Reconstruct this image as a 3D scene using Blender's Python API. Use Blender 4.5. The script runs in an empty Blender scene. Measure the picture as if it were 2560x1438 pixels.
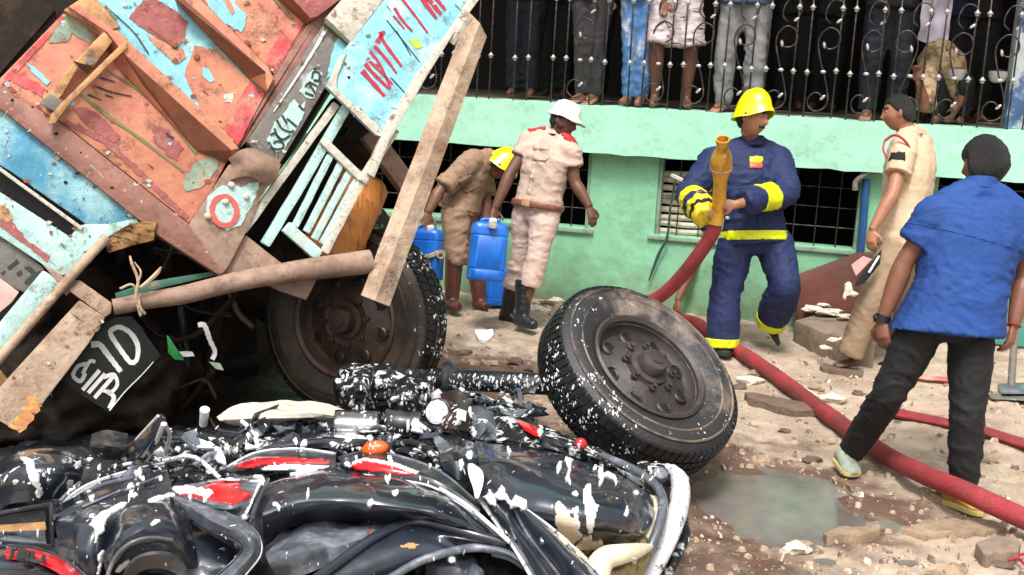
import bpy, bmesh, math, random
import numpy as np
from mathutils import Vector, Matrix, noise
from mathutils.bvhtree import BVHTree

sc = bpy.context.scene
COL = sc.collection
RND = random.Random(7)

# ------------------------------------------------------------------ camera
FPX, HCAM, ROLL = 2800.0, 1.95, 0.05
PITCH = math.atan(566 * math.cos(ROLL) / FPX)
cR = Vector((1, 0, 0))
cF = Vector((0, math.cos(PITCH), -math.sin(PITCH)))
cU = Vector((0, math.sin(PITCH), math.cos(PITCH)))
vR = cR * math.cos(ROLL) + cU * math.sin(ROLL)      # picture right
vU = -cR * math.sin(ROLL) + cU * math.cos(ROLL)     # picture up
CAM = Vector((0, 0, HCAM))
cam = bpy.data.objects.new('camera', bpy.data.cameras.new('camera'))
COL.objects.link(cam)
cam.matrix_world = Matrix(((vR.x, vU.x, -cF.x, 0), (vR.y, vU.y, -cF.y, 0), (vR.z, vU.z, -cF.z, HCAM), (0, 0, 0, 1)))
cam.data.sensor_width = 36
cam.data.lens = 36 * FPX / 2560
cam.data.clip_end = 600
cam.data.clip_start = 0.05
sc.camera = cam

# ------------------------------------------------------------------ light
SUN_EL, SUN_AZ = math.radians(62), math.radians(192)     # azimuth measured from +Y towards +X
w = bpy.data.worlds.new('World'); sc.world = w; w.use_nodes = True
nt = w.node_tree; nt.nodes.clear()
sky = nt.nodes.new('ShaderNodeTexSky'); sky.sky_type = 'NISHITA'; sky.sun_disc = False
sky.sun_elevation = SUN_EL; sky.sun_rotation = SUN_AZ
sky.air_density = 1.0; sky.dust_density = 7.0; sky.ozone_density = 1.0
hs = nt.nodes.new('ShaderNodeHueSaturation'); hs.inputs['Saturation'].default_value = 0.16
bg = nt.nodes.new('ShaderNodeBackground'); bg.inputs[1].default_value = 0.13
wo = nt.nodes.new('ShaderNodeOutputWorld')
nt.links.new(sky.outputs[0], hs.inputs['Color']); nt.links.new(hs.outputs[0], bg.inputs[0]); nt.links.new(bg.outputs[0], wo.inputs[0])
sl = bpy.data.lights.new('sun', 'SUN'); sl.energy = 1.8; sl.angle = math.radians(13); sl.color = (1, .975, .94)
so = bpy.data.objects.new('sun', sl); COL.objects.link(so)
sd = Vector((math.sin(SUN_AZ) * math.cos(SUN_EL), math.cos(SUN_AZ) * math.cos(SUN_EL), math.sin(SUN_EL)))
so.rotation_euler = sd.to_track_quat('Z', 'Y').to_euler()
vs = sc.view_settings
vs.view_transform = 'Standard'; vs.look = 'None'; vs.exposure = 0.72; vs.gamma = 1; vs.use_curve_mapping = False
sc.cycles.max_bounces = 6; sc.cycles.diffuse_bounces = 3; sc.cycles.glossy_bounces = 3
sc.cycles.use_denoising = True

# ------------------------------------------------------------------ rays and points
def ray(px, py):
    return vR * ((px - 1280) / FPX) + vU * (-(py - 719) / FPX) + cF
def P(px, py, d):                     # point seen at a pixel, d metres in front of the camera
    return CAM + ray(px, py) * d
def G(px, py, z=0.0):                 # point seen at a pixel on the level plane z
    r = ray(px, py)
    return CAM + r * ((z - HCAM) / r.z)
def gd(px, py, z=0.0):
    return (z - HCAM) / ray(px, py).z
def onpl(px, py, o, n):
    r = ray(px, py)
    return CAM + r * ((o - CAM).dot(n) / r.dot(n))
def cv(r, u, t):                      # direction given as right, up, towards the camera
    return (vR * r + vU * u - cF * t).normalized()

# ------------------------------------------------------------------ objects
def tag(o, label=None, cat=None, group=None, kind=None):
    if label: o['label'] = label
    if cat: o['category'] = cat
    if group: o['group'] = group
    if kind: o['kind'] = kind
    return o
def thing(name, label, cat, loc=(0, 0, 0), group=None):
    o = bpy.data.objects.new(name, None); COL.objects.link(o); o.location = loc
    o.empty_display_size = .1
    return tag(o, label, cat, group)
def wloc(o):
    v = Vector(o.location)
    while o.parent: o = o.parent; v = v + o.location if o.type == 'EMPTY' else v
    return v
def link(name, me, mat=None, parent=None, smooth=False, kind=None, label=None):
    o = bpy.data.objects.new(name, me); COL.objects.link(o)
    if mat and not me.materials: me.materials.append(mat)
    if smooth and len(me.polygons): me.polygons.foreach_set('use_smooth', [True] * len(me.polygons))
    if parent:
        o.parent = parent
        r = parent
        while r.parent: r = r.parent
        if parent.type == 'EMPTY': o.matrix_parent_inverse = Matrix.Translation(-Vector(parent.location))
    if kind: o['kind'] = kind
    if label: o['label'] = label
    return o
def film(top, bot, fs):                # a thin skin: top faces plus a rim down to the surface
    ec = {(a, b) for f in fs for a, b in zip(f, f[1:] + f[:1])}; rim = [(a, b) for a, b in ec if (b, a) not in ec]
    vs_ = list(top); ix = {}
    for a, b in rim:
        for q in (a, b):
            if q not in ix: ix[q] = len(vs_); vs_.append(bot[q])
    return mesh(vs_, list(fs) + [(a, ix[a], ix[b], b) for a, b in rim])
def mesh(vs_, fs):
    me = bpy.data.meshes.new('m'); me.from_pydata([tuple(v) for v in vs_], [], fs); me.validate(); me.update()
    return me
class MB:                              # collects shapes that make up one part
    def __init__(s): s.v = []; s.f = []
    def add(s, v, f):
        n = len(s.v); s.v += [tuple(q) for q in v]; s.f += [tuple(i + n for i in q) for q in f]
        return s
    def put(s, name, mat, parent=None, smooth=False, bevel=0, **k):
        me = mesh(s.v, s.f)
        bm = bmesh.new(); bm.from_mesh(me); bmesh.ops.recalc_face_normals(bm, faces=bm.faces)
        if bevel:
            es = [e for e in bm.edges if len(e.link_faces) == 2 and e.calc_face_angle(0) > .6]
            bmesh.ops.bevel(bm, geom=es, offset=bevel, segments=2, affect='EDGES', profile=.6, clamp_overlap=True)
        bm.to_mesh(me); bm.free()
        o = link(name, me, mat, parent, smooth, **k)
        if smooth or bevel:
            me.polygons.foreach_set('use_smooth', [True] * len(me.polygons))
            me.set_sharp_from_angle(angle=.7)
        return o

# ------------------------------------------------------------------ shapes (return verts, faces)
def prism(front, back):                # two matching outlines joined by sides
    n = len(front)
    v = list(front) + list(back)
    f = [tuple(range(n)), tuple(range(2 * n - 1, n - 1, -1))]
    for i in range(n):
        j = (i + 1) % n
        f.append((i, i + n, j + n, j))
    return v, f
def box(c, ax, ay, az):                # centre and three half-axis vectors
    c, ax, ay, az = map(Vector, (c, ax, ay, az))
    v = [c + ax * i + ay * j + az * k for k in (-1, 1) for i, j in ((-1, -1), (1, -1), (1, 1), (-1, 1))]
    return v, [(3, 2, 1, 0), (4, 5, 6, 7), (0, 1, 5, 4), (1, 2, 6, 5), (2, 3, 7, 6), (3, 0, 4, 7)]
def beam(a, b, w, h, up=(0, 0, 1)):
    a, b = Vector(a), Vector(b); t = (b - a); L = t.length; t.normalize()
    s = t.cross(Vector(up)).normalized(); u = s.cross(t)
    return box((a + b) / 2, t * L / 2, s * w / 2, u * h / 2)
def crom(pts, n):                      # smooth curve through points
    p = np.array([tuple(q) for q in pts], float)
    if len(p) == 2:
        t = np.linspace(0, 1, n)[:, None]; return p[0] * (1 - t) + p[1] * t
    seg = np.linalg.norm(np.diff(p, axis=0), axis=1) + 1e-9
    s = np.r_[0, np.cumsum(seg)]; q = np.linspace(0, s[-1], n)
    pe = np.vstack([2 * p[0] - p[1], p, 2 * p[-1] - p[-2]])
    i = np.clip(np.searchsorted(s, q, side='right') - 1, 0, len(seg) - 1)
    t = ((q - s[i]) / seg[i])[:, None]
    a, b, c, d = pe[i], pe[i + 1], pe[i + 2], pe[i + 3]
    return .5 * ((2 * b) + (c - a) * t + (2 * a - 5 * b + 4 * c - d) * t * t + (3 * b - a - 3 * c + d) * t ** 3)
def tube(pts, rad, n=8, seg=None, flat=None, cap=True):   # flat=(vector, ratio) squashes across a direction
    pts = [Vector(p) for p in pts]
    rr = rad if hasattr(rad, '__len__') else [rad] * len(pts)
    if seg:
        P4 = [(*p, r) for p, r in zip(pts, rr)]
        c = crom(P4, seg); pts = [Vector(q[:3]) for q in c]; rr = [max(1e-4, q[3]) for q in c]
    m = len(pts); v = []; f = []
    T = [(pts[min(i + 1, m - 1)] - pts[max(i - 1, 0)]).normalized() for i in range(m)]
    u = T[0].orthogonal().normalized()
    for i in range(m):
        u = (u - T[i] * u.dot(T[i])).normalized(); w_ = T[i].cross(u)
        for k in range(n):
            a = 2 * math.pi * k / n
            q = (u * math.cos(a) + w_ * math.sin(a)) * rr[i]
            if flat: q = q - flat[0] * (q.dot(flat[0]) * (1 - flat[1]))
            v.append(pts[i] + q)
    for i in range(m - 1):
        for k in range(n):
            k2 = (k + 1) % n
            f.append((i * n + k, i * n + k2, (i + 1) * n + k2, (i + 1) * n + k))
    if cap:
        f.append(tuple(range(n - 1, -1, -1))); f.append(tuple(range((m - 1) * n, m * n)))
    return v, f
def lathe(o, ax, prof, n=32, close=True):     # profile of (radius, distance along axis)
    o, ax = Vector(o), Vector(ax).normalized(); u = ax.orthogonal().normalized(); w_ = ax.cross(u)
    v = []; f = []; m = len(prof)
    for r, h in prof:
        for k in range(n):
            a = 2 * math.pi * k / n
            v.append(o + ax * h + (u * math.cos(a) + w_ * math.sin(a)) * r)
    for i in range(m - 1):
        for k in range(n):
            k2 = (k + 1) % n
            f.append((i * n + k, i * n + k2, (i + 1) * n + k2, (i + 1) * n + k))
    if close:
        f.append(tuple(range(n - 1, -1, -1))); f.append(tuple(range((m - 1) * n, m * n)))
    return v, f
def ellip(c, ax, ay, az, nu=16, nv=10):
    c, ax, ay, az = map(Vector, (c, ax, ay, az)); v = [c + az]; f = []
    for i in range(1, nv):
        t = math.pi * i / nv
        for k in range(nu):
            a = 2 * math.pi * k / nu
            v.append(c + az * math.cos(t) + (ax * math.cos(a) + ay * math.sin(a)) * math.sin(t))
    v.append(c - az); L = len(v) - 1
    for k in range(nu):
        k2 = (k + 1) % nu
        f.append((0, 1 + k, 1 + k2)); f.append((L, L - nu + k2, L - nu + k))
        for i in range(nv - 2):
            a = 1 + i * nu
            f.append((a + k, a + nu + k, a + nu + k2, a + k2))
    return v, f
def sheet(rows, nu=24, nv=16, thick=.012, wob=0.0, ws=6, seed=0):   # smooth skin through rows of points, with thickness
    R = [crom(r, nu) for r in rows]
    g = np.stack([crom([R[j][i] for j in range(len(R))], nv) for i in range(nu)], 1)   # nv,nu,3
    du = np.gradient(g, axis=1); dv = np.gradient(g, axis=0)
    N = np.cross(du, dv); N /= (np.linalg.norm(N, axis=2, keepdims=True) + 1e-9)
    mid = g[nv // 2, nu // 2]; s = 1 if np.dot(N[nv // 2, nu // 2], np.array(CAM) - mid) > 0 else -1
    N = N * s
    if wob:
        h = np.array([[noise.noise(Vector(q) * ws + Vector((seed, 0, 0))) + .7 * (.35 - abs(noise.noise(Vector(q) * ws * 1.7 + Vector((0, seed, 3))))) for q in row] for row in g])
        g = g + N * (h * wob)[..., None]
    a = g.reshape(-1, 3); b = (g - N * thick).reshape(-1, 3); n = nu * nv
    f = []
    for j in range(nv - 1):
        for i in range(nu - 1):
            q = (j * nu + i, j * nu + i + 1, (j + 1) * nu + i + 1, (j + 1) * nu + i)
            f.append(q); f.append(tuple(x + n for x in reversed(q)))
    edge = [i for i in range(nu)] + [j * nu + nu - 1 for j in range(1, nv)] + [(nv - 1) * nu + i for i in range(nu - 2, -1, -1)] + [j * nu for j in range(nv - 2, 0, -1)]
    for k in range(len(edge)):
        p_, q_ = edge[k], edge[(k + 1) % len(edge)]
        f.append((p_, p_ + n, q_ + n, q_))
    return np.vstack([a, b]), f
def rock(c, s, seed, flat=.7, n=2):
    bm = bmesh.new(); bmesh.ops.create_icosphere(bm, subdivisions=n, radius=1)
    o = Vector((seed * 3.7, seed * 1.3, 0)); v = []
    for q in bm.verts:
        p = q.co.copy(); k = .75 + .55 * noise.noise(p * 1.1 + o) + .25 * noise.noise(p * 2.7 + o)
        p = p * k; p.x = round(p.x * 2.2) / 2.2 * .45 + p.x * .55
        v.append(Vector(c) + Vector((p.x * s[0], p.y * s[1], p.z * s[2] * flat)))
    f = [tuple(x.index for x in fc.verts) for fc in bm.faces]; bm.free()
    return v, f

# ------------------------------------------------------------------ materials
def C(r, g, b, k=1.0):
    return tuple(k * ((c / 255) / 12.92 if c / 255 < .04045 else ((c / 255 + .055) / 1.055) ** 2.4) for c in (r, g, b))
def M(name, col, rough=.6, metal=0.0, c2=None, amt=.3, scale=5, soft=.06, speck=None, samt=.25, sscale=40, bump=.15, bscale=25, var=.15, coat=0, spec=.5, stretch=None, r2=None, attr=None, ak=1.0, grime=0.0, gcol=(.06, .04, .03), gscale=9):
    m = bpy.data.materials.new(name); m.use_nodes = True; t = m.node_tree; N = t.nodes; Lk = t.links
    b = N['Principled BSDF']
    b.inputs['Metallic'].default_value = metal; b.inputs['Roughness'].default_value = rough
    b.inputs['Coat Weight'].default_value = coat; b.inputs['Coat Roughness'].default_value = .07; b.inputs['Specular IOR Level'].default_value = spec
    tc = N.new('ShaderNodeTexCoord'); mp = N.new('ShaderNodeMapping'); Lk.new(tc.outputs['Object'], mp.inputs[0])
    if stretch: mp.inputs['Scale'].default_value = stretch
    def nz(sc_, det=6, ro=.6):
        q = N.new('ShaderNodeTexNoise'); q.inputs['Scale'].default_value = sc_; q.inputs['Detail'].default_value = det; q.inputs['Roughness'].default_value = ro
        Lk.new(mp.outputs[0], q.inputs['Vector']); return q
    def thr(q, a, s):
        r = N.new('ShaderNodeMapRange'); r.interpolation_type = 'SMOOTHSTEP'; c = .5 + (.5 - a) * .55
        r.inputs[1].default_value = c - s; r.inputs[2].default_value = c + s; Lk.new(q.outputs[0], r.inputs[0]); return r
    def mix(fac, a, b_, mode='MIX'):
        x = N.new('ShaderNodeMix'); x.data_type = 'RGBA'; x.blend_type = mode
        if hasattr(fac, 'outputs'): Lk.new(fac.outputs[0], x.inputs[0])
        else: x.inputs[0].default_value = fac
        for i, s_ in ((6, a), (7, b_)):
            if hasattr(s_, 'links'): Lk.new(s_, x.inputs[i])
            else: x.inputs[i].default_value = (*s_, 1)
        return x.outputs[2]
    cur = tuple(col)
    if c2 is not None:
        nq = nz(scale, 8, .65)
        if attr:
            av = N.new('ShaderNodeAttribute'); av.attribute_name = attr; ma = N.new('ShaderNodeMath'); ma.operation = 'MULTIPLY_ADD'; ma.inputs[1].default_value = ak
            Lk.new(av.outputs['Fac'], ma.inputs[0]); Lk.new(nq.outputs[0], ma.inputs[2]); nq = ma
        t2 = thr(nq, amt, soft)
        cur = mix(t2, cur, c2)
        if r2 is not None:
            rm = N.new('ShaderNodeMapRange'); rm.inputs[3].default_value = rough; rm.inputs[4].default_value = r2
            Lk.new(t2.outputs[0], rm.inputs[0]); Lk.new(rm.outputs[0], b.inputs['Roughness'])
    if speck is not None:
        cur = mix(thr(nz(sscale, 4, .7), samt, .05), cur, speck)
    if grime:
        g1 = nz(gscale, 10, .72); g2 = nz(gscale * 7, 4, .75); mm = N.new('ShaderNodeMath'); mm.operation = 'MULTIPLY_ADD'; mm.inputs[1].default_value = .5
        Lk.new(g2.outputs[0], mm.inputs[0]); Lk.new(g1.outputs[0], mm.inputs[2])
        gr_ = N.new('ShaderNodeMapRange'); gr_.interpolation_type = 'SMOOTHSTEP'; gr_.inputs[1].default_value = .74; gr_.inputs[2].default_value = .98; gr_.inputs[4].default_value = grime
        Lk.new(mm.outputs[0], gr_.inputs[0]); cur = mix(gr_, cur, gcol)
    if var:
        vn = nz(scale * 3.3, 5); vr = N.new('ShaderNodeMapRange'); vr.inputs[1].default_value = .3; vr.inputs[2].default_value = .7
        vr.inputs[3].default_value = 1 - var; vr.inputs[4].default_value = 1 + var; Lk.new(vn.outputs[0], vr.inputs[0])
        hv = N.new('ShaderNodeHueSaturation'); Lk.new(vr.outputs[0], hv.inputs['Value'])
        if hasattr(cur, 'links'): Lk.new(cur, hv.inputs['Color'])
        else: hv.inputs['Color'].default_value = (*cur, 1)
        cur = hv.outputs[0]
    if hasattr(cur, 'links'): Lk.new(cur, b.inputs['Base Color'])
    else: b.inputs['Base Color'].default_value = (*cur, 1)
    if bump and grime:
        dn = nz(3.2, 3, .5); b0 = N.new('ShaderNodeBump'); b0.inputs['Strength'].default_value = .5; b0.inputs['Distance'].default_value = .05; Lk.new(dn.outputs[0], b0.inputs['Height'])
    if bump:
        bn = nz(bscale, 6, .65); bp = N.new('ShaderNodeBump'); bp.inputs['Strength'].default_value = bump; bp.inputs['Distance'].default_value = .02
        Lk.new(bn.outputs[0], bp.inputs['Height'])
        if grime: Lk.new(b0.outputs[0], bp.inputs['Normal'])
        Lk.new(bp.outputs[0], b.inputs['Normal'])
    return m
RUST = C(110, 70, 45); DIRT = C(150, 115, 90); DK = C(40, 34, 30)
MT = dict(
    salmon=M('salmon_paint', C(206, 140, 108, .9), .55, c2=C(198, 116, 98, .9), amt=.42, scale=4, soft=.14, speck=C(120, 78, 60), samt=.12, sscale=70, bump=.2, grime=.75),
    skyblue=M('sky_blue_paint', C(140, 210, 225, .9), .5, c2=C(184, 214, 210), amt=.35, scale=5, soft=.1, speck=C(110, 96, 80), samt=.15, sscale=45, grime=.6, bump=.2),
    blue=M('weathered_blue_paint', C(80, 150, 180, .9), .55, c2=C(150, 195, 200), amt=.45, scale=3.5, soft=.12, speck=C(80, 80, 75), samt=.16, sscale=40, bump=.35, grime=.7, gscale=6),
    paleblue=M('pale_blue_paint', C(178, 212, 205, .9), .55, c2=C(195, 165, 145), amt=.25, scale=5, soft=.1, speck=C(80, 68, 55), samt=.16, sscale=45, bump=.3, grime=.75, gscale=12),
    red=M('red_paint', C(214, 84, 88, .85), .5, c2=C(210, 138, 116), amt=.4, scale=8, soft=.1, speck=C(190, 120, 105), samt=.15, grime=.7, bump=.2),
    maroon=M('maroon_primer', C(166, 96, 92, .85), .75, c2=C(196, 132, 112, .85), amt=.3, scale=9, soft=.05, speck=C(200, 140, 135), samt=.2, sscale=55, bump=.5, grime=.5),
    rail=M('brown_rail_paint', C(160, 112, 98, .85), .6, c2=C(110, 78, 66), amt=.35, scale=4, soft=.15, speck=C(70, 50, 45), samt=.12, bump=.3, grime=.6),
    ribside=M('orange_brown_steel', C(150, 88, 62, .8), .6, c2=C(105, 66, 50), amt=.4, scale=5, soft=.15),
    beam=M('weathered_timber', C(196, 170, 145, .85), .75, c2=C(150, 122, 100), amt=.4, scale=5, soft=.12, speck=C(90, 72, 60), samt=.17, sscale=30, bump=.5, grime=.7, gscale=8),
    beam2=M('muddy_steel', C(170, 140, 120, .8), .7, c2=C(125, 98, 82), amt=.4, scale=6, soft=.15, speck=C(80, 65, 55), samt=.15, sscale=35, bump=.35, grime=.6, gscale=7),
    rustwhite=M('chipped_white_paint', C(205, 200, 185, .85), .65, c2=C(130, 100, 80), amt=.3, scale=14, soft=.06, speck=C(70, 55, 45), samt=.25, sscale=50, bump=.5),
    greypost=M('grey_steel_paint', C(120, 115, 108, .8), .6, c2=C(165, 160, 150), amt=.3, scale=8, soft=.08, speck=C(60, 50, 42), samt=.2, sscale=50, bump=.35),
    ochre=M('ochre_latch_steel', C(196, 150, 98, .85), .55, c2=C(146, 104, 70), amt=.4, scale=9, soft=.1, grime=.6, speck=C(80, 50, 35), samt=.17, bump=.25),
    white=M('white_lettering', C(225, 222, 215, .85), .6, speck=C(120, 115, 105), samt=.18, sscale=60),
    inkred=M('crimson_lettering', C(190, 45, 70, .85), .55),
    inkblk=M('black_lettering', C(45, 50, 50, .8), .6),
    redring=M('faded_red_lettering', C(205, 95, 85, .85), .6),
    green=M('green_paint_line', C(120, 130, 80, .8), .6),
    teal=M('sea_green_patch', C(148, 170, 146, .8), .6, c2=C(200, 150, 125, .85), amt=.3, scale=7, soft=.12, var=.2, grime=.6, bump=.2),
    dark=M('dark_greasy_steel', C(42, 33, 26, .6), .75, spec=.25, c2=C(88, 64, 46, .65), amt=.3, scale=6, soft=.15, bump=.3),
    soot=M('black_rubber_sheet', C(22, 24, 23, .5), .5, c2=C(40, 38, 34, .5), amt=.25, scale=7, bump=.25),
    rubber=M('tyre_rubber', C(26, 26, 28, .6), .42, c2=C(60, 58, 55, .7), amt=.22, scale=9, soft=.12, bump=.25, bscale=60),
    rubberdust=M('dusty_tyre_rubber', C(46, 44, 46, .8), .5, c2=C(150, 132, 118, .8), amt=.5, scale=6, soft=.16, attr='dust', ak=.42, speck=C(205, 200, 198, .8), samt=.17, sscale=16, bump=.3, bscale=50),
    mudrubber=M('muddy_tyre_rubber', C(46, 39, 33, .75), .6, c2=C(104, 86, 66, .75), amt=.45, scale=4, soft=.2, bump=.25, bscale=50),
    rim=M('rusty_rim_steel', C(68, 60, 58, .65), .5, .1, c2=C(98, 86, 80, .65), amt=.35, scale=7, soft=.15, bump=.25),
    rimdk=M('oily_rim_steel', C(82, 64, 54, .75), .38, .2, c2=C(118, 94, 76, .75), amt=.35, scale=6, soft=.15, bump=.3),
    black=M('glossy_black_plastic', C(34, 40, 52, .65), .24, c2=C(54, 61, 74, .7), amt=.4, scale=4, soft=.2, speck=C(150, 148, 144, .7), samt=.0, sscale=70, bump=.05, bscale=11, coat=.8, var=.1, r2=.4),
    blackmat=M('scuffed_black_plastic', C(34, 36, 40, .7), .38, c2=C(80, 84, 90, .7), amt=.3, scale=8, soft=.15, bump=.15, coat=.2),
    greypl=M('scratched_grey_plastic', C(95, 100, 110, .7), .35, c2=C(150, 155, 165, .7), amt=.35, scale=12, soft=.12, bump=.2, coat=.3),
    chrome=M('chrome', C(200, 200, 205, .8), .12, 1.0, c2=C(90, 75, 65), amt=.25, scale=6, soft=.2, bump=.05),
    fairred=M('red_decal', C(205, 24, 34, .85), .22, coat=.5, var=.12, bump=.02),
    foam=M('white_foam', C(236, 236, 234, .8), .6, c2=C(190, 192, 194, .75), amt=.3, scale=30, soft=.15, bump=.2, bscale=60, var=.06),
    cream=M('cream_padding', C(226, 212, 184, .85), .6, bump=.25, var=.1),
    fibre=M('yellow_fibre', C(180, 165, 115, .8), .85, c2=C(120, 110, 80), amt=.4, scale=40, bump=.8, bscale=90),
    orange=M('orange_plastic', C(225, 95, 30, .85), .35, coat=.3),
    drum=M('orange_drum', C(228, 150, 72, .9), .5, c2=C(165, 85, 45), amt=.4, scale=3, soft=.08, stretch=(7, 7, 1.2), bump=.15),
    bluecan=M('blue_plastic', C(20, 100, 200, .85), .32, c2=C(35, 115, 210), amt=.4, scale=4, soft=.2, bump=.05),
    mint=M('mint_wall_paint', C(172, 228, 200, .92), .7, grime=.4, gcol=(.2, .3, .2), gscale=4, c2=C(158, 222, 190, .92), amt=.4, scale=1.6, soft=.2, speck=C(120, 160, 130), samt=.07, sscale=25, bump=.15, bscale=12, var=.06),
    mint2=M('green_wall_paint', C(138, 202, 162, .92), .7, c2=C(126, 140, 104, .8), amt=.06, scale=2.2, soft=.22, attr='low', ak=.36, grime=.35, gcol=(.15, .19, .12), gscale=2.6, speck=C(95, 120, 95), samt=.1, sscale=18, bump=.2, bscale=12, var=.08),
    sill=M('pale_sill', C(150, 180, 155, .8), .75, c2=C(120, 130, 115), amt=.35, bump=.3),
    iron=M('painted_iron', C(58, 53, 51, .75), .4, .3, c2=C(120, 95, 82), amt=.35, scale=16, soft=.1, bump=.15),
    knob=M('silver_paint', C(195, 192, 188, .85), .35, .3, bump=.1),
    brownwall=M('brown_wall_paint', C(122, 72, 60, .8), .7, c2=C(95, 62, 52), amt=.4, scale=2.5, soft=.2, bump=.2),
    concrete=M('broken_concrete', C(150, 130, 112, .8), .9, c2=C(110, 92, 78), amt=.4, scale=6, soft=.12, bump=.6, bscale=18),
    plaster=M('pale_plaster', C(220, 208, 190, .85), .85, c2=C(170, 150, 128), amt=.3, scale=12, bump=.5),
    stone=M('field_stone', C(176, 150, 122, .8), .85, c2=C(130, 108, 88), amt=.4, scale=7, soft=.15, bump=.5),
    stonedk=M('dark_stone', C(105, 86, 74, .8), .85, c2=C(140, 118, 98), amt=.3, scale=8, bump=.5),
    wood=M('old_plank', C(130, 108, 88, .8), .8, c2=C(90, 72, 58), amt=.45, scale=5, soft=.1, stretch=(2, 12, 12), bump=.5),
    hose=M('red_fire_hose', C(172, 54, 62, .82), .65, c2=C(128, 52, 52, .8), amt=.42, scale=5, soft=.15, speck=C(176, 128, 112), samt=.14, sscale=45, bump=.6, bscale=110, grime=.5),
    brass=M('brass_nozzle', C(226, 172, 66, .9), .38, .35, c2=C(150, 105, 45), amt=.3, scale=8, bump=.1),
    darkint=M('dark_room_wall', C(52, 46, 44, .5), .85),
)
# ------------------------------------------------------------------ ground
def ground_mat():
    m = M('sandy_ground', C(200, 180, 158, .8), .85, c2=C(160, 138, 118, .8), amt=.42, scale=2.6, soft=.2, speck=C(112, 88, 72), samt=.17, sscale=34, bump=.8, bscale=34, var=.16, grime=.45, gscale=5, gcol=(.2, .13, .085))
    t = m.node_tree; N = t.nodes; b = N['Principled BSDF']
    at = N.new('ShaderNodeAttribute'); at.attribute_name = 'wet_shade'
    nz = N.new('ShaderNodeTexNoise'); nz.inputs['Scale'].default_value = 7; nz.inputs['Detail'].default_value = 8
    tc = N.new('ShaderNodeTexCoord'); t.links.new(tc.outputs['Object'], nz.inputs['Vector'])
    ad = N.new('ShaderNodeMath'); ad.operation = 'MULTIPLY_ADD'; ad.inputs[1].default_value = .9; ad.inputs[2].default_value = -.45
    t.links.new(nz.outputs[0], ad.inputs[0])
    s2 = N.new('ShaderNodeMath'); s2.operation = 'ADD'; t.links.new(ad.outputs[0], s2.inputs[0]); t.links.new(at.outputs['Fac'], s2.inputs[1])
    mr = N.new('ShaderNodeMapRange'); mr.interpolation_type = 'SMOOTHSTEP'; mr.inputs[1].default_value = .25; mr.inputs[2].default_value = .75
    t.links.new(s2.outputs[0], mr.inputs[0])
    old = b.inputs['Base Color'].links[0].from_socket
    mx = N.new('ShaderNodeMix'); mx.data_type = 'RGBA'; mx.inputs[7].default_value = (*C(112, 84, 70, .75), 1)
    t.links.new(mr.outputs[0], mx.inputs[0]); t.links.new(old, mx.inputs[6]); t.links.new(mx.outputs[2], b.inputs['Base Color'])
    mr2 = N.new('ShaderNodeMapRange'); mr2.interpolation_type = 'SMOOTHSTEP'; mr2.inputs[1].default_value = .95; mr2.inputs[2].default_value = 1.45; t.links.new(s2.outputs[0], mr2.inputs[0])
    mx2 = N.new('ShaderNodeMix'); mx2.data_type = 'RGBA'; mx2.inputs[7].default_value = (*C(52, 40, 34, .7), 1)  # darkest mud tone; under the truck it also carries painted shade
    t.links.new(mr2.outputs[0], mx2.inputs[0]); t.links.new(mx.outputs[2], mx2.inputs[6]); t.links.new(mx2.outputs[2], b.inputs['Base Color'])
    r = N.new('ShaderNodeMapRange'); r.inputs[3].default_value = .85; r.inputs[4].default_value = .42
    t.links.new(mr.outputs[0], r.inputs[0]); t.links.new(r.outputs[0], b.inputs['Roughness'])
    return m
PUD = G(1925, 1245)
wet_shade_spots = [(PUD, .62, 1.15), (G(1850, 1400), .5, .72), (G(2120, 1300), .35, .8), (G(1960, 1120), .4, .5), (G(1700, 1120), .6, .8), (G(1500, 1180), 1.0, .9), (G(850, 1090), 1.0, 2.0), (G(300, 1100), 1.5, 2.2), (G(700, 960), 1.2, 2.0), (G(1250, 930), .7, .75), (G(1700, 1330), .45, .7), (G(2230, 1270), .3, .75), (G(1300, 860), .5, .35)]  # wet mud; the strongest spots also paint shade under the truck
def puddle_d(x, y):
    dx, dy = x - PUD.x, y - PUD.y
    return math.sqrt((dx / .36) ** 2 + (dy / .40) ** 2) + .22 * noise.noise(Vector((x * 2.6, y * 2.6, 4))) + .12 * noise.noise(Vector((x * 9, y * 9, 7)))
def gz(x, y):
    h = .022 * noise.noise(Vector((x * .9, y * .9, 0))) + .018 * (abs(noise.noise(Vector((x * 3.1, y * 3.1, 5)))) * 2 - .6) + .014 * noise.noise(Vector((x * 10, y * 10, 9))) + .005 * noise.noise(Vector((x * 27, y * 27, 2)))
    return h - .06 * max(0, min(1, 1.35 - puddle_d(x, y)))
def axis(lo, hi, st, far):
    c = list(np.arange(lo, hi + 1e-6, st)); k = st
    a, b = c[0], c[-1]; L, R = [], []
    while b < far: k *= 1.35; b += k; R.append(b)
    k = st
    while a > -far: k *= 1.35; a -= k; L.append(a)
    return L[::-1] + c + R
gx, gy = axis(-3.4, 4.6, .034, 160), axis(3.6, 10, .034, 160)
gv, gw = [], []
for y in gy:
    for x in gx:
        near = -4 < x < 5.4 and 3 < y < 10.6
        gv.append((x, y, gz(x, y) if near else 0.02 * noise.noise(Vector((x * .3, y * .3, 0)))))
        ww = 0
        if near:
            for c, r, k in wet_shade_spots:
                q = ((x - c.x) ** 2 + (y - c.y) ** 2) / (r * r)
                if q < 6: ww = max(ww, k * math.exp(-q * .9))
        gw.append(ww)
nx = len(gx)
gf = [(j * nx + i, j * nx + i + 1, (j + 1) * nx + i + 1, (j + 1) * nx + i) for j in range(len(gy) - 1) for i in range(nx - 1)]
gm = mesh(gv, gf)
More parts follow.
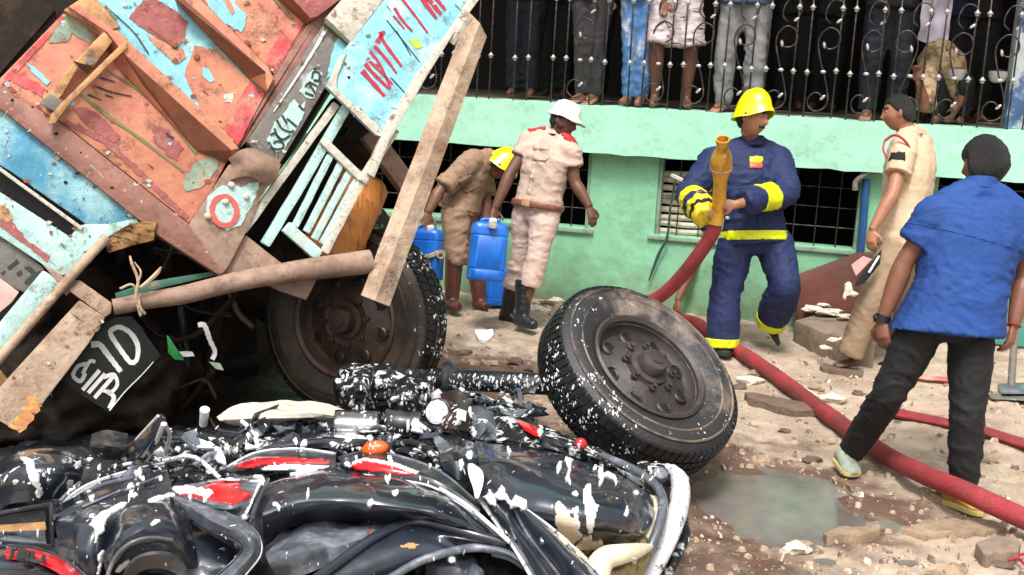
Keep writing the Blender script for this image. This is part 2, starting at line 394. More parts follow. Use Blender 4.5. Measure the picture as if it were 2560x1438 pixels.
a_ = gm.attributes.new('wet_shade', 'FLOAT', 'POINT'); a_.data.foreach_set('value', gw)
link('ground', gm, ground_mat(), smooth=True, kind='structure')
wm = M('muddy_water', C(136, 131, 124, .7), .11, c2=C(98, 88, 80, .7), amt=.4, scale=3, soft=.25, bump=.05, bscale=7, var=.1)
wv = [PUD + Vector((math.cos(k / 40 * 6.2832) * .75, math.sin(k / 40 * 6.2832) * .8, -.018)) for k in range(40)]
link('puddle_water', mesh(wv, [tuple(range(40))]), wm, kind='structure')

# ------------------------------------------------------------------ building
WA = math.radians(14)
W0 = G(1334, 747); wu = Vector((math.cos(WA), -math.sin(WA), 0)); wn = Vector((-math.sin(WA), -math.cos(WA), 0)); wz = Vector((0, 0, 1))
def W(s, h, off=0.0): return W0 + wu * s + wz * h + wn * off
def WS(px, py, off=0.0):
    q = onpl(px, py, W0 + wn * off, wn) - W0
    return q.dot(wu), q.z
FO = .13
HT = WS(1800, 283, FO)[1]                 # top of the ledge
HB = WS(1800, 405, FO)[1]
S0, S1 = -7.0, WS(2760, 700)[0]
bld = thing('building', 'mint green building with a raised verandah, barred basement windows and a pale ledge', 'building', tuple(W(0, 0)))
def wbox(s0, s1, h0, h1, o0, o1):
    return box(W((s0 + s1) / 2, (h0 + h1) / 2, (o0 + o1) / 2), wu * (s1 - s0) / 2, wn * (o1 - o0) / 2, wz * (h1 - h0) / 2)
wins = [(WS(905, 540)[0], WS(1470, 560)[0], WS(1440, 570)[1]), (WS(1637, 560)[0], WS(1800, 560)[0], WS(1637, 587)[1]), (WS(1930, 560)[0], WS(2150, 560)[0], WS(2137, 626)[1]), (WS(2335, 480)[0], WS(2640, 480)[0], WS(2400, 497)[1])]
def wallsheet(s0, s1, h0, h1, off, t, jb=0.0):     # front with slightly uneven plaster
    nu, nv = max(2, int((s1 - s0) / .12)), max(2, int((h1 - h0) / .12)); v = []; f = []
    for j in range(nv + 1):
        for i in range(nu + 1):
            s, h = s0 + (s1 - s0) * i / nu, h0 + (h1 - h0) * j / nv
            k = noise.noise(Vector((s * 2.2, h * 2.2, 3))) * .006
            if jb and j in (0, nv): h += jb * noise.noise(Vector((s * 9, j, 1)))
            v.append(W(s, h, off + k))
    n = len(v); c = nu + 1
    v += [q - wn * t for q in v[:n]]
    for j in range(nv):
        for i in range(nu):
            a = j * c + i
            f.append((a, a + 1, a + c + 1, a + c))
    e = [i for i in range(c)] + [j * c + nu for j in range(1, nv + 1)] + [nv * c + i for i in range(nu - 1, -1, -1)] + [j * c for j in range(nv - 1, 0, -1)]
    for k in range(len(e)):
        a, b = e[k], e[(k + 1) % len(e)]; f.append((a, a + n, b + n, b))
    f.append(tuple(n + x for x in e[::-1]))
    return v, f
lw = MB(); s = S0
for a, b, h in wins:
    lw.add(*wallsheet(s, a, -.3, HB + .05, 0, .2)); lw.add(*wallsheet(a, b, -.3, h, 0, .2)); s = b
lw.add(*wallsheet(s, S1, -.3, HB + .05, 0, .2))
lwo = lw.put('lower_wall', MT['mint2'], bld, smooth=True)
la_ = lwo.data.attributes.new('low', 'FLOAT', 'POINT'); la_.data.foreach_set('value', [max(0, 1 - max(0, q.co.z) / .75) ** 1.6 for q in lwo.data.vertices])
MB().add(*wallsheet(S0, S1, HB, HT, FO, FO + .25, .012)).put('ledge', MT['mint'], bld, smooth=True)
MB().add(*wbox(S0, S1, HT - .09, HT - .01, -3.2, FO - .26)).put('verandah_floor', MT['concrete'], bld)
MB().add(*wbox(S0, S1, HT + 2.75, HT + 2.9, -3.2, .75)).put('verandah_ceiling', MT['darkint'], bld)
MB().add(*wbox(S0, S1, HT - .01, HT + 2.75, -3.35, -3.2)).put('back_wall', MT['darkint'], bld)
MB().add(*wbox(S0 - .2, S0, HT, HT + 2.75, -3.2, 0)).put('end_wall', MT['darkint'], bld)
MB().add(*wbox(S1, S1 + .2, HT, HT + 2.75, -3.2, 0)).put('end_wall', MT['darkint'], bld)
MB().add(*wbox(S0, S1, HT + 2.9, HT + 5.5, -3.3, .5)).put('upper_wall', MT['mint2'], bld)
bar_me = mesh(*tube([(0, 0, 0), (0, 0, 1)], .0048, 6))
for k, (a, b, h) in enumerate(wins):
    fr = MB()
    fr.add(*wbox(a - .05, b + .05, h - .035, h - .002, -.1, .025)); fr.add(*wbox(a + .001, a + .03, h, HB - .003, -.17, -.02)); fr.add(*wbox(b - .03, b - .001, h, HB - .003, -.17, -.02))
    wi = fr.put('window', MT['sill'], bld, bevel=.004)
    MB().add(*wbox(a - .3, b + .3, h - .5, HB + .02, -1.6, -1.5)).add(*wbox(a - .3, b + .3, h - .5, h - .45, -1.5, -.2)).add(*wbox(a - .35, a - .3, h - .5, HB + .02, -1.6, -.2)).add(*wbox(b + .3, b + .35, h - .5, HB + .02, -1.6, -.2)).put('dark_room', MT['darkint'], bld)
    nb = max(3, int((b - a) / .15))
    for i in range(1, nb):
        o = link('grille_bar', bar_me, MT['iron'], wi); o.location = W(a + (b - a) * i / nb, h, -.06); o.scale = (1, 1, HB - h)
    nh = 3 if k in (0, 2) else 1
    for i in range(1, nh + 1):
        hh = h + (HB - h) * i / (nh + 1)
        MB().add(*tube([W(a, hh, -.072), W(b, hh, -.072)], .0048, 6)).put('grille_bar', MT['iron'], wi)
# rolled slatted blind stacked inside the second window
a, b, h = wins[1]
bl = thing('slatted_blind', 'grey corrugated slatted panel leaning inside the small barred window', 'blind', tuple(W(a + .1, h, -.12)))
for i in range(9):
    hh = h + .02 + i * (HB - h - .1) / 9
    MB().add(*tube([W(a + .02, hh + .01 * math.sin(i * 2.1), -.14), W(a + .24, hh + .004, -.11), W(a + .42, hh + .012, -.14)], .024, 8, seg=8)).put('slat', MT['plaster'], bl, smooth=True)
# pillar at the right end of the verandah
pa = WS(2533, 200)[0]
pm = M('blue_white_pillar_paint', C(205, 210, 215, .85), .6, c2=C(70, 95, 140), amt=.45, scale=3.2, soft=.05, bump=.15)
MB().add(*wbox(pa, pa + .22, HT + .002, HT + 2.74, -.32, -.1)).put('pillar', pm, bld, bevel=.02)
# painted panel low on the wall at the far right
pp = M('teal_mural_paint', C(80, 150, 135, .8), .6, c2=C(205, 140, 85), amt=.35, scale=2.6, soft=.04, bump=.1)
sA, sB = WS(2350, 700)[0], WS(2640, 700)[0]
MB().add(*wbox(sA, sB, .02, WS(2540, 505)[1], .01, .024)).put('painted_panel', pp, bld)

# ------------------------------------------------------------------ railing on the ledge
RO = .05
rail = thing('balcony_railing', 'wrought iron railing with scrolls and silver collars along the verandah edge', 'railing', tuple(W(0, HT, RO)))
bars_px = [(1222, 1286), (1316, 1383), (1417, 1482), (1517, 1580), (1617, 1677), (1718, 1785), (1818, 1893), (1921, 1987), (2020, 2087), (2127, 2208), (2235, 2305), (2341, 2404), (2442, 2515)]
def ledge_y(px): return 240 + (px - 1030) * .0585 - 4
s_a = WS(1222, ledge_y(1222), RO)[0]; s_b = WS(2442, ledge_y(2442), RO)[0]; mod = (s_b - s_a) / 12
RH = 1.12
rbar = mesh(*tube([(0, 0, 0), (0, 0, RH)], .0065, 8))
knobm = mesh(*lathe((0, 0, 0), (0, 0, 1), [(.006, -.022), (.017, -.016), (.011, -.006), (.026, 0), (.012, .014), (.007, .024)], 12))
def sx(X, Y): return Vector(((X - 1350) * .00067, 0, (1180 - Y) * .00067 + .045))
S_low = [(1390, 1020), (1350, 975), (1290, 970), (1235, 1030), (1235, 1100), (1290, 1160), (1350, 1165), (1420, 1120), (1445, 1040), (1420, 900), (1380, 770), (1350, 690), (1310, 560), (1288, 440), (1310, 340), (1390, 268), (1480, 300), (1515, 390), (1490, 460), (1420, 495), (1370, 480), (1345, 420)]
S_up = [(1395, 190), (1340, 130), (1345, 30), (1400, -60), (1480, -60), (1535, 0), (1530, 90), (1490, 160)]
def scroll_mesh(pts): return mesh(*tube([sx(*q) for q in pts], .0062, 6, seg=60))
scl, scu = scroll_mesh(S_low), scroll_mesh(S_up)
leaf = mesh(*ellip((0, 0, 0), (.012, 0, 0), (0, .008, 0), (.006, 0, .026), 8, 6))
bowm = mesh(*ellip((0, 0, 0), (.022, 0, 0), (0, .014, 0), (0, 0, .014), 10, 6))
ang = math.atan2(wu.y, wu.x)
def inst(name, me, mat, s, h, rz=0, ry=0):
    o = link(name, me, mat, rail, True); o.location = W(s, HT + h, RO); o.rotation_euler = (0, ry, ang + rz); return o
rr_ = random.Random(3)
for m_ in range(-5, 16):
    sa = s_a + m_ * mod; wd = mod * .66; mid = sa + wd / 2
    for s in (sa, sa + wd):
        tl = rr_.uniform(-.012, .012)
        inst('bar', rbar, MT['iron'], s, .0, ry=tl)
        inst('collar', knobm, MT['knob'], s + .35 * tl, .35 + rr_.uniform(-.01, .01)); inst('collar', knobm, MT['knob'], s + .82 * tl, .82)
    MB().add(*beam(W(sa, HT + .04, RO), W(sa + wd, HT + .04, RO), .012, .008)).put('bottom_rail', MT['iron'], rail)
    if m_ >= 4 or m_ in (-2, 2):
        o = inst('scroll', scl, MT['iron'], mid, 0, rz=math.pi if m_ == 10 else rr_.uniform(-.1, .1)); o.scale = (mod * .66 / .2,) * 3 if m_ != 9 else (mod * .6 / .2, 1, 1.02)
        inst('scroll', scu, MT['iron'], mid, 0, rz=rr_.uniform(-.1, .1))
        q = sx(1368, 725); inst('leaf_tie', bowm, MT['knob'], mid + q.x, q.z)
        for X, Y, r in ((1390, 1010, .5), (1352, 430, -.5), (1490, 160, .6)):
            q = sx(X, Y); inst('leaf', leaf, MT['knob'], mid + q.x, q.z, ry=r)
MB().add(*beam(W(S0, HT + RH, RO), W(pa - .02, HT + RH, RO), .04, .03)).put('handrail', MT['iron'], rail, bevel=.006)
# ------------------------------------------------------------------ people
def fuse(pieces, voxel, smooth=2):
    b = MB()
    for p in pieces: b.add(*p)
    me = mesh(b.v, b.f)
    bm = bmesh.new(); bm.from_mesh(me); bmesh.ops.recalc_face_normals(bm, faces=bm.faces); bm.to_mesh(me); bm.free()
    o = bpy.data.objects.new('tmp', me); COL.objects.link(o)
    r = o.modifiers.new('r', 'REMESH'); r.mode = 'VOXEL'; r.voxel_size = voxel
    if smooth:
        s = o.modifiers.new('s', 'SMOOTH'); s.iterations = smooth; s.factor = .5
    dg = bpy.context.evaluated_depsgraph_get()
    out = bpy.data.meshes.new_from_object(o.evaluated_get(dg))
    bpy.data.objects.remove(o); bpy.data.meshes.remove(me)
    return out
def coords(me):
    a = np.empty(len(me.vertices) * 3); me.vertices.foreach_get('co', a); return a.reshape(-1, 3)
def normals(me):
    a = np.empty(len(me.vertices) * 3); me.vertex_normals.foreach_get('vector', a); return a.reshape(-1, 3)
def wrinkle(me, amp, freq, axis=(0, 0, 1), k=2.6, seed=0, fine=.5):   # ridged folds, stretched across the axis
    c, n = coords(me), normals(me); ax = Vector(axis).normalized(); h = np.empty(len(c))
    sd_ = Vector((seed * 1.7, seed * .9, seed * 2.3))
    for i, q in enumerate(c):
        p = Vector(q); wq = noise.noise_vector(p * 3.1 + sd_) * .10
        p2 = p + wq; d = p2.dot(ax); p3 = (p2 - ax * d) * freq + ax * (d * freq * k) + sd_
        r = 1 - abs(noise.noise(p3)) * 2.2
        r2 = (1 - abs(noise.noise(p3 * 2.3 + wq * 9)) * 2.4) - .5
        m = .55 + .9 * noise.noise(p * 4.0 + sd_)
        h[i] = (r * max(0, m) + fine * r2 - .3) * amp
    h = np.clip(h, -.4 * amp, 1.2 * amp); c = c + n * h[:, None]
    me.vertices.foreach_set('co', c.ravel()); me.update()
def band(name, src, test, off, mat, parent, label=None, thick=.004):
    c, n = coords(src), normals(src); fs = []
    for p in src.polygons:
        if test(Vector(p.center)): fs.append(tuple(p.vertices))
    if not fs: return None
    used = sorted({i for f in fs for i in f}); ix = {a: b for b, a in enumerate(used)}
    me = film(c[used] + n[used] * off, c[used] + n[used] * (off - thick - .004), [tuple(ix[i] for i in f) for f in fs])
    return link(name, me, mat, parent, True, label=label)
def strap(name, src, p0, p1, region, off, mat, parent):     # clean ring of cloth between two planes
    bm = bmesh.new(); bm.from_mesh(src); d = (p1 - p0).normalized()
    bmesh.ops.delete(bm, geom=[v for v in bm.verts if not -.06 < (v.co - p0).dot(d) < (p1 - p0).length + .06], context='VERTS')
    for co, no in ((p0, -d), (p1, d)):
        bmesh.ops.bisect_plane(bm, geom=bm.verts[:] + bm.edges[:] + bm.faces[:], plane_co=co, plane_no=no, clear_outer=True)
    bmesh.ops.delete(bm, geom=[f for f in bm.faces if not region(f.calc_center_median())], context='FACES')
    bm.normal_update(); bm.verts.index_update(); top = [v.co + v.normal * off for v in bm.verts]; bot = [v.co - v.normal * .004 for v in bm.verts]; N_ = len(top)
    fs = [tuple(v.index for v in f.verts) for f in bm.faces]; bm.free()
    return link(name, film(top, bot, fs), mat, parent, True)
def seg_t(p, a, b):
    d = b - a; return (p - a).dot(d) / d.length_squared
def seg_d(p, a, b):
    t = max(0, min(1, seg_t(p, a, b))); return (p - (a + (b - a) * t)).length
def limb(pts, rad, n=12, flat=None): return tube(pts, rad, n, seg=max(6, 3 * len(pts)), flat=flat)
def torso(hL, hR, sL, sR, nb, wd=1.0, dp=1.0, infl=0.0, t0=-.12, t1=1.0, bulge=0.0, flare=0.0, cfront=None, low=None):
    hc, scn = (hL + hR) / 2, (sL + sR) / 2; ah = (hR - hL).normalized(); as_ = (sR - sL).normalized(); L = (scn - hc).length
    up = (scn - hc).normalized()
    prof = [(-.12, .10, .085), (0, .158, .118), (.12, .168, .124), (.3, .155, .115), (.45, .148, .108), (.62, .162, .116), (.8, .176, .12), (.92, .172, .108), (1.0, .15, .09), (1.07, .085, .07)]
    m = 16; v = []; f = []; rings = []
    P_ = np.array(prof)
    ts = np.linspace(t0, min(t1, 1.07), 16)
    for t in ts:
        a = float(np.interp(t, P_[:, 0], P_[:, 1])) * wd + infl; b = float(np.interp(t, P_[:, 0], P_[:, 2])) * dp + infl
        if low is not None and t < low: a = float(np.interp(low, P_[:, 0], P_[:, 1])) * wd + infl + flare * (low - t); b = float(np.interp(low, P_[:, 0], P_[:, 2])) * dp + infl + flare * (low - t)
        k = max(0, min(1, t)); ac = (ah * (1 - k) + as_ * k).normalized()
        fr = ac.cross(up).normalized()
        c = hc + up * (L * t) + (nb - scn) * max(0, (t - .85) / .25) * .6
        if bulge: c = c + fr * bulge * math.exp(-((t - .35) / .25) ** 2)
        rings.append((c, ac * a, fr * b))
    for c, x, y in rings:
        for k in range(m):
            an = 2 * math.pi * k / m; e = lambda z: math.copysign(abs(z) ** .82, z)
            v.append(c + x * e(math.cos(an)) + y * e(math.sin(an)))
    for i in range(len(rings) - 1):
        for k in range(m):
            k2 = (k + 1) % m; f.append((i * m + k, i * m + k2, (i + 1) * m + k2, (i + 1) * m + k))
    f.append(tuple(range(m - 1, -1, -1))); f.append(tuple(range((len(rings) - 1) * m, len(rings) * m)))
    return v, f
def hand(wr, d, pn, curl=.5, s=1.0, side=1, spread=.12):     # wrist, pointing direction, palm normal, finger curl
    d = d.normalized(); pn = (pn - d * pn.dot(d)).normalized(); x = d.cross(pn) * side; out = []
    out.append(tube([wr - d * .015 * s, wr + d * .03 * s, wr + d * .085 * s], [.024 * s, .036 * s, .038 * s], 10, seg=7, flat=(pn, .52)))
    for i, (ln, o) in enumerate(((.068, -.029), (.078, -.010), (.073, .010), (.056, .028))):
        b = wr + d * (.082 - abs(o) * .25) * s + x * o * s; q = [b - d * .02 * s, b]; dd = d + x * o * spread * 20; a = curl * .55
        for sg in (.42, .33, .25):
            dd = (dd * math.cos(a) + pn * math.sin(a)).normalized(); q.append(q[-1] + dd * ln * sg * s); a = curl * 1.15
        out.append(tube(q, [.0105 * s, .0105 * s, .0098 * s, .009 * s, .0078 * s], 7))
    t0 = wr + d * .025 * s - x * .028 * s; td = (d * .6 - x * .75 + pn * .35 * curl).normalized()
    q = [t0, t0 + td * .038 * s, t0 + (td * .038 + (d * .8 - x * .25 + pn * .7 * curl).normalized() * .03) * s, t0 + (td * .038 + (d * .9 + x * .1 + pn * curl).normalized() * .052) * s]
    out.append(tube(q, [.014 * s, .0125 * s, .011 * s, .0085 * s], 7))
    return out
def head_grid(nu=56, nv=40, grow=0.0):
    g = []
    for j in range(nv + 1):
        th = math.pi * j / nv
        for i in range(nu):
            a = 2 * math.pi * i / nu
            x, y, z = math.sin(th) * math.cos(a), math.sin(th) * math.sin(a), math.cos(th)
            X, Y, Z = x * .076, y * .097, z * .118
            if Z < -.02:
                k = (-Z - .02) / .1; X *= 1 - .30 * k ** 1.3; Y *= (1 - .06 * k) if Y > 0 else (1 - .5 * k)
            if Y > 0:
                Y *= 1 - .10 * (X / .076) ** 2
                e = lambda u, s_: math.exp(-(u / s_) ** 2)
                Y += .028 * e(X, .014) * e(Z + .022, .018) + .012 * e(X, .010) * e(Z - .01, .026)
                Y += .007 * e(X, .05) * e(Z - .036, .012) - .012 * e(abs(X) - .032, .015) * e(Z - .016, .012)
                Y += .009 * e(X, .022) * (e(Z + .057, .006) + e(Z + .071, .007)) - .004 * e(X, .022) * e(Z + .064, .003)
                Y += .009 * e(X, .022) * e(Z + .102, .016) + .005 * e(abs(X) - .045, .02) * e(Z + .012, .02)
            g.append((X, Y, Z))
    return g, nu, nv
HG = head_grid()
def head_frame(fd, up):
    y = fd.normalized(); z = (up - y * up.dot(y)).normalized(); x = y.cross(z); return x, y, z
def head_mesh(c, fr, s=1.0):
    x, y, z = fr; g, nu, nv = HG
    v = [c + x * p[0] * s + y * p[1] * s + z * p[2] * s for p in g]; f = []
    for j in range(nv):
        for i in range(nu):
            i2 = (i + 1) % nu; f.append((j * nu + i, (j + 1) * nu + i, (j + 1) * nu + i2, j * nu + i2))
    return v, f
def head_patch(name, c, fr, test, off, mat, parent, s=1.0, rough=.004, seed=0, lift=None):
    x, y, z = fr; g, nu, nv = HG; vs_ = []; keep = []
    for p in g:
        d = Vector(p); n = Vector((p[0] / .076 ** 2, p[1] / .097 ** 2, p[2] / .118 ** 2)).normalized()
        k = test(*p); o = off * min(1, max(0, k)) ** .6 if k > 0 else -.006
        if k > 0: o += rough * noise.noise(d * 75 + Vector((seed, 0, 0))) + rough * .8 * noise.noise(d * 190)
        d = d + n * o
        if lift and k > 0: d += Vector(lift) * min(1, k)
        vs_.append(c + x * d.x * s + y * d.y * s + z * d.z * s); keep.append(k)
    fs = []
    for j in range(nv):
        for i in range(nu):
            q = (j * nu + i, (j + 1) * nu + i, (j + 1) * nu + (i + 1) % nu, j * nu + (i + 1) % nu)
            if max(keep[t] for t in q) > 0: fs.append(q)
    me = mesh(vs_, fs)
    return link(name, me, mat, parent, True)
def hair_test(low_back=-.075, side=-.01, front=.062):
    def t(x, y, z):
        lim = front if y > .05 else (side + (front - side) * max(0, (y - .0) / .05) if y > 0 else side + (low_back - side) * min(1, -y / .06))
        return (z - lim) / .022
    return t
BEARD = M('short_beard', C(36, 27, 24, .8), .6, bump=.5, bscale=200, var=.2)
HAIR = M('black_hair', C(26, 22, 22, .7), .45, bump=.7, bscale=160, var=.2)
SKIN = {k: M(k + '_skin', C(*c, .82), .5, c2=C(*d, .82), amt=.35, scale=9, soft=.25, bump=.06, bscale=80, var=.06) for k, c, d in (('brown', (138, 90, 68), (116, 72, 54)), ('wheat', (160, 108, 82), (138, 90, 68)), ('dark', (116, 76, 58), (96, 62, 48)), ('tan', (176, 122, 94), (158, 104, 80)))}
def cloth(name, c, c2=None, rough=.8, **k):
    return M(name, C(*c, .84), rough, c2=C(*(c2 or [max(0, x * .86) for x in c]), .84), amt=.35, scale=k.pop('scale', 5), soft=.2, bump=k.pop('bump', .25), bscale=k.pop('bscale', 70), var=.05, **k)
EYEW, EYED = M('eye_white', C(215, 205, 195, .8), .2, bump=0, var=0), M('eye_dark', C(25, 18, 15), .15, bump=0, var=0)

def person(label, J, D, skin, group=None, wd=1.0, dp=1.0, hs=1.0, face=(0, 0, 1), up=(0, 1, 0), shirt=None, pants=None, voxel=.0085, cvox=.013, infl=.02, pinfl=.02, ssl=.55, psl=1.0, hem=.0, hands=None, feet=None, hair=True, bulge=0.0, facial=(), wr=.012, eyes=True, lr=1.0, slr=1.0, plr=1.0, tuck=False, hairtest=None, cuffflare=0.0, footlen=.25, hemflare=.08):
    Q = {k: (P(v[0], v[1], D + v[2]) if not isinstance(v, Vector) else v) for k, v in J.items()}
    base = Vector(((Q['aL'].x + Q['aR'].x) / 2, (Q['aL'].y + Q['aR'].y) / 2, min(Q['aL'].z, Q['aR'].z) - .08))
    root = thing('person', label, 'person', tuple(base), group)
    fr = head_frame(cv(*face), cv(*up)); hc = Q['head']
    sc_ = (Q['sL'] + Q['sR']) / 2; nb = Q.get('neck') or sc_ + (hc - sc_) * .28
    pcs = [torso(Q['hL'], Q['hR'], Q['sL'], Q['sR'], nb, wd, dp, bulge=bulge), head_mesh(hc, fr, hs)]
    jaw = hc - fr[2] * .07 * hs - fr[1] * .02
    pcs.append(tube([sc_ + (nb - sc_) * .4, nb, jaw], [.07, .057, .056], 12, seg=8))
    for s in (-1, 1): pcs.append(ellip(hc + fr[0] * .077 * s * hs - fr[1] * .006 - fr[2] * .004, fr[0] * .014, fr[1] * .022 + fr[0] * .012 * -s, fr[2] * .034, 10, 8))
    fw = (Q['hR'] - Q['hL']).cross(sc_ - (Q['hL'] + Q['hR']) / 2).normalized()
    for sd_ in 'LR':
        s, e, w_ = Q['s' + sd_], Q['e' + sd_], Q['w' + sd_]
        pcs.append(tube([nb + (jaw - nb) * .25, nb.lerp(s, .45), s], [.04, .043, .047], 10, seg=8)); pcs.append(tube([s + (sc_ - s) * .25, s, s.lerp(e, .4), e, e.lerp(w_, .3), w_], [.06, .062 * lr, .052 * lr, .043 * lr, .046 * lr, .029], 12, seg=20))
        h, k, a = Q['h' + sd_], Q['k' + sd_], Q['a' + sd_]
        back = (k - h).cross((Q['hR'] - Q['hL'])).normalized()
        pcs.append(tube([h + (h - k) * .08, h.lerp(k, .25), h.lerp(k, .7), k, k.lerp(a, .3), k.lerp(a, .75), a], [.088 * lr, .086 * lr, .064 * lr, .056, .058 * lr, .04, .036], 12, seg=24))
        hp = (hands or {}).get(sd_)
        if hp:
            d = cv(*hp[0]) if not isinstance(hp[0], Vector) else hp[0]
            pcs += hand(w_, d, cv(*hp[1]), hp[2], 1.0, hp[3] if len(hp) > 3 else 1)
        else:
            d = (w_ - e).normalized(); pcs += hand(w_, d, d.cross(Vector((0, 0, 1))) if abs(d.z) < .95 else d.cross(Vector((1, 0, 0))), .5)
        t = Q.get('t' + sd_)
        if t is not None and (feet is None or feet.get('bare')):
            pcs.append(tube([a - (t - a).normalized() * .03 - Vector((0, 0, .02)), a.lerp(t, .35) - Vector((0, 0, .01)), t], [.036, .04, .024], 10, seg=8))
    b = fuse(pcs, voxel, 1)
    link('body', b, skin, root, True)
    if eyes:
        for s in (-1, 1):
            ec = hc + (fr[0] * .031 * s + fr[1] * .073 + fr[2] * .016) * hs
            ev = ellip(ec, fr[0] * .0125, fr[1] * .012, fr[2] * .006, 10, 8)
            e_ = MB().add(*ev).put('eye', EYEW, root, True)
            MB().add(*ellip(ec + fr[1] * .0068, fr[0] * .0058, fr[1] * .006, fr[2] * .0054, 8, 6)).put('iris', EYED, e_, True)
        head_patch('eyebrow', hc, fr, lambda x, y, z: (.008 - abs(z - .036 - .15 * (.03 - abs(abs(x) - .03))) if y > 0 and .010 < abs(x) < .055 else -1) / .006, .004, HAIR, root, hs)
    for f_ in facial:
        tst = {'moustache': lambda x, y, z: (.0115 - abs(z + .048 + abs(x) * .15)) / .007 if y > 0 and abs(x) < .030 else -1,
               'beard': lambda x, y, z: min((-.078 - z + (.05 if abs(x) > .055 else 0)), y + .015) / .02}[f_]
        head_patch(f_, hc, fr, tst, .005, BEARD, root, hs, .001)
    if hair: head_patch('hair', hc, fr, hairtest or hair_test(), .016, HAIR, root, hs, .007, seed=len(label))
    out = dict(Q=Q, root=root, fr=fr, nb=nb, fw=fw)
    if pants:
        pc = [torso(Q['hL'], Q['hR'], Q['sL'], Q['sR'], nb, wd, dp, pinfl * .55, -.14, .2, bulge=bulge * .6)]
        for sd_ in 'LR':
            h, k, a = Q['h' + sd_], Q['k' + sd_], Q['a' + sd_]; e = k.lerp(a, psl) if psl <= 1 else a
            i = pinfl
            q = [h + (h - k) * .06, h.lerp(k, .3), h.lerp(k, .75), k]
            r = [.086 * lr + i, .086 * lr + i, .068 * lr + i * 1.1, .062 * lr + i * 1.1]
            if psl > .15: q += [k.lerp(e, .5), e]; r += [.056 * lr * plr + i * 1.2 + cuffflare * .5, .048 * plr + i * 1.3 + cuffflare]
            elif psl < 0: q = [h + (h - k) * .06, h.lerp(k, .4), h.lerp(k, 1 + psl)]; r = [.09 + i, .092 + i, .084 + i * 1.6]
            pc.append(tube(q, r, 14, seg=24))
        pm_ = fuse(pc, cvox, 2); wrinkle(pm_, wr, 6.5, (Q['aL'] - Q['hL']) + (Q['aR'] - Q['hR']), 1.7, seed=len(label))
        out['pants'] = link('trousers', pm_, pants, root, True); out['pme'] = pm_
    if shirt:
        pc = [torso(Q['hL'], Q['hR'], Q['sL'], Q['sR'], nb, wd, dp, infl, hem, 1.03, bulge=bulge, low=.16, flare=hemflare)]
        for sd_ in 'LR':
            s, e, w_ = Q['s' + sd_], Q['e' + sd_], Q['w' + sd_]; i = infl * slr
            pc.append(tube([nb + (sc_ - nb) * .1, nb.lerp(s, .45), s], [.058 + infl * .7, .06 + infl * .95, .06 + i], 12, seg=8))
            q = [s + (sc_ - s) * .3, s]; r = [.062 + infl * .6, .064 * lr + i]
            if ssl <= 1: q += [s.lerp(e, ssl * .5), s.lerp(e, ssl)]; r += [.06 * lr + i, .058 * lr + i * 1.15]
            else: q += [s.lerp(e, .5), e, e.lerp(w_, (ssl - 1) * .5), e.lerp(w_, ssl - 1)]; r += [.056 * lr + i, .05 * lr + i, .048 * lr + i, .04 * lr + i]
            pc.append(tube(q, r, 14, seg=20))
        sm_ = fuse(pc, cvox, 2); wrinkle(sm_, wr, 6.5, sc_ - (Q['hL'] + Q['hR']) / 2 + Vector((.12, 0, 0)), 2.2, seed=len(label) + 5)
        out['shirt'] = link('shirt', sm_, shirt, root, True); out['sme'] = sm_
    return out
def collar(R, mat, root, c, ax, r0=.066, r1=.078, h=.045, fr=None):
    u = ax.orthogonal(); n = 28; v = []; f = []
    fx, fy, fz = fr
    for i in range(n + 1):
        a = math.radians(115) + math.radians(310) * i / n + math.radians(0)
        d = fx * math.cos(a) + fy * math.sin(a); op = abs(i / n - .5) * 2
        d = fx * math.cos(a - math.pi * 0) + fy * math.sin(a)
        v += [c + d * r0 + ax * h * (1 - .3 * op), c + d * r1 - ax * (.012 + .03 * op ** 4), c + d * (r1 + .004) - ax * (.012 + .03 * op ** 4), c + d * (r0 + .007) + ax * h * (1 - .3 * op)]
    for i in range(n):
        for k in range(4):
            k2 = (k + 1) % 4; f.append((i * 4 + k, i * 4 + k2, i * 4 + 4 + k2, i * 4 + 4 + k))
    return MB().add(v, f).put('collar', mat, root, True)
def shoe(root, heel, toe, mat, name='shoe', w=.048, h=.075, sole=None, upv=(0, 0, 1)):
    d = (toe - heel); L = d.length; d.normalize(); u = Vector(upv); x = d.cross(u).normalized(); u = x.cross(d)
    v = []; f = []; m = 12; st = [(-.02, .6, .75), (.05, .86, 1.0), (.3, .9, .95), (.5, .95, .72), (.75, 1.05, .5), (.92, .85, .4), (1.0, .45, .26)]
    for t, a, b in st:
        for k in range(m):
            an = 2 * math.pi * k / m; z = math.sin(an)
            v.append(heel + d * L * t + x * math.cos(an) * w * a + u * (h * b * (.5 + .5 * z) if z > 0 else h * b * .5 + z * h * b * .5))
    for i in range(len(st) - 1):
        for k in range(m):
            k2 = (k + 1) % m; f.append((i * m + k, i * m + k2, i * m + m + k2, i * m + m + k))
    f.append(tuple(range(m - 1, -1, -1))); f.append(tuple(range((len(st) - 1) * m, len(st) * m)))
    o = MB().add(v, f).put(name, mat, root, True)
    if sole:
        ol = [(heel + d * L * t + x * s * w * a * 1.04) for s, rng in ((1, st), (-1, st[::-1])) for t, a, b in rng]
        MB().add(*prism([q + u * .018 for q in ol], [q - u * .008 for q in ol])).put('sole', sole, o, bevel=.004)
    return o
def boot(root, top, ank, heel, toe, mat, r=.066):
    b = fuse([tube([top, top.lerp(ank, .5), ank, heel + (ank - heel) * .4], [r * 1.08, r * .95, r * .78, r * .7], 14, seg=10), tube([heel + Vector((0, 0, .04)), heel.lerp(toe, .5) + Vector((0, 0, .045)), toe + Vector((0, 0, .035))], [.045, .047, .036], 12, seg=8)], .011, 2)
    wrinkle(b, .006, 8, ank - top, 2.2, seed=3)
    o = link('boot', b, mat, root, True)
    return o

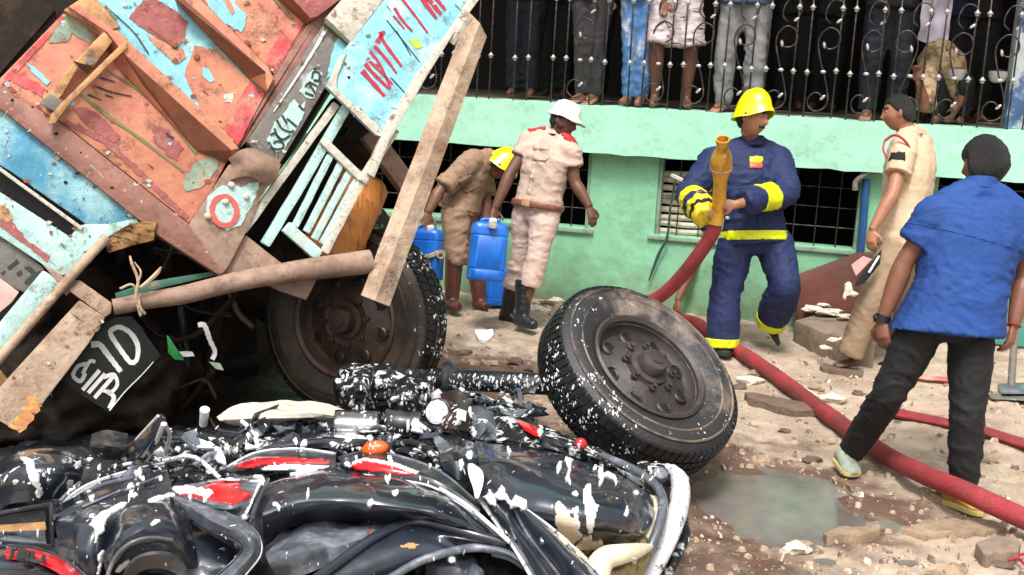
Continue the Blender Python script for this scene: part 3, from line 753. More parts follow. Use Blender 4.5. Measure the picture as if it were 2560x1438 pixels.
KH1 = cloth('pale_khaki_cloth', (214, 186, 168)); KH2 = cloth('pale_khaki_trouser_cloth', (226, 198, 182), (204, 176, 160)); KHB = cloth('brown_khaki_cloth', (168, 136, 110), (148, 116, 92)); KHC = cloth('cream_khaki_cloth', (216, 190, 158), (198, 172, 140)); KHT = cloth('tan_trouser_cloth', (158, 134, 106), (136, 114, 90))
NAVY = cloth('navy_turnout_cloth', (24, 40, 88), (18, 30, 68), rough=.75, bscale=120); BLUES = cloth('royal_blue_cotton', (28, 72, 144), (22, 60, 124)); BLK = cloth('black_denim', (15, 14, 16), (22, 21, 23)); HIVIS = M('hi_vis_yellow_tape', C(228, 238, 20, .88), .4, var=.05, bump=.1, bscale=120); HELM = M('yellow_helmet_shell', C(240, 232, 10, .88), .22, coat=.4, var=.03, bump=.02); WHITEHAT = M('white_hat_cloth', C(240, 238, 234, .86), .7, var=.04, bump=.15); BELT = M('brown_leather', C(140, 88, 72, .8), .5, bump=.2); BOOT = M('black_rubber_boot', C(38, 40, 44, .7), .38, c2=C(95, 85, 78, .7), amt=.22, scale=7, bump=.1); EPAU = M('red_epaulette', C(190, 40, 42, .85), .6, speck=C(220, 180, 120), samt=.15, sscale=60)
SHOEB = M('black_shoe', C(34, 34, 38, .7), .4, bump=.1); SHOEY = M('yellow_shoe', C(212, 172, 60, .85), .55, c2=C(130, 118, 98), amt=.4, scale=9, bump=.3); SHOEG = M('grey_green_shoe', C(150, 158, 140, .8), .6, c2=C(90, 88, 80), amt=.35, scale=9, bump=.3); SOLE = M('cream_sole', C(222, 200, 130, .85), .6, bump=.2); LEG = M('brown_leather_boot', C(98, 52, 44, .8), .4, c2=C(60, 42, 38), amt=.35, scale=7, coat=.2, bump=.2)

# --- the firefighter in navy with the hose
D1 = gd(1808, 893) + .05
FF = person('firefighter in navy turnout suit and yellow helmet gripping a brass hose nozzle', dict(
    head=(1882, 297, -.1), neck=(1880, 358, .02), sL=(1786, 404, -.02), sR=(1942, 396, .05), eL=(1722, 486, -.12), eR=(1966, 482, -.16), wL=(1764, 534, -.42), wR=(1838, 512, -.46),
    hL=(1838, 612, 0), hR=(1936, 606, .02), kL=(1812, 742, -.02), kR=(1964, 716, -.12), aL=(1806, 872, 0), aR=(1925, 808, .2), tL=(1812, 893, -.16), tR=(1938, 862, .1)), D1, SKIN['tan'],
    face=(.68, -.16, .66), up=(.10, 1, .0), wd=1.16, dp=1.2, infl=.03, shirt=NAVY, pants=NAVY, ssl=1.86, hem=-.02, pinfl=.036, lr=1.12, slr=1.25, plr=1.25, hands=dict(L=((.85, .15, .12), (.1, -.1, -.8), 1.1, 1), R=((-.92, .05, .05), (-.05, -.1, -.8), 1.1, -1)), facial=('moustache',), hair=True, hs=1.07, wr=.015, bulge=.03, feet={})
r1 = FF['root']; Q1 = FF['Q']; r1.name = 'person'
FF['shirt'].name = 'jacket'
hcn = (Q1['hL'] + Q1['hR']) / 2; scn = (Q1['sL'] + Q1['sR']) / 2
def pixtest(x0, y0, x1, y1, w0):      # band between two picture lines, evaluated on the cloth
    a, b = P(x0, y0, D1), P(x1, y1, D1); d = (b - a).normalized(); up = (scn - hcn).normalized()
    return lambda p: abs((p - a).dot(up) - (p - a).dot(d) * 0) < w0
upj = (scn - hcn).normalized()
hemz = hcn + upj * .02
armsd = lambda p: min(seg_d(p, Q1['sL'], Q1['eL']), seg_d(p, Q1['sR'], Q1['eR']), seg_d(p, Q1['eL'], Q1['wL']), seg_d(p, Q1['eR'], Q1['wR']))
bt_ = (upj + vR * .10).normalized(); strap('reflective_band', FF['sme'], hemz, hemz + bt_ * .062, lambda p: armsd(p) > .1, .006, HIVIS, r1)
for sd_, t0, t1 in (('R', .30, .55), ('L', .22, .42), ('L', .56, .8)):
    e_, w__ = Q1['e' + sd_], Q1['w' + sd_]; strap('reflective_band', FF['sme'], e_.lerp(w__, t0), e_.lerp(w__, t1), (lambda a, b: lambda p: seg_d(p, a, b) < .12)(e_, w__), .006, HIVIS, r1)
for sd_ in 'LR':
    e_, w__ = Q1['k' + sd_], Q1['a' + sd_]; strap('reflective_band', FF['pme'], e_.lerp(w__, .80), e_.lerp(w__, .96), (lambda a, b: lambda p: seg_d(p, a, b) < .16)(e_, w__), .006, HIVIS, r1)
YC = M('yellow_cuff_lining', C(232, 214, 40, .88), .6, c2=C(215, 180, 50), amt=.4, bump=.3)
cf = fuse([tube([Q1['eL'].lerp(Q1['wL'], .25), Q1['eL'].lerp(Q1['wL'], .7), Q1['wL'] + Vector((0, 0, -.03))], [.094, .098, .074], 14, seg=10), tube([Q1['eL'].lerp(Q1['wL'], .3), P(1724, 540, D1 - .25)], [.06, .04], 12, seg=6)], .010, 1); wrinkle(cf, .014, 11, (1, 0, .3), 1.5, 4)
link('cuff', cf, YC, r1, True)
e_, w__ = Q1['eL'], Q1['wL']; strap('cuff_band', cf, e_.lerp(w__, .50), e_.lerp(w__, .66), lambda p: seg_d(p, e_, w__) < .13, .003, NAVY, r1); strap('cuff_band', cf, e_.lerp(w__, .84), e_.lerp(w__, .92), lambda p: seg_d(p, e_, w__) < .13, .003, BLK, r1)
# chest badge
bx = P(1900, 402, D1 - .26); 
bdg = band('chest_badge', FF['sme'], lambda p: abs((p - bx).dot(vR)) < .042 and -.002 < (p - bx).dot(vU) < .040 and (p - bx).dot(cF) < .22, .010, HIVIS, r1)
band('chest_badge', FF['sme'], lambda p: abs((p - bx).dot(vR) + .004) < .044 and -.040 < (p - bx).dot(vU) < -.004 and (p - bx).dot(cF) < .22, .010, MT['red'], r1)
# jacket collar standing round the neck
nk = tube([FF['nb'] - upj * .03, FF['nb'] + upj * .045], [.105, .088], 20, seg=5, cap=True); 
link('collar', fuse([nk], .012, 2), NAVY, r1, True)
x1 = cv(1, 0, .1)
strap('jacket_seam', FF['sme'], hcn + upj * .1, FF['nb'] - upj * .06, lambda p: abs((p - hcn).dot(x1) - .012) < .022 and (p - hcn).dot(cF) < 0 and armsd(p) > .12, .005, NAVY, r1)
# helmet
def helmet(fr, c, root, mat, k=1.0):
    x, y, z = fr; v = []; f = []; nu, nv = 40, 14
    for j in range(nv + 1):
        t = j / nv
        for i in range(nu):
            a = 2 * math.pi * i / nu; ca, sa = math.cos(a), math.sin(a)
            drop = -.035 - .05 * max(0, -sa) ** 1.2 - .028 * abs(ca) ** 3 + .036 * max(0, sa) ** 2
            th = math.pi / 2 * t; rr = math.sin(th) ** .85; h = math.cos(th) ** .9
            br = 1 + .12 * max(0, t - .86) / .14 + .10 * max(0, sa) ** 2 * max(0, t - .8) / .2
            ridge = .006 * math.exp(-(ca / .16) ** 2) * (1 - t)
            v.append(c + (x * ca * .104 * rr * br + y * sa * .128 * rr * br + z * ((.142 + ridge) * h + (drop * t * t) + .012)) * k)
    n = len(v); v += [c + (q - c) * .94 for q in v]
    for j in range(nv):
        for i in range(nu):
            i2 = (i + 1) % nu; q = (j * nu + i, (j + 1) * nu + i, (j + 1) * nu + i2, j * nu + i2); f.append(q); f.append(tuple(n + e for e in q[::-1]))
    for i in range(nu):
        i2 = (i + 1) % nu; a = nv * nu; f.append((a + i, a + n + i, a + n + i2, a + i2))
    o = MB().add(v, f).put('helmet', mat, root, True)
    for s in (-1, 1): MB().add(*ellip(c + (x * .108 * s - z * .03 + y * .02) * k, x * .006, y * .014, z * .014, 10, 6)).put('rivet', MT['greypost'], o, True)
    return o
helmet(FF['fr'], Q1['head'] + FF['fr'][2] * .050 - FF['fr'][1] * .010, r1, HELM, 1.04)
shoe(r1, P(1798, 885, D1 + .10), P(1815, 893, D1 - .16), SHOEB, 'boot', .055, .1)
shoe(r1, P(1906, 812, D1 + .30), P(1941, 862, D1 + .12), SHOEB, 'boot', .052, .09, upv=(.2, .6, .6))

# --- the man with the white hat
D2 = gd(1312, 832)
WH = person('man in pale khaki uniform and white hat carrying a blue jerrycan by its handle', dict(
    head=(1410, 306, -.05), neck=(1396, 338, .02), sL=(1326, 354, .03), sR=(1424, 380, -.12), eL=(1276, 432, -.02), eR=(1437, 455, -.12), wL=(1238, 520, -.06), wR=(1474, 518, -.16),
    hL=(1316, 528, .05), hR=(1366, 536, -.05), kL=(1306, 640, .16), kR=(1346, 632, -.06), aL=(1266, 790, .34), aR=(1304, 795, .0), tL=(1296, 815, .32), tR=(1342, 824, -.05)), D2, SKIN['dark'],
    face=(.80, -.36, .48), up=(.40, 1, .05), hs=.97, wd=1.0, dp=.98, infl=.022, shirt=KH1, pants=KH2, ssl=.52, hem=.04, hemflare=.02, pinfl=.02, psl=.52, cuffflare=.012, hands=dict(L=((-.15, -1, .15), (.5, 0, .6), .95, 1), R=((.25, -1, .05), (-.4, .1, -.6), .35, -1)), facial=('beard',), wr=.0125, feet={})
r2 = WH['root']; Q2 = WH['Q']; up2 = ((Q2['sL'] + Q2['sR']) / 2 - (Q2['hL'] + Q2['hR']) / 2).normalized(); hc2 = (Q2['hL'] + Q2['hR']) / 2
b2 = hc2 + up2 * .045
bt = fuse([torso(Q2['hL'], Q2['hR'], Q2['sL'], Q2['sR'], WH['nb'], 1.0, .98, .036, .06, .16)], .011, 1)
blt = link('belt', bt, BELT, r2, True)
# hat: dome and sloping brim
fr2 = WH['fr']; x, y, z = fr2; hc = Q2['head'] + z * .06 - y * .012
hv, hf = [], []; prof = [(.005, .098), (.05, .092), (.085, .07), (.098, .035), (.102, .005), (.108, -.002), (.128, -.02), (.144, -.034), (.143, -.04), (.125, -.028), (.1, -.014), (.094, .0), (.08, .06)]
for r_, h_ in prof:
    for k in range(36):
        a = 6.2832 * k / 36; fr_ = max(0, math.sin(a)) ** 1.5; kk = 1 if r_ <= .105 else (.108 + (r_ - .108) * (.35 + 1.25 * fr_)) / r_
        hv.append(hc + x * math.cos(a) * r_ * .92 * kk + y * math.sin(a) * r_ * 1.1 * kk + z * (h_ + .012 * (noise.noise(Vector((math.cos(a) * 2, math.sin(a) * 2, r_ * 20))) if r_ > .1 else .3)))
for j in range(len(prof) - 1):
    for k in range(36): hf.append((j * 36 + k, j * 36 + (k + 1) % 36, j * 36 + 36 + (k + 1) % 36, j * 36 + 36 + k))
hf.append(tuple(range(36)))
MB().add(hv, hf).put('hat', WHITEHAT, r2, True)
collar(WH, KH1, r2, WH['nb'] + up2 * .012, up2, .07, .102, .03, head_frame(cv(.6, 0, .75), up2))
def epaulette(R, sd_, root, mat, nb):
    Q = R['Q']; a = Q['s' + sd_]; b = nb; m = band('epaulette', R['sme'], lambda p: .02 < seg_t(p, a, b) < .62 and abs((p - a).dot((b - a).cross(Vector((0, 0, 1))).normalized())) < .034 and p.z > min(a.z, b.z) + .02, .007, mat, root)
epaulette(WH, 'L', r2, EPAU, WH['nb']); epaulette(WH, 'R', r2, EPAU, WH['nb'])
def pocket(R, px, py, dd, D, root, mat, w_=.055, h_=.06, ang=0.0):
    c = P(px, py, D + dd); ru, uu = vR * math.cos(ang) + vU * math.sin(ang), vU * math.cos(ang) - vR * math.sin(ang)
    f_ = lambda p: (p - c).length < .25 and (p - c).dot(cF) < .16
    o = band('pocket', R['sme'], lambda p: f_(p) and abs((p - c).dot(ru)) < w_ and abs((p - c).dot(uu)) < h_, .005, mat, root)
    if o: band('flap', R['sme'], lambda p: f_(p) and abs((p - c).dot(ru)) < w_ + .003 and h_ * .4 < (p - c).dot(uu) < h_ + .004, .010, mat, o)
pocket(WH, 1352, 385, -.1, D2, r2, KH1, .05, .055, -.1)
f2 = (Q2['hR'] - Q2['hL']).cross(up2).normalized(); f2 = f2 if f2.dot(cF) < 0 else -f2; x2 = up2.cross(f2)
def front(p, c, f_): return (p - c).dot(f_) > .02
strap('shirt_placket', WH['sme'], hc2 + up2 * .1, WH['nb'] - up2 * .02, lambda p: abs((p - hc2).dot(x2) + .01) < .019 and front(p, hc2, f2), .004, KH1, r2)
BTN = M('pale_button', C(235, 225, 210, .85), .4)
BVh = BVHTree.FromPolygons([tuple(v.co) for v in WH['sme'].vertices], [tuple(p.vertices) for p in WH['sme'].polygons])
for k in (.15, .25, .35, .45):
    o_ = hc2 + up2 * k + f2 * .6 - x2 * .01; h_ = BVh.ray_cast(o_, -f2)
    if h_[0]: MB().add(*lathe(h_[0] + f2 * .004, f2, [(.009, 0), (.009, .004), (0, .005)], 10)).put('button', BTN, r2, True)
h_ = BVHTree.FromPolygons([tuple(v.co) for v in bt.vertices], [tuple(p.vertices) for p in bt.polygons]).ray_cast(hc2 + up2 * .06 + f2 * .6, -f2)
if h_[0]: MB().add(*box(h_[0] + f2 * .004, x2 * .035, up2 * .026, f2 * .006)).put('buckle', MT['ochre'], blt, bevel=.004)
boot(r2, P(1312, 700, D2 - .01), P(1304, 795, D2), P(1290, 812, D2 + .04), P(1338, 826, D2 - .1), BOOT, .066)
boot(r2, P(1286, 702, D2 + .25), P(1266, 785, D2 + .34), P(1252, 800, D2 + .38), P(1296, 815, D2 + .3), BOOT, .064)

# --- the bending man behind him
D3 = gd(1133, 783)
BM = person('bending man in brown khaki uniform and brown boots reaching down to a blue jerrycan', dict(
    head=(1253, 413, -.05), neck=(1232, 398, 0), sL=(1180, 402, -.16), sR=(1206, 408, .16), eL=(1098, 478, -.26), eR=(1215, 500, .1), wL=(1070, 532, -.32), wR=(1212, 580, .05),
    hL=(1138, 528, -.1), hR=(1160, 526, .1), kL=(1142, 640, -.1), kR=(1186, 632, .12), aL=(1128, 752, -.04), aR=(1198, 760, .12), tL=(1140, 780, -.16), tR=(1212, 780, .06)), D3, SKIN['brown'],
    face=(.62, -.7, .2), up=(.75, .55, 0), infl=.026, shirt=KHB, pants=KHB, ssl=.88, hem=0.0, pinfl=.026, psl=.15 + .02, hands=dict(L=((-.15, -1, .1), (.3, 0, .6), .7, 1), R=((0, -1, 0), (0, 0, -1), .6, -1)), wr=.013, feet={}, hair=True)
r3 = BM['root']; Q3 = BM['Q']
fr3 = BM['fr']; helmet(fr3, Q3['head'] + fr3[2] * .012, r3, HELM, 1.0)
for s_, (tp, an, hl, to) in dict(L=((1136, 646, -.1), (1128, 752, -.05), (1112, 768, .02), (1146, 780, -.16)), R=((1188, 640, .12), (1198, 755, .12), (1190, 770, .16), (1216, 780, .04))).items():
    boot(r3, *[P(a, b, D3 + c) for a, b, c in (tp, an, hl, to)], LEG, .07)
bt3 = fuse([torso(Q3['hL'], Q3['hR'], Q3['sL'], Q3['sR'], BM['nb'], 1, 1, .034, .03, .12)], .012, 1); link('belt', bt3, BELT, r3, True)
pocket(BM, 1170, 462, -.2, D3, r3, KHB, .05, .05, .5)
collar(BM, KHB, r3, BM['nb'], (BM['nb'] - Q3['hL']).normalized(), .07, .095, .04, head_frame(cv(.3, -.6, .8), (BM['nb'] - Q3['hL']).normalized()))

# --- the policeman at the wall
D4 = gd(2120, 922)
PO = person('policeman in cream khaki uniform with red shoulder cord walking beside the green wall', dict(
    head=(2246, 284, 0), neck=(2272, 330, .02), sL=(2256, 386, -.16), sR=(2300, 358, .18), eL=(2232, 484, -.24), eR=(2262, 478, .30), wL=(2180, 576, -.26), wR=(2232, 560, .22),
    hL=(2238, 622, -.1), hR=(2272, 618, .1), kL=(2178, 748, -.16), kR=(2268, 750, .2), aL=(2124, 890, -.08), aR=(2254, 890, .3), tL=(2092, 912, -.05), tR=(2200, 915, .2)), D4, SKIN['tan'],
    face=(-.9, -.05, -.3), up=(-.06, 1, 0), infl=.028, shirt=KHC, pants=KHT, ssl=.52, hem=.03, hemflare=.02, pinfl=.026, psl=1, cuffflare=.004, hands=dict(L=((-.1, -1, .1), (.5, 0, -.5), .45, -1), R=((-.1, -1, .0), (-.5, 0, .5), .6, 1)), wr=.0075, feet={}, wd=1.04, dp=1.15)
r4 = PO['root']; Q4 = PO['Q']
up4 = ((Q4['sL'] + Q4['sR']) / 2 - (Q4['hL'] + Q4['hR']) / 2).normalized()
collar(PO, KHC, r4, PO['nb'] - up4 * .005, (up4 + cv(-.3, .3, 0)).normalized(), .066, .085, .045, head_frame(cv(-.9, 0, .2), up4))
bt4 = fuse([torso(Q4['hL'], Q4['hR'], Q4['sL'], Q4['sR'], PO['nb'], 1.04, 1.15, .044, -.02, .055)], .011, 1); link('belt', bt4, BELT, r4, True)
RC = M('red_cord', C(178, 30, 44, .85), .6)
sp = Q4['sL']
MB().add(*tube([P(2212, 352, D4 - .17), P(2236, 338, D4 - .20), P(2262, 352, D4 - .235), P(2280, 385, D4 - .22), P(2284, 410, D4 - .2)], .009, 8, seg=24)).add(*tube([P(2212, 352, D4 - .17), P(2208, 372, D4 - .2), P(2216, 395, D4 - .24)], .007, 8, seg=12)).put('shoulder_cord', RC, r4, True)
band('arm_badge', PO['sme'], lambda p: .12 < seg_t(p, Q4['sL'], Q4['eL']) < .3 and (p - sp).dot(vR) < -.02 and seg_d(p, Q4['sL'], Q4['eL']) < .1 and (p - sp).dot(cF) < -.04, .004, BLK, r4)
shoe(r4, P(2150, 915, D4 + .02), P(2086, 918, D4 - .05), M('brown_sandal', C(110, 82, 66, .8), .6, bump=.3), 'shoe', .045, .07)
shoe(r4, P(2262, 912, D4 + .22), P(2196, 918, D4 + .2), SHOEB, 'shoe', .045, .07)

# --- the man in the blue shirt, seen from behind
D5 = gd(2400, 1268)
BL = person('man in blue short sleeved shirt and black trousers with his back turned, beside the hose', dict(
    head=(2462, 412, .03), neck=(2447, 470, .0), sL=(2344, 540, -.02), sR=(2546, 552, 0), eL=(2262, 655, .02), eR=(2560, 692, .02), wL=(2204, 802, .05), wR=(2534, 816, -.02),
    hL=(2305, 812, 0), hR=(2430, 822, 0), kL=(2222, 985, .08), kR=(2418, 1035, -.03), aL=(2128, 1130, .42), aR=(2408, 1212, .02), tL=(2118, 1180, .36), tR=(2455, 1276, -.06)), D5, SKIN['brown'],
    face=(-.62, -.06, -.78), up=(.03, 1, .0), hs=1.0, wd=1.22, dp=1.15, lr=1.05, infl=.034, shirt=BLUES, pants=BLK, ssl=.66, hem=-.06, hemflare=.12, pinfl=.014, psl=1, plr=1.05, hands=dict(L=((.05, -1, .1), (.6, 0, -.5), .5, 1), R=((-.2, -1, .0), (-.6, 0, -.5), .8, -1)), wr=.0105, feet={}, cvox=.010, bulge=.02)
r5 = BL['root']; Q5 = BL['Q']; up5 = ((Q5['sL'] + Q5['sR']) / 2 - (Q5['hL'] + Q5['hR']) / 2).normalized()
head_patch('hair', Q5['head'], BL['fr'], lambda x, y, z: (z - (.03 if y > .03 else -.09)) / .03, .02, HAIR, r5, 1.0, .0045, 4, (0, -.0, .006))
collar(BL, BLUES, r5, BL['nb'] - up5 * .0, up5, .068, .080, .045, head_frame(cv(-.5, 0, -.85), up5))
bk5 = cv(0, 0, 1)
strap('yoke_seam', BL['sme'], Q5['hL'].lerp(Q5['hR'], .5) + up5 * .415, Q5['hL'].lerp(Q5['hR'], .5) + up5 * .421, lambda p: (p - Q5['hL']).dot(bk5) > -.05 and seg_d(p, Q5['sL'], Q5['eL']) > .07 and seg_d(p, Q5['sR'], Q5['eR']) > .07, .0016, BLUES, r5)
WT = M('black_watch', C(25, 25, 28), .3)
MB().add(*tube([Q5['wL'] + (Q5['eL'] - Q5['wL']).normalized() * k for k in (-.002, .028)], [.037, .038], 16)).put('wristwatch', WT, r5, True)
MB().add(*ellip(Q5['wL'] + (Q5['eL'] - Q5['wL']).normalized() * .013 - vR * .036, vR * .009, vU * .02, cF * .02, 12, 8)).put('watch_face', WT, r5, True)
MB().add(*lathe(Q5['wR'], (Q5['eR'] - Q5['wR']), [(.033, 0), (.036, .003), (.033, .006)], 18)).put('wrist_thread', RC, r5, True)
sh = shoe(r5, P(2362, 1250, D5 + .06), P(2464, 1286, D5 - .10), SHOEY, 'shoe', .052, .10, SOLE)
shoe(r5, P(2098, 1150, D5 + .44), P(2136, 1190, D5 + .30), SHOEG, 'shoe', .05, .085, SOLE)

# --- the man bending behind the firefighter, one bare arm on the hose
D6 = gd(1880, 812) + .25
BH = person('bare armed man crouching behind the navy firefighter with a hand on the red hose', dict(
    head=(1800, 480, .15), neck=(1835, 500, .1), sL=(1795, 545, .0), sR=(1880, 540, .2), eL=(1738, 648, -.12), eR=(1900, 640, .2), wL=(1694, 752, -.2), wR=(1860, 700, .0),
    hL=(1900, 650, .05), hR=(1930, 640, .25), kL=(1862, 730, -.05), kR=(1900, 730, .15), aL=(1885, 800, .1), aR=(1930, 795, .3), tL=(1862, 815, .0), tR=(1905, 812, .2)), D6, SKIN['brown'],
    face=(-.8, -.5, .2), up=(-.3, 1, 0), shirt=BLK, pants=BLK, ssl=.4, hem=0, hands=dict(L=((-.05, -1, .1), (.6, 0, -.4), .7, 1)), voxel=.011, cvox=.016, feet={})
shoe(BH['root'], P(1885, 812, D6 + .1), P(1862, 818, D6 - .1), SHOEB, 'shoe', .05, .08); shoe(BH['root'], P(1930, 808, D6 + .3), P(1905, 814, D6 + .1), SHOEB, 'shoe', .05, .08)
# ------------------------------------------------------------------ onlookers on the verandah
def hz(px, py, back):                  # point on the verandah floor, a distance behind the rail
    s, h = WS(px, ledge_y(px), RO - back)
    return W(s, HT, RO - back)
def onlooker(label, px, back, sk, shirt, pants, face=(0, -.4, 1), H=1.68, stance=.09, psl=1, shoes=None, ssl=.5, lean=0.0, sep=None, hemflare=.08, hem=-.08, arm=None, group=None, turn=0.0, wd=1.0, pinfl=.02, tb=False, voxel=.016, wr=.015):
    q = WS(px, ledge_y(px), RO)[0]; b = W(q, HT, RO - back); k = H / 1.7
    x = (wu * math.cos(turn) + wn * math.sin(turn)); fwd = Vector((x.y, -x.x, 0)); st = stance
    J = {}
    for sd_, s in (('L', -1), ('R', 1)):
        J['a' + sd_] = b + x * s * st + Vector((0, 0, .08)); J['t' + sd_] = b + x * s * (st + .02) + fwd * .15 + Vector((0, 0, .03))
        J['k' + sd_] = b + x * s * st * 1.05 + fwd * .05 + Vector((0, 0, .48 * k)); J['h' + sd_] = b + x * s * .085 + Vector((0, 0, .90 * k))
        J['s' + sd_] = b + x * s * .19 * k + fwd * lean + Vector((0, 0, 1.40 * k)); J['e' + sd_] = J['s' + sd_] + x * s * .05 + fwd * .06 - Vector((0, 0, .29))
        J['w' + sd_] = J['e' + sd_] + fwd * (.06 if arm else .22) - Vector((0, 0, .25 if arm else -.08))
    J['head'] = b + fwd * (lean + .04) + Vector((0, 0, 1.57 * k)); J['neck'] = b + fwd * lean + Vector((0, 0, 1.46 * k))
    R = person(label, J, 0, sk, face=face, shirt=shirt, pants=pants, psl=psl, ssl=ssl, voxel=voxel, cvox=.017, hem=hem, hemflare=hemflare, eyes=False, feet={'bare': 1}, group=group, wd=wd, pinfl=pinfl, wr=wr)
    if shoes:
        for sd_ in 'LR': shoe(R['root'], J['a' + sd_] - Vector((0, 0, .075)) - (J['t' + sd_] - J['a' + sd_]).normalized() * .05, J['t' + sd_] + (J['t' + sd_] - J['a' + sd_]).normalized() * .05 - Vector((0, 0, .025)), shoes, 'shoe', .045, .07)
    return R
def dkc(n, *c): return cloth(n, c)
JEAN = M('washed_blue_jeans', C(84, 130, 184, .85), .8, c2=C(190, 205, 222, .85), amt=.36, scale=7, soft=.1, bump=.35, bscale=60, stretch=(1, 1, .55))
STRP = M('crumpled_striped_cotton', C(216, 200, 200, .85), .8, c2=C(88, 72, 76, .85), amt=.32, scale=9, soft=.05, bump=.3, stretch=(1, 1, 5))
GREY = cloth('grey_twill', (150, 150, 152)); DNAV = cloth('dark_navy_cotton', (16, 18, 34)); DGRN = cloth('dark_green_cotton', (24, 34, 32)); DMAR = cloth('dark_maroon_cotton', (40, 20, 26)); DGRY = cloth('charcoal_denim', (60, 57, 59)); SLT = cloth('slate_blue_shirt_cloth', (78, 96, 122)); LSHIRT = cloth('pale_blue_shirt_cloth', (150, 170, 200)); SAND = M('tan_sandal', C(170, 130, 100, .8), .6, bump=.2)
GRP = None
onlooker('onlooker in faded torn light blue jeans standing at the railing', 1578, .22, SKIN['brown'], LSHIRT, JEAN, arm=1, stance=.05, shoes=None, turn=.25, pinfl=.012, wr=.014, voxel=.013)
onlooker('onlooker in crumpled cream striped shorts with bare legs behind the railing', 1668, .16, SKIN['dark'], STRP, STRP, psl=-.05, stance=.125, hem=.06, turn=-.15, wr=.018, pinfl=.02, voxel=.013)
onlooker('onlooker in slate blue shirt and grey trousers behind the railing', 1838, .2, SKIN['brown'], SLT, GREY, stance=.115, shoes=SAND, hem=-.12, turn=.2, ssl=1.9, voxel=.013)
onlooker('onlooker in black shirt and charcoal trousers left of the torn jeans', 1458, .2, SKIN['brown'], BLK, DGRY, stance=.045, shoes=SAND, turn=.3)
onlooker('onlooker in dark navy trousers nearest the truck end of the railing', 1240, .9, SKIN['dark'], DMAR, DNAV, stance=.08)
onlooker('onlooker in dark green clothes standing in the shade of the verandah', 1292, 1.5, SKIN['dark'], BLK, DGRN, stance=.07)
onlooker('onlooker in dark maroon trousers in the shade beside the dark green one', 1352, 1.7, SKIN['dark'], DNAV, DMAR, stance=.07)
onlooker('onlooker with dark navy trousers and shirt between maroon and charcoal trousers', 1404, 1.3, SKIN['dark'], DNAV, DNAV, stance=.07)
onlooker('onlooker in dark clothes seen through the scrolls above the yellow helmet', 1960, 1.8, SKIN['dark'], BLK, BLK, stance=.08)
onlooker('onlooker in navy trousers with pale shoes above the policeman', 2205, .3, SKIN['brown'], BLK, DNAV, stance=.1, shoes=SAND)
onlooker('onlooker in dark blue shirt at the right end of the railing', 2385, 1.3, SKIN['brown'], cloth('dark_blue_cotton', (20, 32, 58)), DNAV, stance=.09)
onlooker('onlooker in maroon shirt and black trousers next to the blue white pillar', 2476, 1.4, SKIN['brown'], DMAR, BLK, stance=.09)
onlooker('onlooker in black clothes in the shade right of the grey trousers', 2060, 1.9, SKIN['dark'], DGRN, BLK, stance=.08)
sq = WS(2310, 300, RO)[0]; D7 = (W(sq, HT + .3, RO - .22) - CAM).dot(cF)
SQ = person('onlooker squatting behind the railing with a khaki sleeve and one hand on a bar', dict(
    head=(2345, 70, .25), neck=(2345, 110, .25), sL=(2322, 150, .1), sR=(2385, 150, .35), eL=(2314, 272, -.08), eR=(2405, 235, .3), wL=(2298, 205, -.16), wR=(2385, 280, .15),
    hL=(2350, 268, .4), hR=(2400, 268, .55), kL=(2330, 205, .1), kR=(2410, 205, .25), aL=(2345, 292, .2), aR=(2400, 296, .35), tL=(2335, 300, .08), tR=(2395, 302, .22)), D7, SKIN['brown'], face=(-.3, -.3, .8), shirt=M('patterned_khaki_cloth', C(190, 165, 125, .8), .8, c2=C(120, 98, 70), amt=.45, scale=16, soft=.06, bump=.3), pants=BLK, ssl=.98, hem=0, hands=dict(L=((-.15, 1, .05), (-.6, 0, .5), .8, 1)), voxel=.011, cvox=.014, eyes=False, wr=.012, feet={'bare': 1})
# pale cloth draped on the rail and two steel bowls behind the bars
cl = thing('draped_cloth', 'grey lilac cloth hanging from the railing above the raised hand', 'cloth', tuple(W(WS(2332, 60)[0], HT + .8, 0)))
q0 = WS(2305, 30, 0)[0]
MB().add(*sheet([[W(q0 + i * .07, HT + .98 - j * .12 - .02 * math.sin(i * 2), -.06 + .03 * math.sin(i * 1.9 + j)) for i in range(4)] for j in range(4)], 14, 12, .006, .02, 9)).put('cloth', cloth('grey_lilac_cloth', (175, 168, 180)), cl, True)
for i, px in enumerate((2391, 2494)):
    s_, h_ = WS(px, 187 + i * 5, -.1)
    o = thing('steel_bowl', ('steel bowl tied behind the bars, nearer the raised hand', 'steel bowl tied behind the bars, nearer the blue pillar')[i], 'bowl', tuple(W(s_, h_, -.1)), 'steel bowls behind the railing')
    MB().add(*lathe(W(s_, h_ - .045, -.1), (0, 0, 1), [(.02, 0), (.05, .012), (.065, .05), (.066, .085), (.06, .085), (.058, .05), (.04, .02)], 20)).put('bowl', MT['knob'], o, True)
    MB().add(*tube([W(s_ - .06, h_ + .035, -.1), W(s_, h_ + .05, -.02), W(s_ + .06, h_ + .035, -.1)], .004, 6, seg=10)).put('tie', MT['iron'], o, True)
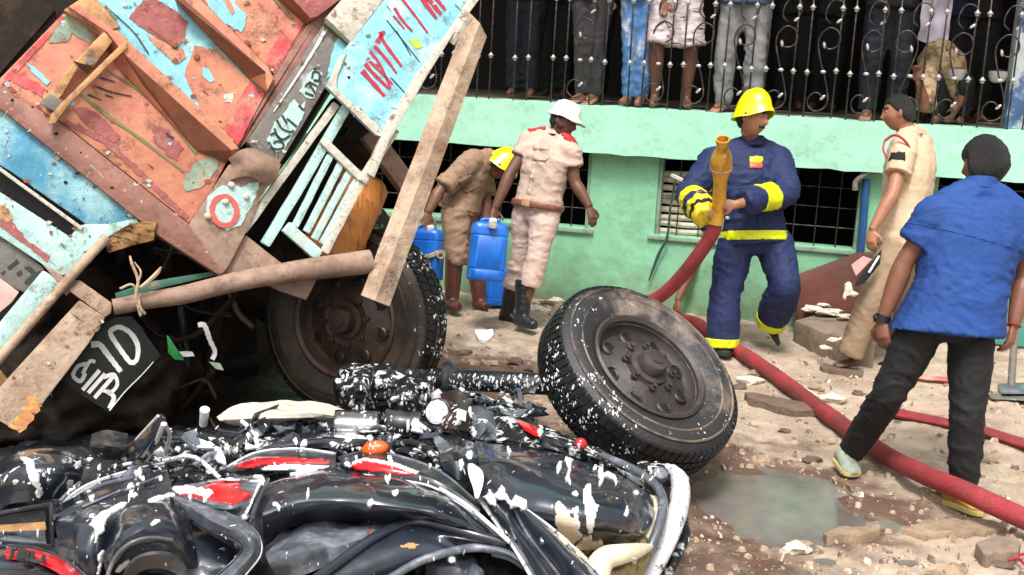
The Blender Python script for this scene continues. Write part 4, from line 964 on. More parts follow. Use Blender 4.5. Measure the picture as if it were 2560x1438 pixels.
# ------------------------------------------------------------------ wrecked truck body, tipped on its side
def tdep(px): return 4.9 + .00075 * px
TA, TB, TC_ = P(0, 500, tdep(0)), P(1200, 500, tdep(1200)), P(600, 0, tdep(600) - .04)
tn = (TB - TA).cross(TC_ - TA).normalized()
if tn.dot(CAM - TA) < 0: tn = -tn
def TP(px, py, o=0.0): return onpl(px, py, TA + tn * o, tn)
def zz(pts, k, ox, oy): return [(ox + x / k, oy + y / k) for x, y in pts]       # measured on an enlargement
Z1 = lambda p: zz(p, 2.397, 0, 0); Z2 = lambda p: zz(p, 2.397, 0, 500); Z4 = lambda p: zz(p, 1.798, 800, 0); Z6 = lambda p: zz(p, 2.82, 100, 550); Z7 = lambda p: zz(p, 2.616, 550, 150); Z8 = lambda p: zz(p, 1.997, 0, 380)
def jag(poly, amp=3, step=9, seed=0):
    out = []
    for i, (x, y) in enumerate(poly):
        x2, y2 = poly[(i + 1) % len(poly)]; n = max(1, int(math.hypot(x2 - x, y2 - y) / step))
        for k in range(n):
            t = k / n; X, Y = x + (x2 - x) * t, y + (y2 - y) * t
            e = amp * (noise.noise(Vector((X * .09, Y * .09, seed))) + .6 * noise.noise(Vector((X * .3, Y * .3, seed + 5))))
            e2 = amp * (noise.noise(Vector((X * .09, Y * .09, seed + 9))))
            out.append((X + e, Y + e2))
    return out
truck = thing('wrecked_truck', 'wrecked truck body tipped over with peeling orange and blue painted panels and bent rails', 'truck', tuple(TP(300, 700)))
def slab(name, pts, o, t, mat, parent=truck, bevel=0.0, back=None, ob=None, **k):
    f = [TP(x, y, o) for x, y in pts]; b = [TP(x, y, ob if ob is not None else o - t) for x, y in (back or pts)]
    if back is None and ob is None: b = [q - tn * t for q in f]
    return MB().add(*prism(f, b)).put(name, mat, parent, bevel=bevel, **k)
def patch(name, pts, mat, parent, o, amp=3, t=.003, seed=0, step=9, **k): return slab(name, jag(pts, amp, step, seed), o, t, mat, parent, **k)
def stroke(name, pts, w_, mat, parent, o, t=.003, n=None, rough=1.0):
    pts = [tuple(q) for q in crom([(x, y, 0) for x, y in pts], n or max(6, len(pts) * 5))]; ws = w_ if hasattr(w_, '__len__') else (w_, w_); L, R = [], []
    for i, (x, y, _) in enumerate(pts):
        a, b = pts[max(0, i - 1)], pts[min(len(pts) - 1, i + 1)]; dx, dy = b[0] - a[0], b[1] - a[1]; l = math.hypot(dx, dy) + 1e-6
        ww = (ws[0] + (ws[1] - ws[0]) * i / (len(pts) - 1)) / 2 * (1 + .15 * rough * math.sin(i * 2.3 + x))
        L.append((x - dy / l * ww, y + dx / l * ww)); R.append((x + dy / l * ww, y - dx / l * ww))
    v = [TP(x, y, o) for x, y in L] + [TP(x, y, o) for x, y in R]; n_ = len(L); v += [q - tn * t for q in v]
    f = []
    for i in range(n_ - 1):
        f += [(i, i + 1, n_ + i + 1, n_ + i), (2 * n_ + i, 3 * n_ + i, 3 * n_ + i + 1, 2 * n_ + i + 1), (i, 2 * n_ + i, 2 * n_ + i + 1, i + 1), (n_ + i, n_ + i + 1, 3 * n_ + i + 1, 3 * n_ + i)]
    f += [(0, n_, 3 * n_, 2 * n_), (n_ - 1, 3 * n_ - 1, 4 * n_ - 1, 2 * n_ - 1)]
    return MB().add(v, f).put(name, mat, parent)
# bulk of the load box behind the painted face, and dark blockers added under it
bk = [(-420, -60), (-300, 40), (0, 230), (200, 400), (470, 600), (560, 600), (700, 420), (830, 210), (950, 40), (1010, -70), (700, -150), (200, -170), (-420, -170)]
f0 = [TP(x, y, -.05) for x, y in bk]
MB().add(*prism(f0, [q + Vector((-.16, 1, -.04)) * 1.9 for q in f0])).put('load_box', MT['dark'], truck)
bk2 = [(-500, 300), (0, 500), (240, 660), (300, 780), (300, 820), (420, 900), (450, 980), (400, 1080), (-500, 1200)]
f0 = [TP(x, y, -.45) for x, y in bk2]
cw = fuse([prism(f0, [q + Vector((0, .9, 0)) for q in f0])], .035, 1); wrinkle(cw, .10, 3.2, (1, .3, .6), 1.3, 8)
link('under_truck_blocker', cw, MT['dark'], truck, True)  # added dark mass, blocks the view under the truck to the lit wall
rgt = random.Random(12)
for k in range(26):
    px, py = rgt.uniform(270, 680), rgt.uniform(600, 1010); d0 = rgt.uniform(5.6, 6.3); a = rgt.uniform(0, 6.28); l = rgt.uniform(.08, .3)
    c0 = P(px, py, d0); dv = Vector((math.cos(a), rgt.uniform(-.3, .3), math.sin(a))) * l
    if k % 3 == 0: MB().add(*sheet([[c0 - dv, c0 + Vector((0, .03, .04)), c0 + dv], [c0 - dv * .7 + Vector((0, 0, .08)), c0 + Vector((0, -.04, .1)), c0 + dv * .8 + Vector((.02, 0, .07))]], 10, 6, .01, .03, 9, k)).put('torn_panel', rgt.choice([MT['dark'], MT['soot'], MT['blackmat'], MT['dark']]), truck, True)
    else: MB().add(*tube([c0 - dv, c0 + Vector((0, 0, -.05)), c0 + dv * .8, c0 + dv * 1.1 + Vector((0, 0, -.1))], rgt.uniform(.006, .02), 8, seg=14)).put('hanging_hose', rgt.choice([MT['dark'], MT['soot'], MT['blackmat'], MT['rimdk']]), truck, True)
bk3 = [(330, 560), (900, 560), (960, 660), (700, 720), (640, 780), (650, 960), (600, 1010), (330, 1010)]
f0 = [P(x, y, 6.75) for x, y in bk3]
MB().add(*prism(f0, [q + Vector((.05, .8, 0)) for q in f0])).put('chassis_blocker', MT['dark'], truck, bevel=.03)  # added dark slab closing off the lit wall behind the wheel
for a, b, r in (((420, 640, 6.2), (700, 800, 6.5), .06), ((380, 930, 6.0), (640, 905, 6.6), .05), ((560, 620, 6.1), (520, 960, 6.2), .035), ((300, 640, 5.7), (520, 720, 6.1), .05)):
    MB().add(*tube([P(*a), P(*b)], r, 10)).put('chassis_tube', MT['dark'], truck, True)

# lower orange panel with its borders
pa_ = slab('panel', Z1([(-60, 520), (0, 470), (380, 80), (520, 150), (760, 300), (1370, 950), (1360, 990), (1130, 1335), (380, 740), (0, 520)]), 0, .03, MT['salmon'], bevel=.003)
patch('paint_patch', Z1([(320, 190), (390, 90), (480, 110), (560, 230), (540, 260), (430, 200), (400, 250), (300, 260)]), MT['teal'], pa_, .004, 4, seed=1)
patch('paint_patch', Z1([(20, 470), (370, 95), (395, 110), (60, 480), (30, 500)]), MT['red'], pa_, .004, 3, seed=2)
patch('paint_patch', Z1([(60, 440), (140, 440), (270, 530), (250, 580), (110, 510), (70, 490)]), MT['red'], pa_, .0035, 5, seed=3)
patch('paint_patch', Z1([(150, 370), (200, 400), (300, 490), (280, 510), (190, 430)]), MT['skyblue'], pa_, .005, 3, seed=4)
patch('paint_patch', Z1([(430, 650), (520, 640), (640, 720), (720, 830), (680, 850), (560, 790)]), MT['maroon'], pa_, .004, 5, seed=5)
patch('paint_patch', Z1([(900, 740), (1000, 770), (1100, 890), (1060, 960), (930, 860)]), MT['maroon'], pa_, .004, 8, seed=6)
patch('paint_patch', Z1([(1180, 960), (1290, 940), (1310, 990), (1230, 1110), (1120, 1150), (1100, 1090)]), MT['teal'], pa_, .004, 6, seed=7)
stroke('paint_line', Z1([(640, 420), (830, 540), (1000, 700), (1180, 920)]), (4, 9), MT['green'], pa_, .005)
stroke('paint_line', Z1([(480, 560), (640, 690), (800, 800), (960, 920), (1100, 1030)]), (9, 5), MT['green'], pa_, .005)
for q in ([(600, 465), (690, 490)], [(580, 520), (680, 555), (790, 575)], [(525, 565), (610, 600)], [(630, 570), (680, 585)]): stroke('scratch', Z1(q), (5, 2), MT['inkblk'], pa_, .006)
patch('scratch', Z1([(990, 790), (1040, 820), (1040, 840), (1000, 815)]), MT['inkblk'], pa_, .006, 2, seed=8); patch('scratch', Z1([(880, 975), (920, 1005), (915, 1012)]), MT['inkblk'], pa_, .006, 1, seed=9)
patch('primer_strip', Z1([(380, 740), (620, 860), (860, 1080), (1120, 1320), (1132, 1300), (900, 1070), (650, 840), (400, 720)]), MT['maroon'], pa_, .004, 5, seed=10)
# rails and ribs
slab('lower_rail', Z1([(-60, 540), (0, 515), (380, 745), (1130, 1340), (1340, 1638), (1310, 1650), (960, 1420), (0, 650), (-60, 620)]), .05, .10, MT['rail'], bevel=.008)
slab('rib', Z1([(410, 40), (470, 30), (760, 240), (1340, 780), (1430, 890), (1385, 900), (1250, 780), (740, 320), (640, 190)]), .085, .1, MT['salmon'], bevel=.004, back=Z1([(390, 60), (470, 30), (760, 240), (1340, 780), (1440, 900), (1375, 985), (1180, 905), (700, 400), (590, 215)]), ob=.004)
slab('rib', Z1([(1090, -10), (1190, -10), (1600, 400), (1640, 470), (1600, 545), (1590, 430)]), .085, .1, MT['salmon'], bevel=.004, back=Z1([(1040, -20), (1190, -20), (1610, 400), (1645, 480), (1600, 560), (1490, 470), (1060, 20)]), ob=.004)
slab('rib', Z1([(1740, -20), (2060, -20), (1900, 100), (1860, 110)]), .085, .1, MT['maroon'], bevel=.004, back=Z1([(1650, -20), (2080, -20), (1905, 110), (1835, 150)]), ob=.004)
for pts in ([(1375, 985), (1180, 905), (700, 400), (590, 215), (640, 190), (740, 320), (1250, 780), (1385, 900)], [(1600, 560), (1490, 470), (1060, 20), (1040, -20), (1085, -20), (1590, 430)], [(1835, 150), (1650, -20), (1735, -20), (1858, 112)]):
    h = len(pts) // 2
    k_ = [0.006] * h + [.086] * (len(pts) - h)
    v = [TP(*Z1([q])[0], o_ + .002) for q, o_ in zip(pts, k_)]
    MB().add(*prism(v, [q - tn * .01 for q in v])).put('rib_side', MT['ribside'], truck)
pb_ = slab('panel', Z1([(440, -30), (1090, -30), (1600, 500), (1590, 570), (1420, 880), (1340, 780), (760, 245)]), 0, .03, MT['skyblue'], bevel=.003)
patch('paint_patch', Z1([(770, 105), (860, 0), (940, -5), (1060, 70), (1125, 130), (1105, 220), (1060, 290), (1000, 260), (900, 200)]), MT['maroon'], pb_, .005, 4, seed=11)
patch('paint_patch', Z1([(880, 205), (1050, 285), (1100, 300), (1115, 340), (1075, 375), (1030, 365), (940, 280)]), MT['salmon'], pb_, .0045, 4, seed=12)
patch('paint_patch', Z1([(1170, 275), (1300, 300), (1390, 385), (1500, 490), (1430, 600), (1400, 690), (1340, 775), (1215, 680), (1160, 560), (1105, 450), (1125, 390)]), MT['salmon'], pb_, .005, 4, seed=13)
patch('paint_patch', Z1([(1215, 400), (1250, 410), (1285, 480), (1260, 495), (1215, 455)]), MT['skyblue'], pb_, .008, 2, seed=14)
patch('paint_patch', Z1([(1340, 560), (1400, 560), (1400, 620), (1350, 610)]), MT['rustwhite'], pb_, .008, 5, seed=15)
patch('paint_patch', Z1([(1500, 490), (1592, 555), (1425, 872), (1335, 785), (1400, 690), (1430, 600)]), MT['red'], pb_, .0065, 3, seed=16)
stroke('scratch', Z1([(890, 160), (1045, 280)]), (4, 7), MT['ribside'], pb_, .008); stroke('scratch', Z1([(650, 50), (800, 190), (890, 320)]), (2, 3), MT['inkblk'], pb_, .008); stroke('scratch', Z1([(560, -10), (700, 120)]), (5, 3), MT['green'], pb_, .008)
patch('paint_patch', Z1([(470, -30), (560, -30), (620, 120), (560, 95)]), MT['rustwhite'], pb_, .005, 6, seed=17)
for c in ((1050, 275), (1180, 345)): MB().add(*lathe(TP(*Z1([c])[0], .004), tn, [(.014, 0), (.014, .006), (.009, .012), (.0, .012)], 12)).put('rivet', MT['ribside'], pb_, True)
pc_ = slab('panel', Z1([(1185, -30), (1660, -30), (1835, 150), (1650, 450), (1605, 400)]), 0, .03, MT['salmon'], bevel=.003)
patch('paint_patch', Z1([(1230, -20), (1400, -20), (1425, 40), (1480, 90), (1450, 195), (1400, 170), (1330, 130), (1250, 40)]), MT['skyblue'], pc_, .005, 5, seed=18)
patch('paint_patch', Z1([(1335, -10), (1370, -10), (1410, 70), (1390, 90)]), MT['salmon'], pc_, .008, 2, seed=19)
patch('paint_patch', Z1([(1740, 125), (1815, 150), (1645, 445), (1590, 385), (1600, 330)]), MT['red'], pc_, .006, 4, seed=20)
stroke('paint_line', Z1([(1640, -10), (1750, 110)]), (5, 7), MT['green'], pc_, .006)
MB().add(*lathe(TP(*Z1([(1475, 265)])[0], .004), tn, [(.02, 0), (.02, .008), (.012, .018), (.0, .018)], 14)).put('rivet', MT['ribside'], pc_, True)
slab('border_post', Z1([(1130, 1335), (1370, 975), (1430, 885), (1600, 560), (1650, 450), (1840, 150), (1905, 105), (2000, -30), (2075, -30), (1490, 830), (1360, 985), (1175, 1330)]), .03, .06, MT['rail'], bevel=.006)
# grey lettered post
gp = slab('lettered_post', Z1([(1480, 850), (1530, 780), (1950, 130), (2060, -30), (2230, -30), (2100, 275), (2000, 440), (1680, 975), (1620, 940), (1560, 935)]), .06, .09, MT['greypost'], bevel=.006)
patch('paint_patch', Z1([(1985, 330), (2060, 120), (2090, 250), (2010, 420), (1960, 480)]), MT['skyblue'], gp, .064, 5, seed=31)
patch('paint_patch', Z1([(1600, 830), (1650, 730), (1700, 680), (1760, 590), (1800, 640), (1830, 600), (1820, 700), (1760, 790), (1700, 900), (1660, 910), (1620, 880)]), MT['paleblue'], gp, .0645, 4, seed=32)
patch('paint_patch', Z1([(1795, 545), (1850, 440), (1890, 410), (1935, 440), (1880, 590), (1850, 595)]), MT['paleblue'], gp, .0645, 3, seed=33)
stroke('scratch', Z1([(1945, 190), (1870, 320), (1760, 490), (1640, 670)]), (9, 3), MT['white'], gp, .066)
lets = [[(1610, 850), (1640, 890), (1690, 890), (1700, 860), (1660, 845), (1640, 860)], [(1620, 810), (1650, 800), (1690, 850)], [(1645, 770), (1665, 820), (1700, 835), (1740, 810)], [(1660, 720), (1690, 770), (1740, 790), (1760, 780)], [(1690, 690), (1720, 740)], [(1720, 710), (1780, 760)], [(1790, 630), (1820, 660)], [(1830, 555), (1880, 575)], [(1830, 520), (1850, 500), (1890, 560)], [(1850, 490), (1900, 515)], [(1870, 470), (1880, 430), (1915, 440), (1910, 480), (1880, 480)], [(1880, 480), (1925, 490)]]
for q in lets: stroke('letter', Z1(q), 5, MT['inkblk'], gp, .069, n=14)
slab('box_tab', [(815, 45), (905, -60), (1010, -60), (880, 108)], .10, .06, MT['rustwhite'], bevel=.004)
slab('box_tab_side', [(815, 45), (880, 108), (884, 122), (812, 58)], .099, .09, M('olive_shadow_steel', C(95, 95, 70, .8), .6), bevel=.002)
# corner gusset with bolts and a painted O
gu = slab('gusset', Z1([(1135, 1345), (1370, 990), (1460, 930), (1560, 950), (1690, 985), (1560, 1190), (1470, 1400), (1370, 1590), (1335, 1640), (1130, 1345)]), .045, .08, MT['beam2'], bevel=.008)
patch('paint_patch', Z1([(1250, 1180), (1330, 1110), (1450, 1120), (1560, 1080), (1520, 1220), (1440, 1350), (1360, 1380), (1270, 1330), (1230, 1250)]), MT['paleblue'], gu, .049, 4, seed=21)
oo = [(1345 + 72 * math.cos(a) - 20 * math.sin(a), 1265 + 30 * math.cos(a) + 82 * math.sin(a)) for a in np.linspace(0, 6.2832, 25)]
stroke('letter', Z1(oo), 13, MT['redring'], gu, .054, n=40)
for c in ((1385, 1110), (1475, 1180), (1245, 1295), (1350, 1210)): MB().add(*lathe(TP(*Z1([c])[0], .045), tn, [(.017, 0), (.017, .008), (.012, .01), (.012, .02), (.0, .022)], 10)).put('bolt', MT['rustwhite'], gu, bevel=.001)
v = sheet([[TP(x, y, o) for x, y, o in r] for r in ([(572, 395, .05), (610, 372, .10), (640, 372, .13), (700, 400, .11)], [(585, 420, .05), (625, 405, .12), (655, 420, .14), (695, 430, .1)], [(575, 450, .05), (620, 440, .09), (655, 455, .1), (672, 465, .06)])], 20, 10, .008, .02, 9)
MB().add(*v).put('bent_flange', MT['beam2'], truck, True)
slab('gusset_plate', [(545, 690), (560, 655), (615, 588), (700, 655), (792, 700), (766, 750), (700, 728), (640, 700)], .02, .03, MT['beam2'], bevel=.004)
# ochre latch
la = slab('latch', Z1([(250, 590), (330, 530), (380, 440), (620, 190), (700, 180), (770, 235), (740, 260), (680, 240), (560, 400), (480, 380), (380, 560), (300, 650)]), .075, .06, MT['ochre'], bevel=.006)
slab('latch_bar', Z1([(290, 745), (300, 690), (375, 610), (700, 290), (760, 240), (765, 285), (640, 400), (420, 620), (330, 740)]), .10, .03, MT['ochre'], la, bevel=.005)
slab('latch_plate', Z1([(235, 620), (300, 560), (390, 610), (320, 665)]), .088, .02, MT['greypost'], la, bevel=.004); slab('latch_joint', Z1([(440, 365), (470, 375), (545, 420), (525, 440)]), .084, .02, MT['dark'], la)
MB().add(*lathe(TP(*Z1([(540, 370)])[0], .075), tn, [(.02, 0), (.018, .012), (0, .014)], 12)).put('bolt', MT['greypost'], la, True)
slab('bracket', Z1([(380, 60), (470, 0), (560, -30), (720, 160), (620, 200), (470, 110)]), .06, .05, MT['ochre'], bevel=.006)
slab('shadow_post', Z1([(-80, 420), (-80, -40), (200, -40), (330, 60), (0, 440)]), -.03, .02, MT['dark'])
# blue lettered tailboard at the right
na = slab('tailboard', Z4([(30, 390), (90, 250), (275, 0), (330, -80), (745, -80), (700, 0), (480, 340), (288, 618), (250, 605)]), .10, .04, MT['skyblue'], bevel=.004)
slab('board_edge', Z4([(30, 390), (90, 250), (120, 235), (80, 340), (75, 400), (260, 560), (290, 620), (250, 606)]), .112, .02, MT['rustwhite'], na, bevel=.004)
slab('board_edge', Z4([(750, -80), (715, -80), (640, 50), (560, 170), (440, 330), (310, 540), (240, 700), (215, 780), (245, 800), (310, 640), (480, 345), (590, 170), (715, 0)]), .125, .05, MT['rustwhite'], na, bevel=.006)
for q, w_ in (([(190, 318), (290, 432)], 9), ([(203, 285), (240, 330), (312, 400)], 7), ([(212, 262), (290, 340), (325, 378)], 6), ([(225, 230), (270, 290), (318, 398)], 5), ([(245, 205), (300, 268), (345, 330)], 6), ([(272, 142), (285, 185), (368, 300)], 7), ([(255, 190), (290, 140)], 8), ([(335, 35), (370, 90), (415, 140)], 6), ([(365, -10), (420, 60), (485, 148)], 5), ([(330, 70), (380, 130)], 4), ([(455, -10), (525, 85)], 8), ([(485, -10), (545, 65)], 9), ([(520, -10), (565, 45)], 7)): stroke('letter', Z4(q), (w_ * 1.35, w_ * .9), MT['inkred'], na, .104, n=12)
for q in ([(300, 90), (450, 280)], [(320, 350), (380, 415)], [(345, 140), (410, 250)]): stroke('scratch', Z4(q), (3, 2), MT['inkblk'], na, .1035)
patch('paint_patch', Z4([(400, 180), (440, 170), (460, 210), (430, 220)]), M('lime_paint', C(190, 210, 80, .85), .6), na, .1035, 4, seed=23)
MB().add(*lathe(TP(*Z4([(130, 348)])[0], .10), tn, [(.008, 0), (.006, .004), (0, .004)], 10)).put('bolt', MT['dark'], na)
def bar(name, a, b, w_, mat, o=.06, t=.04, parent=truck, bevel=.006, o2=None):
    dx, dy = b[0] - a[0], b[1] - a[1]; l = math.hypot(dx, dy); nx_, ny_ = -dy / l * w_ / 2, dx / l * w_ / 2
    o2 = o if o2 is None else o2; m = 9; L, R = [], []
    for i in range(m):
        k = i / (m - 1); X, Y = a[0] + dx * k, a[1] + dy * k; e = 1.2 * noise.noise(Vector((X * .04, Y * .04, w_)))
        L.append(TP(X + nx_ + e, Y + ny_ + e, o + (o2 - o) * k)); R.append(TP(X - nx_ + e, Y - ny_ + e, o + (o2 - o) * k))
    f = L + R[::-1]
    return MB().add(*prism(f, [q - tn * t for q in f])).put(name, mat, parent, bevel=bevel)
# ladder-like side gate with slats
slab('dark_backing', [(596, 606), (850, 235), (960, 352), (925, 440), (868, 600), (800, 660), (690, 650)], -.42, .2, MT['dark'])  # added dark sheet standing in for the shaded interior behind the gate
for a, b in (((770, 480), (700, 560)), ((860, 330), (930, 400))): MB().add(*tube([TP(*a, -.2), TP(*b, -.25)], .03, 8)).put('inner_strut', MT['dark'], truck, True)
gt = bar('gate_post', (842, 259), (608, 578), 20, MT['rustwhite'], .03)
gt2 = bar('gate_post', (868, 268), (664, 612), 25, MT['paleblue'], .05)
bar('gate_post', (990, 322), (905, 455), 24, MT['rustwhite'], .10); bar('gate_post', (912, 440), (812, 632), 20, MT['rustwhite'], .085)
bar('gate_rail', (808, 350), (908, 448), 20, MT['rustwhite'], .075); bar('gate_rail', (716, 566), (800, 640), 30, MT['paleblue'], .07)
for a, b in (((827, 388), (738, 566)), ((853, 410), (766, 580)), ((876, 426), (786, 598)), ((896, 446), (806, 610))): bar('slat', a, b, 18, MT['paleblue'], .055, .02, bevel=.003)
bar('diagonal_brace', (925, 330), (1040, 486), 46, MT['beam2'], -.12, .08)
# drum seen behind the slats
dr = thing('orange_drum', 'orange streaked plastic drum wedged behind the pale slatted truck gate', 'drum', tuple(TP(880, 560, -.3)))
a, b = TP(905, 450, -.28), TP(800, 680, -.26)
MB().add(*lathe(a, b - a, [(.0, -.02), (.12, -.02), (.15, .01), (.155, .1), (.162, .12), (.155, .14), (.155, .3), (.162, .32), (.155, .34), (.15, .44), (.12, .47), (0, .47)], 28)).put('drum', MT['drum'], dr, True)
# long leaning angle beam
bm_ = MB(); A = [(1172, 30), (1200, 58), (1217, 92)]; B = [(902, 738), (938, 752), (973, 766)]
m = 22; rows = []
for i in range(m + 1):
    k = i / m; r = []
    for (p, q), o in zip(zip(A, B), (.13, .20, .175)):
        e = 1.6 * noise.noise(Vector((k * 9, p[0], 2)))
        r.append(TP(p[0] + (q[0] - p[0]) * k + e + (4 * noise.noise(Vector((k * 22, 1, p[0]))) if i in (0, m) else 0), p[1] + (q[1] - p[1]) * k + (5 * noise.noise(Vector((p[0], 4, i))) if i in (0, m) else 0), o))
    rows.append(r)
v = [q for r in rows for q in r]; n_ = len(v); v += [q - tn * .014 + vR * (.008 if j % 3 == 0 else -.003) for j, q in enumerate(v)]; f = []
for i in range(m):
    for j in range(2):
        q = (i * 3 + j, i * 3 + j + 1, i * 3 + j + 4, i * 3 + j + 3); f += [q, tuple(x + n_ for x in q[::-1])]
    for j in (0, 2): f.append((i * 3 + j, i * 3 + j + n_, i * 3 + j + 3 + n_, i * 3 + j + 3))
for j in (0, 1): f += [(j, j + 1, j + 1 + n_, j + n_), (m * 3 + j, m * 3 + j + 1, m * 3 + j + 1 + n_, m * 3 + j + n_)]
bm_.add(v, f).put('angle_beam', MT['beam'], truck, smooth=True)
MB().add(*tube([TP(1128, 108, .08), TP(1172, 40, .14)], .03, 8)).put('beam_tie', MT['rustwhite'], truck, True)
# open-ended pipe rail
c_ = crom([(*TP(x, y, o), r) for x, y, o, r in ((285, 766, .06, .036), (380, 750, .07, .040), (470, 735, .08, .043), (600, 702, .09, .046), (760, 675, .1, .052), (925, 655, .1, .060))], 26)
t1 = tube([Vector(q[:3]) for q in c_], [q[3] for q in c_], 18, cap=False); t2 = tube([Vector(q[:3]) for q in c_], [q[3] - .006 for q in c_], 18, cap=False)
n_ = len(t1[0]); vv = list(t1[0]) + list(t2[0]); ff = list(t1[1]) + [tuple(i + n_ for i in q[::-1]) for q in t2[1]]
for k in range(18): k2 = (k + 1) % 18; ff += [(k, k2, k2 + n_, k + n_), (n_ - 18 + k, n_ - 18 + k2, 2 * n_ - 18 + k2, 2 * n_ - 18 + k)]
vv = [q + Vector((1, 1, 1)) * .004 * noise.noise(q * 6) for q in vv]
pi_ = MB().add(vv, ff).put('pipe_rail', MT['beam2'], truck, True)
tw = MB()
for pts, r in (([(352, 790), (340, 740), (345, 700), (330, 660), (325, 640)], .007), ([(352, 720), (375, 700), (395, 680), (402, 668)], .010), ([(346, 705), (352, 680), (336, 655)], .005), ([(300, 722), (330, 712), (350, 740)], .006), ([(362, 785), (350, 770), (345, 735)], .008)): tw.add(*tube([TP(x, y, .13 + .01 * (i % 2)) for i, (x, y) in enumerate(pts)], [r] * (len(pts) - 1) + [r * .5], 6, seg=14))
twt = thing('twig', 'dry forked twig caught on the bent pipe of the truck', 'twig', tuple(TP(350, 740, .13))); tw.put('twig', MT['beam'], twt, True)
# left side: blue boards, slot, whitewashed rails
bl_ = [(0, 250), (145, 340), (352, 545), (262, 600), (172, 690), (0, 570), (-80, 520), (-80, 220)]
slot = [(0, 436), (22, 438), (190, 568), (176, 592), (0, 478), (-60, 440), (-60, 400)]
slab('side_board', [(-80, 215), (0, 262), (140, 352), (350, 545), (270, 560), (215, 560), (22, 425), (-80, 370)], .02, .04, MT['blue'], bevel=.004)
slab('side_board', [(215, 560), (270, 560), (350, 545), (262, 598), (172, 685), (150, 690), (0, 590), (-80, 540), (-80, 430), (0, 480), (176, 593), (192, 568)], .024, .04, MT['paleblue'], bevel=.004)
bar('slot_rim', (-20, 408), (205, 572), 9, MT['rustwhite'], .04, .03, bevel=.003)
slab('slot_back', [(-60, 400), (22, 425), (215, 560), (176, 600), (-60, 460)], -.06, .02, MT['soot'])
patch('paint_patch', Z8([(0, 260), (30, 270), (60, 330), (40, 350), (0, 330)]), MT['ochre'], truck, .028, 5, seed=41); patch('paint_patch', Z8([(0, 330), (60, 350), (150, 450), (250, 520), (240, 550), (120, 460), (0, 370)]), MT['maroon'], truck, .0275, 5, seed=42)
slab('lower_panel', Z8([(-100, 400), (0, 410), (215, 575), (225, 610), (120, 700), (90, 690), (0, 640), (-100, 580)]), .0, .03, MT['greypost'], bevel=.004)
for q in ([(35, 575), (85, 535), (95, 550), (45, 590)], [(80, 605), (105, 590), (112, 606), (90, 622)], [(120, 575), (150, 570), (180, 600), (205, 590), (190, 630), (130, 665), (120, 650), (160, 610)], [(5, 605), (25, 590), (28, 600), (10, 614)]): patch('stencil_mark', Z8(q), MT['inkblk'], truck, .004, 1, seed=43)
slab('lower_panel', Z8([(-100, 570), (0, 630), (95, 700), (60, 750), (0, 800), (-100, 860)]), .012, .03, M('pale_pink_paint', C(218, 180, 170, .85), .6, c2=C(190, 120, 110), amt=.2, bump=.2), bevel=.004)
slab('white_rail', Z8([(-100, 1000), (-100, 900), (0, 850), (90, 740), (215, 590), (285, 630), (300, 660), (120, 860), (0, 990)]), .055, .05, MT['paleblue'], bevel=.01)
for a, b, r0 in (((268, 592), (165, 705), 12), ((168, 702), (-60, 962), 12)):
    MB().add(*tube([TP(a[0], a[1], .085), TP((a[0] + b[0]) / 2, (a[1] + b[1]) / 2, .088), TP(b[0], b[1], .085)], r0 * tdep(100) / FPX, 12, seg=12)).put('rail_tube', MT['beam'], truck, True)
slab('cross_plate', Z8([(210, 560), (345, 640), (400, 640), (330, 720), (280, 640)]), .06, .03, MT['beam2'], bevel=.005)
slab('short_beam', Z8([(340, 690), (398, 640), (560, 755), (555, 805), (525, 825)]), .075, .06, MT['beam'], bevel=.006)
slab('long_plank', Z8([(398, 740), (527, 826), (440, 960), (100, 1405), (0, 1345), (-60, 1300), (-40, 1220), (50, 1120)]), .08, .06, MT['beam'], bevel=.008)
patch('rust_stain', Z8([(150, 1215), (190, 1230), (200, 1290), (130, 1380), (100, 1400), (40, 1370), (110, 1300)]), M('rusty_orange_stain', C(205, 140, 90, .85), .7, c2=C(225, 190, 90), amt=.4, scale=12, bump=.3), truck, .0835, 6, seed=44)
slab('under_block', Z8([(-60, 1130), (0, 1090), (52, 1150), (0, 1230), (-60, 1250)]), .03, .06, MT['ochre'], bevel=.006)
sk_ = thing('sack', 'brown and ochre woven strap bundle under the blue side board', 'strap bundle', tuple(TP(320, 590)))
MB().add(*sheet([[TP(x, y, .045 + .02 * (i % 2)) for i, (x, y) in enumerate(r)] for r in ([(268, 600), (300, 575), (345, 556), (392, 556)], [(266, 615), (300, 600), (345, 585), (388, 578)], [(272, 632), (305, 622), (345, 610), (384, 600)])], 20, 10, .03, .03, 12)).put('bundle', M('ochre_weave', C(160, 118, 70, .8), .85, c2=C(48, 38, 28), amt=.42, scale=14, soft=.05, stretch=(1, 3, 3), bump=.6), sk_, True)
# mud flap with hand-painted marks
fl = thing('mud_flap', 'black rubber mud flap with white hand painted letters and the number 10', 'mud flap', tuple(TP(290, 900)))
slab('flap', jag(Z6([(420, 730), (520, 690), (650, 680), (720, 760), (850, 960), (720, 1080), (480, 1350), (300, 1240), (140, 1120)]), 2, 14, 50), -.02, .02, MT['soot'], fl, bevel=.003)
def L6(q, w_): stroke('letter', Z6(q), w_, MT['white'], fl, -.0165, n=30, rough=.6)
L6([(360, 880), (420, 880), (470, 940), (570, 1070)], (15, 12)); L6([(505, 775), (560, 755), (640, 800), (690, 890), (680, 990), (640, 1005), (600, 960), (510, 830), (495, 790), (510, 770)], 12)
L6([(330, 1015), (270, 1030), (235, 1085), (250, 1120), (290, 1135), (320, 1080)], 10); L6([(300, 1200), (420, 1060)], 10); L6([(340, 1220), (460, 1085)], 10); L6([(300, 1085), (350, 1000), (390, 1000)], 9)
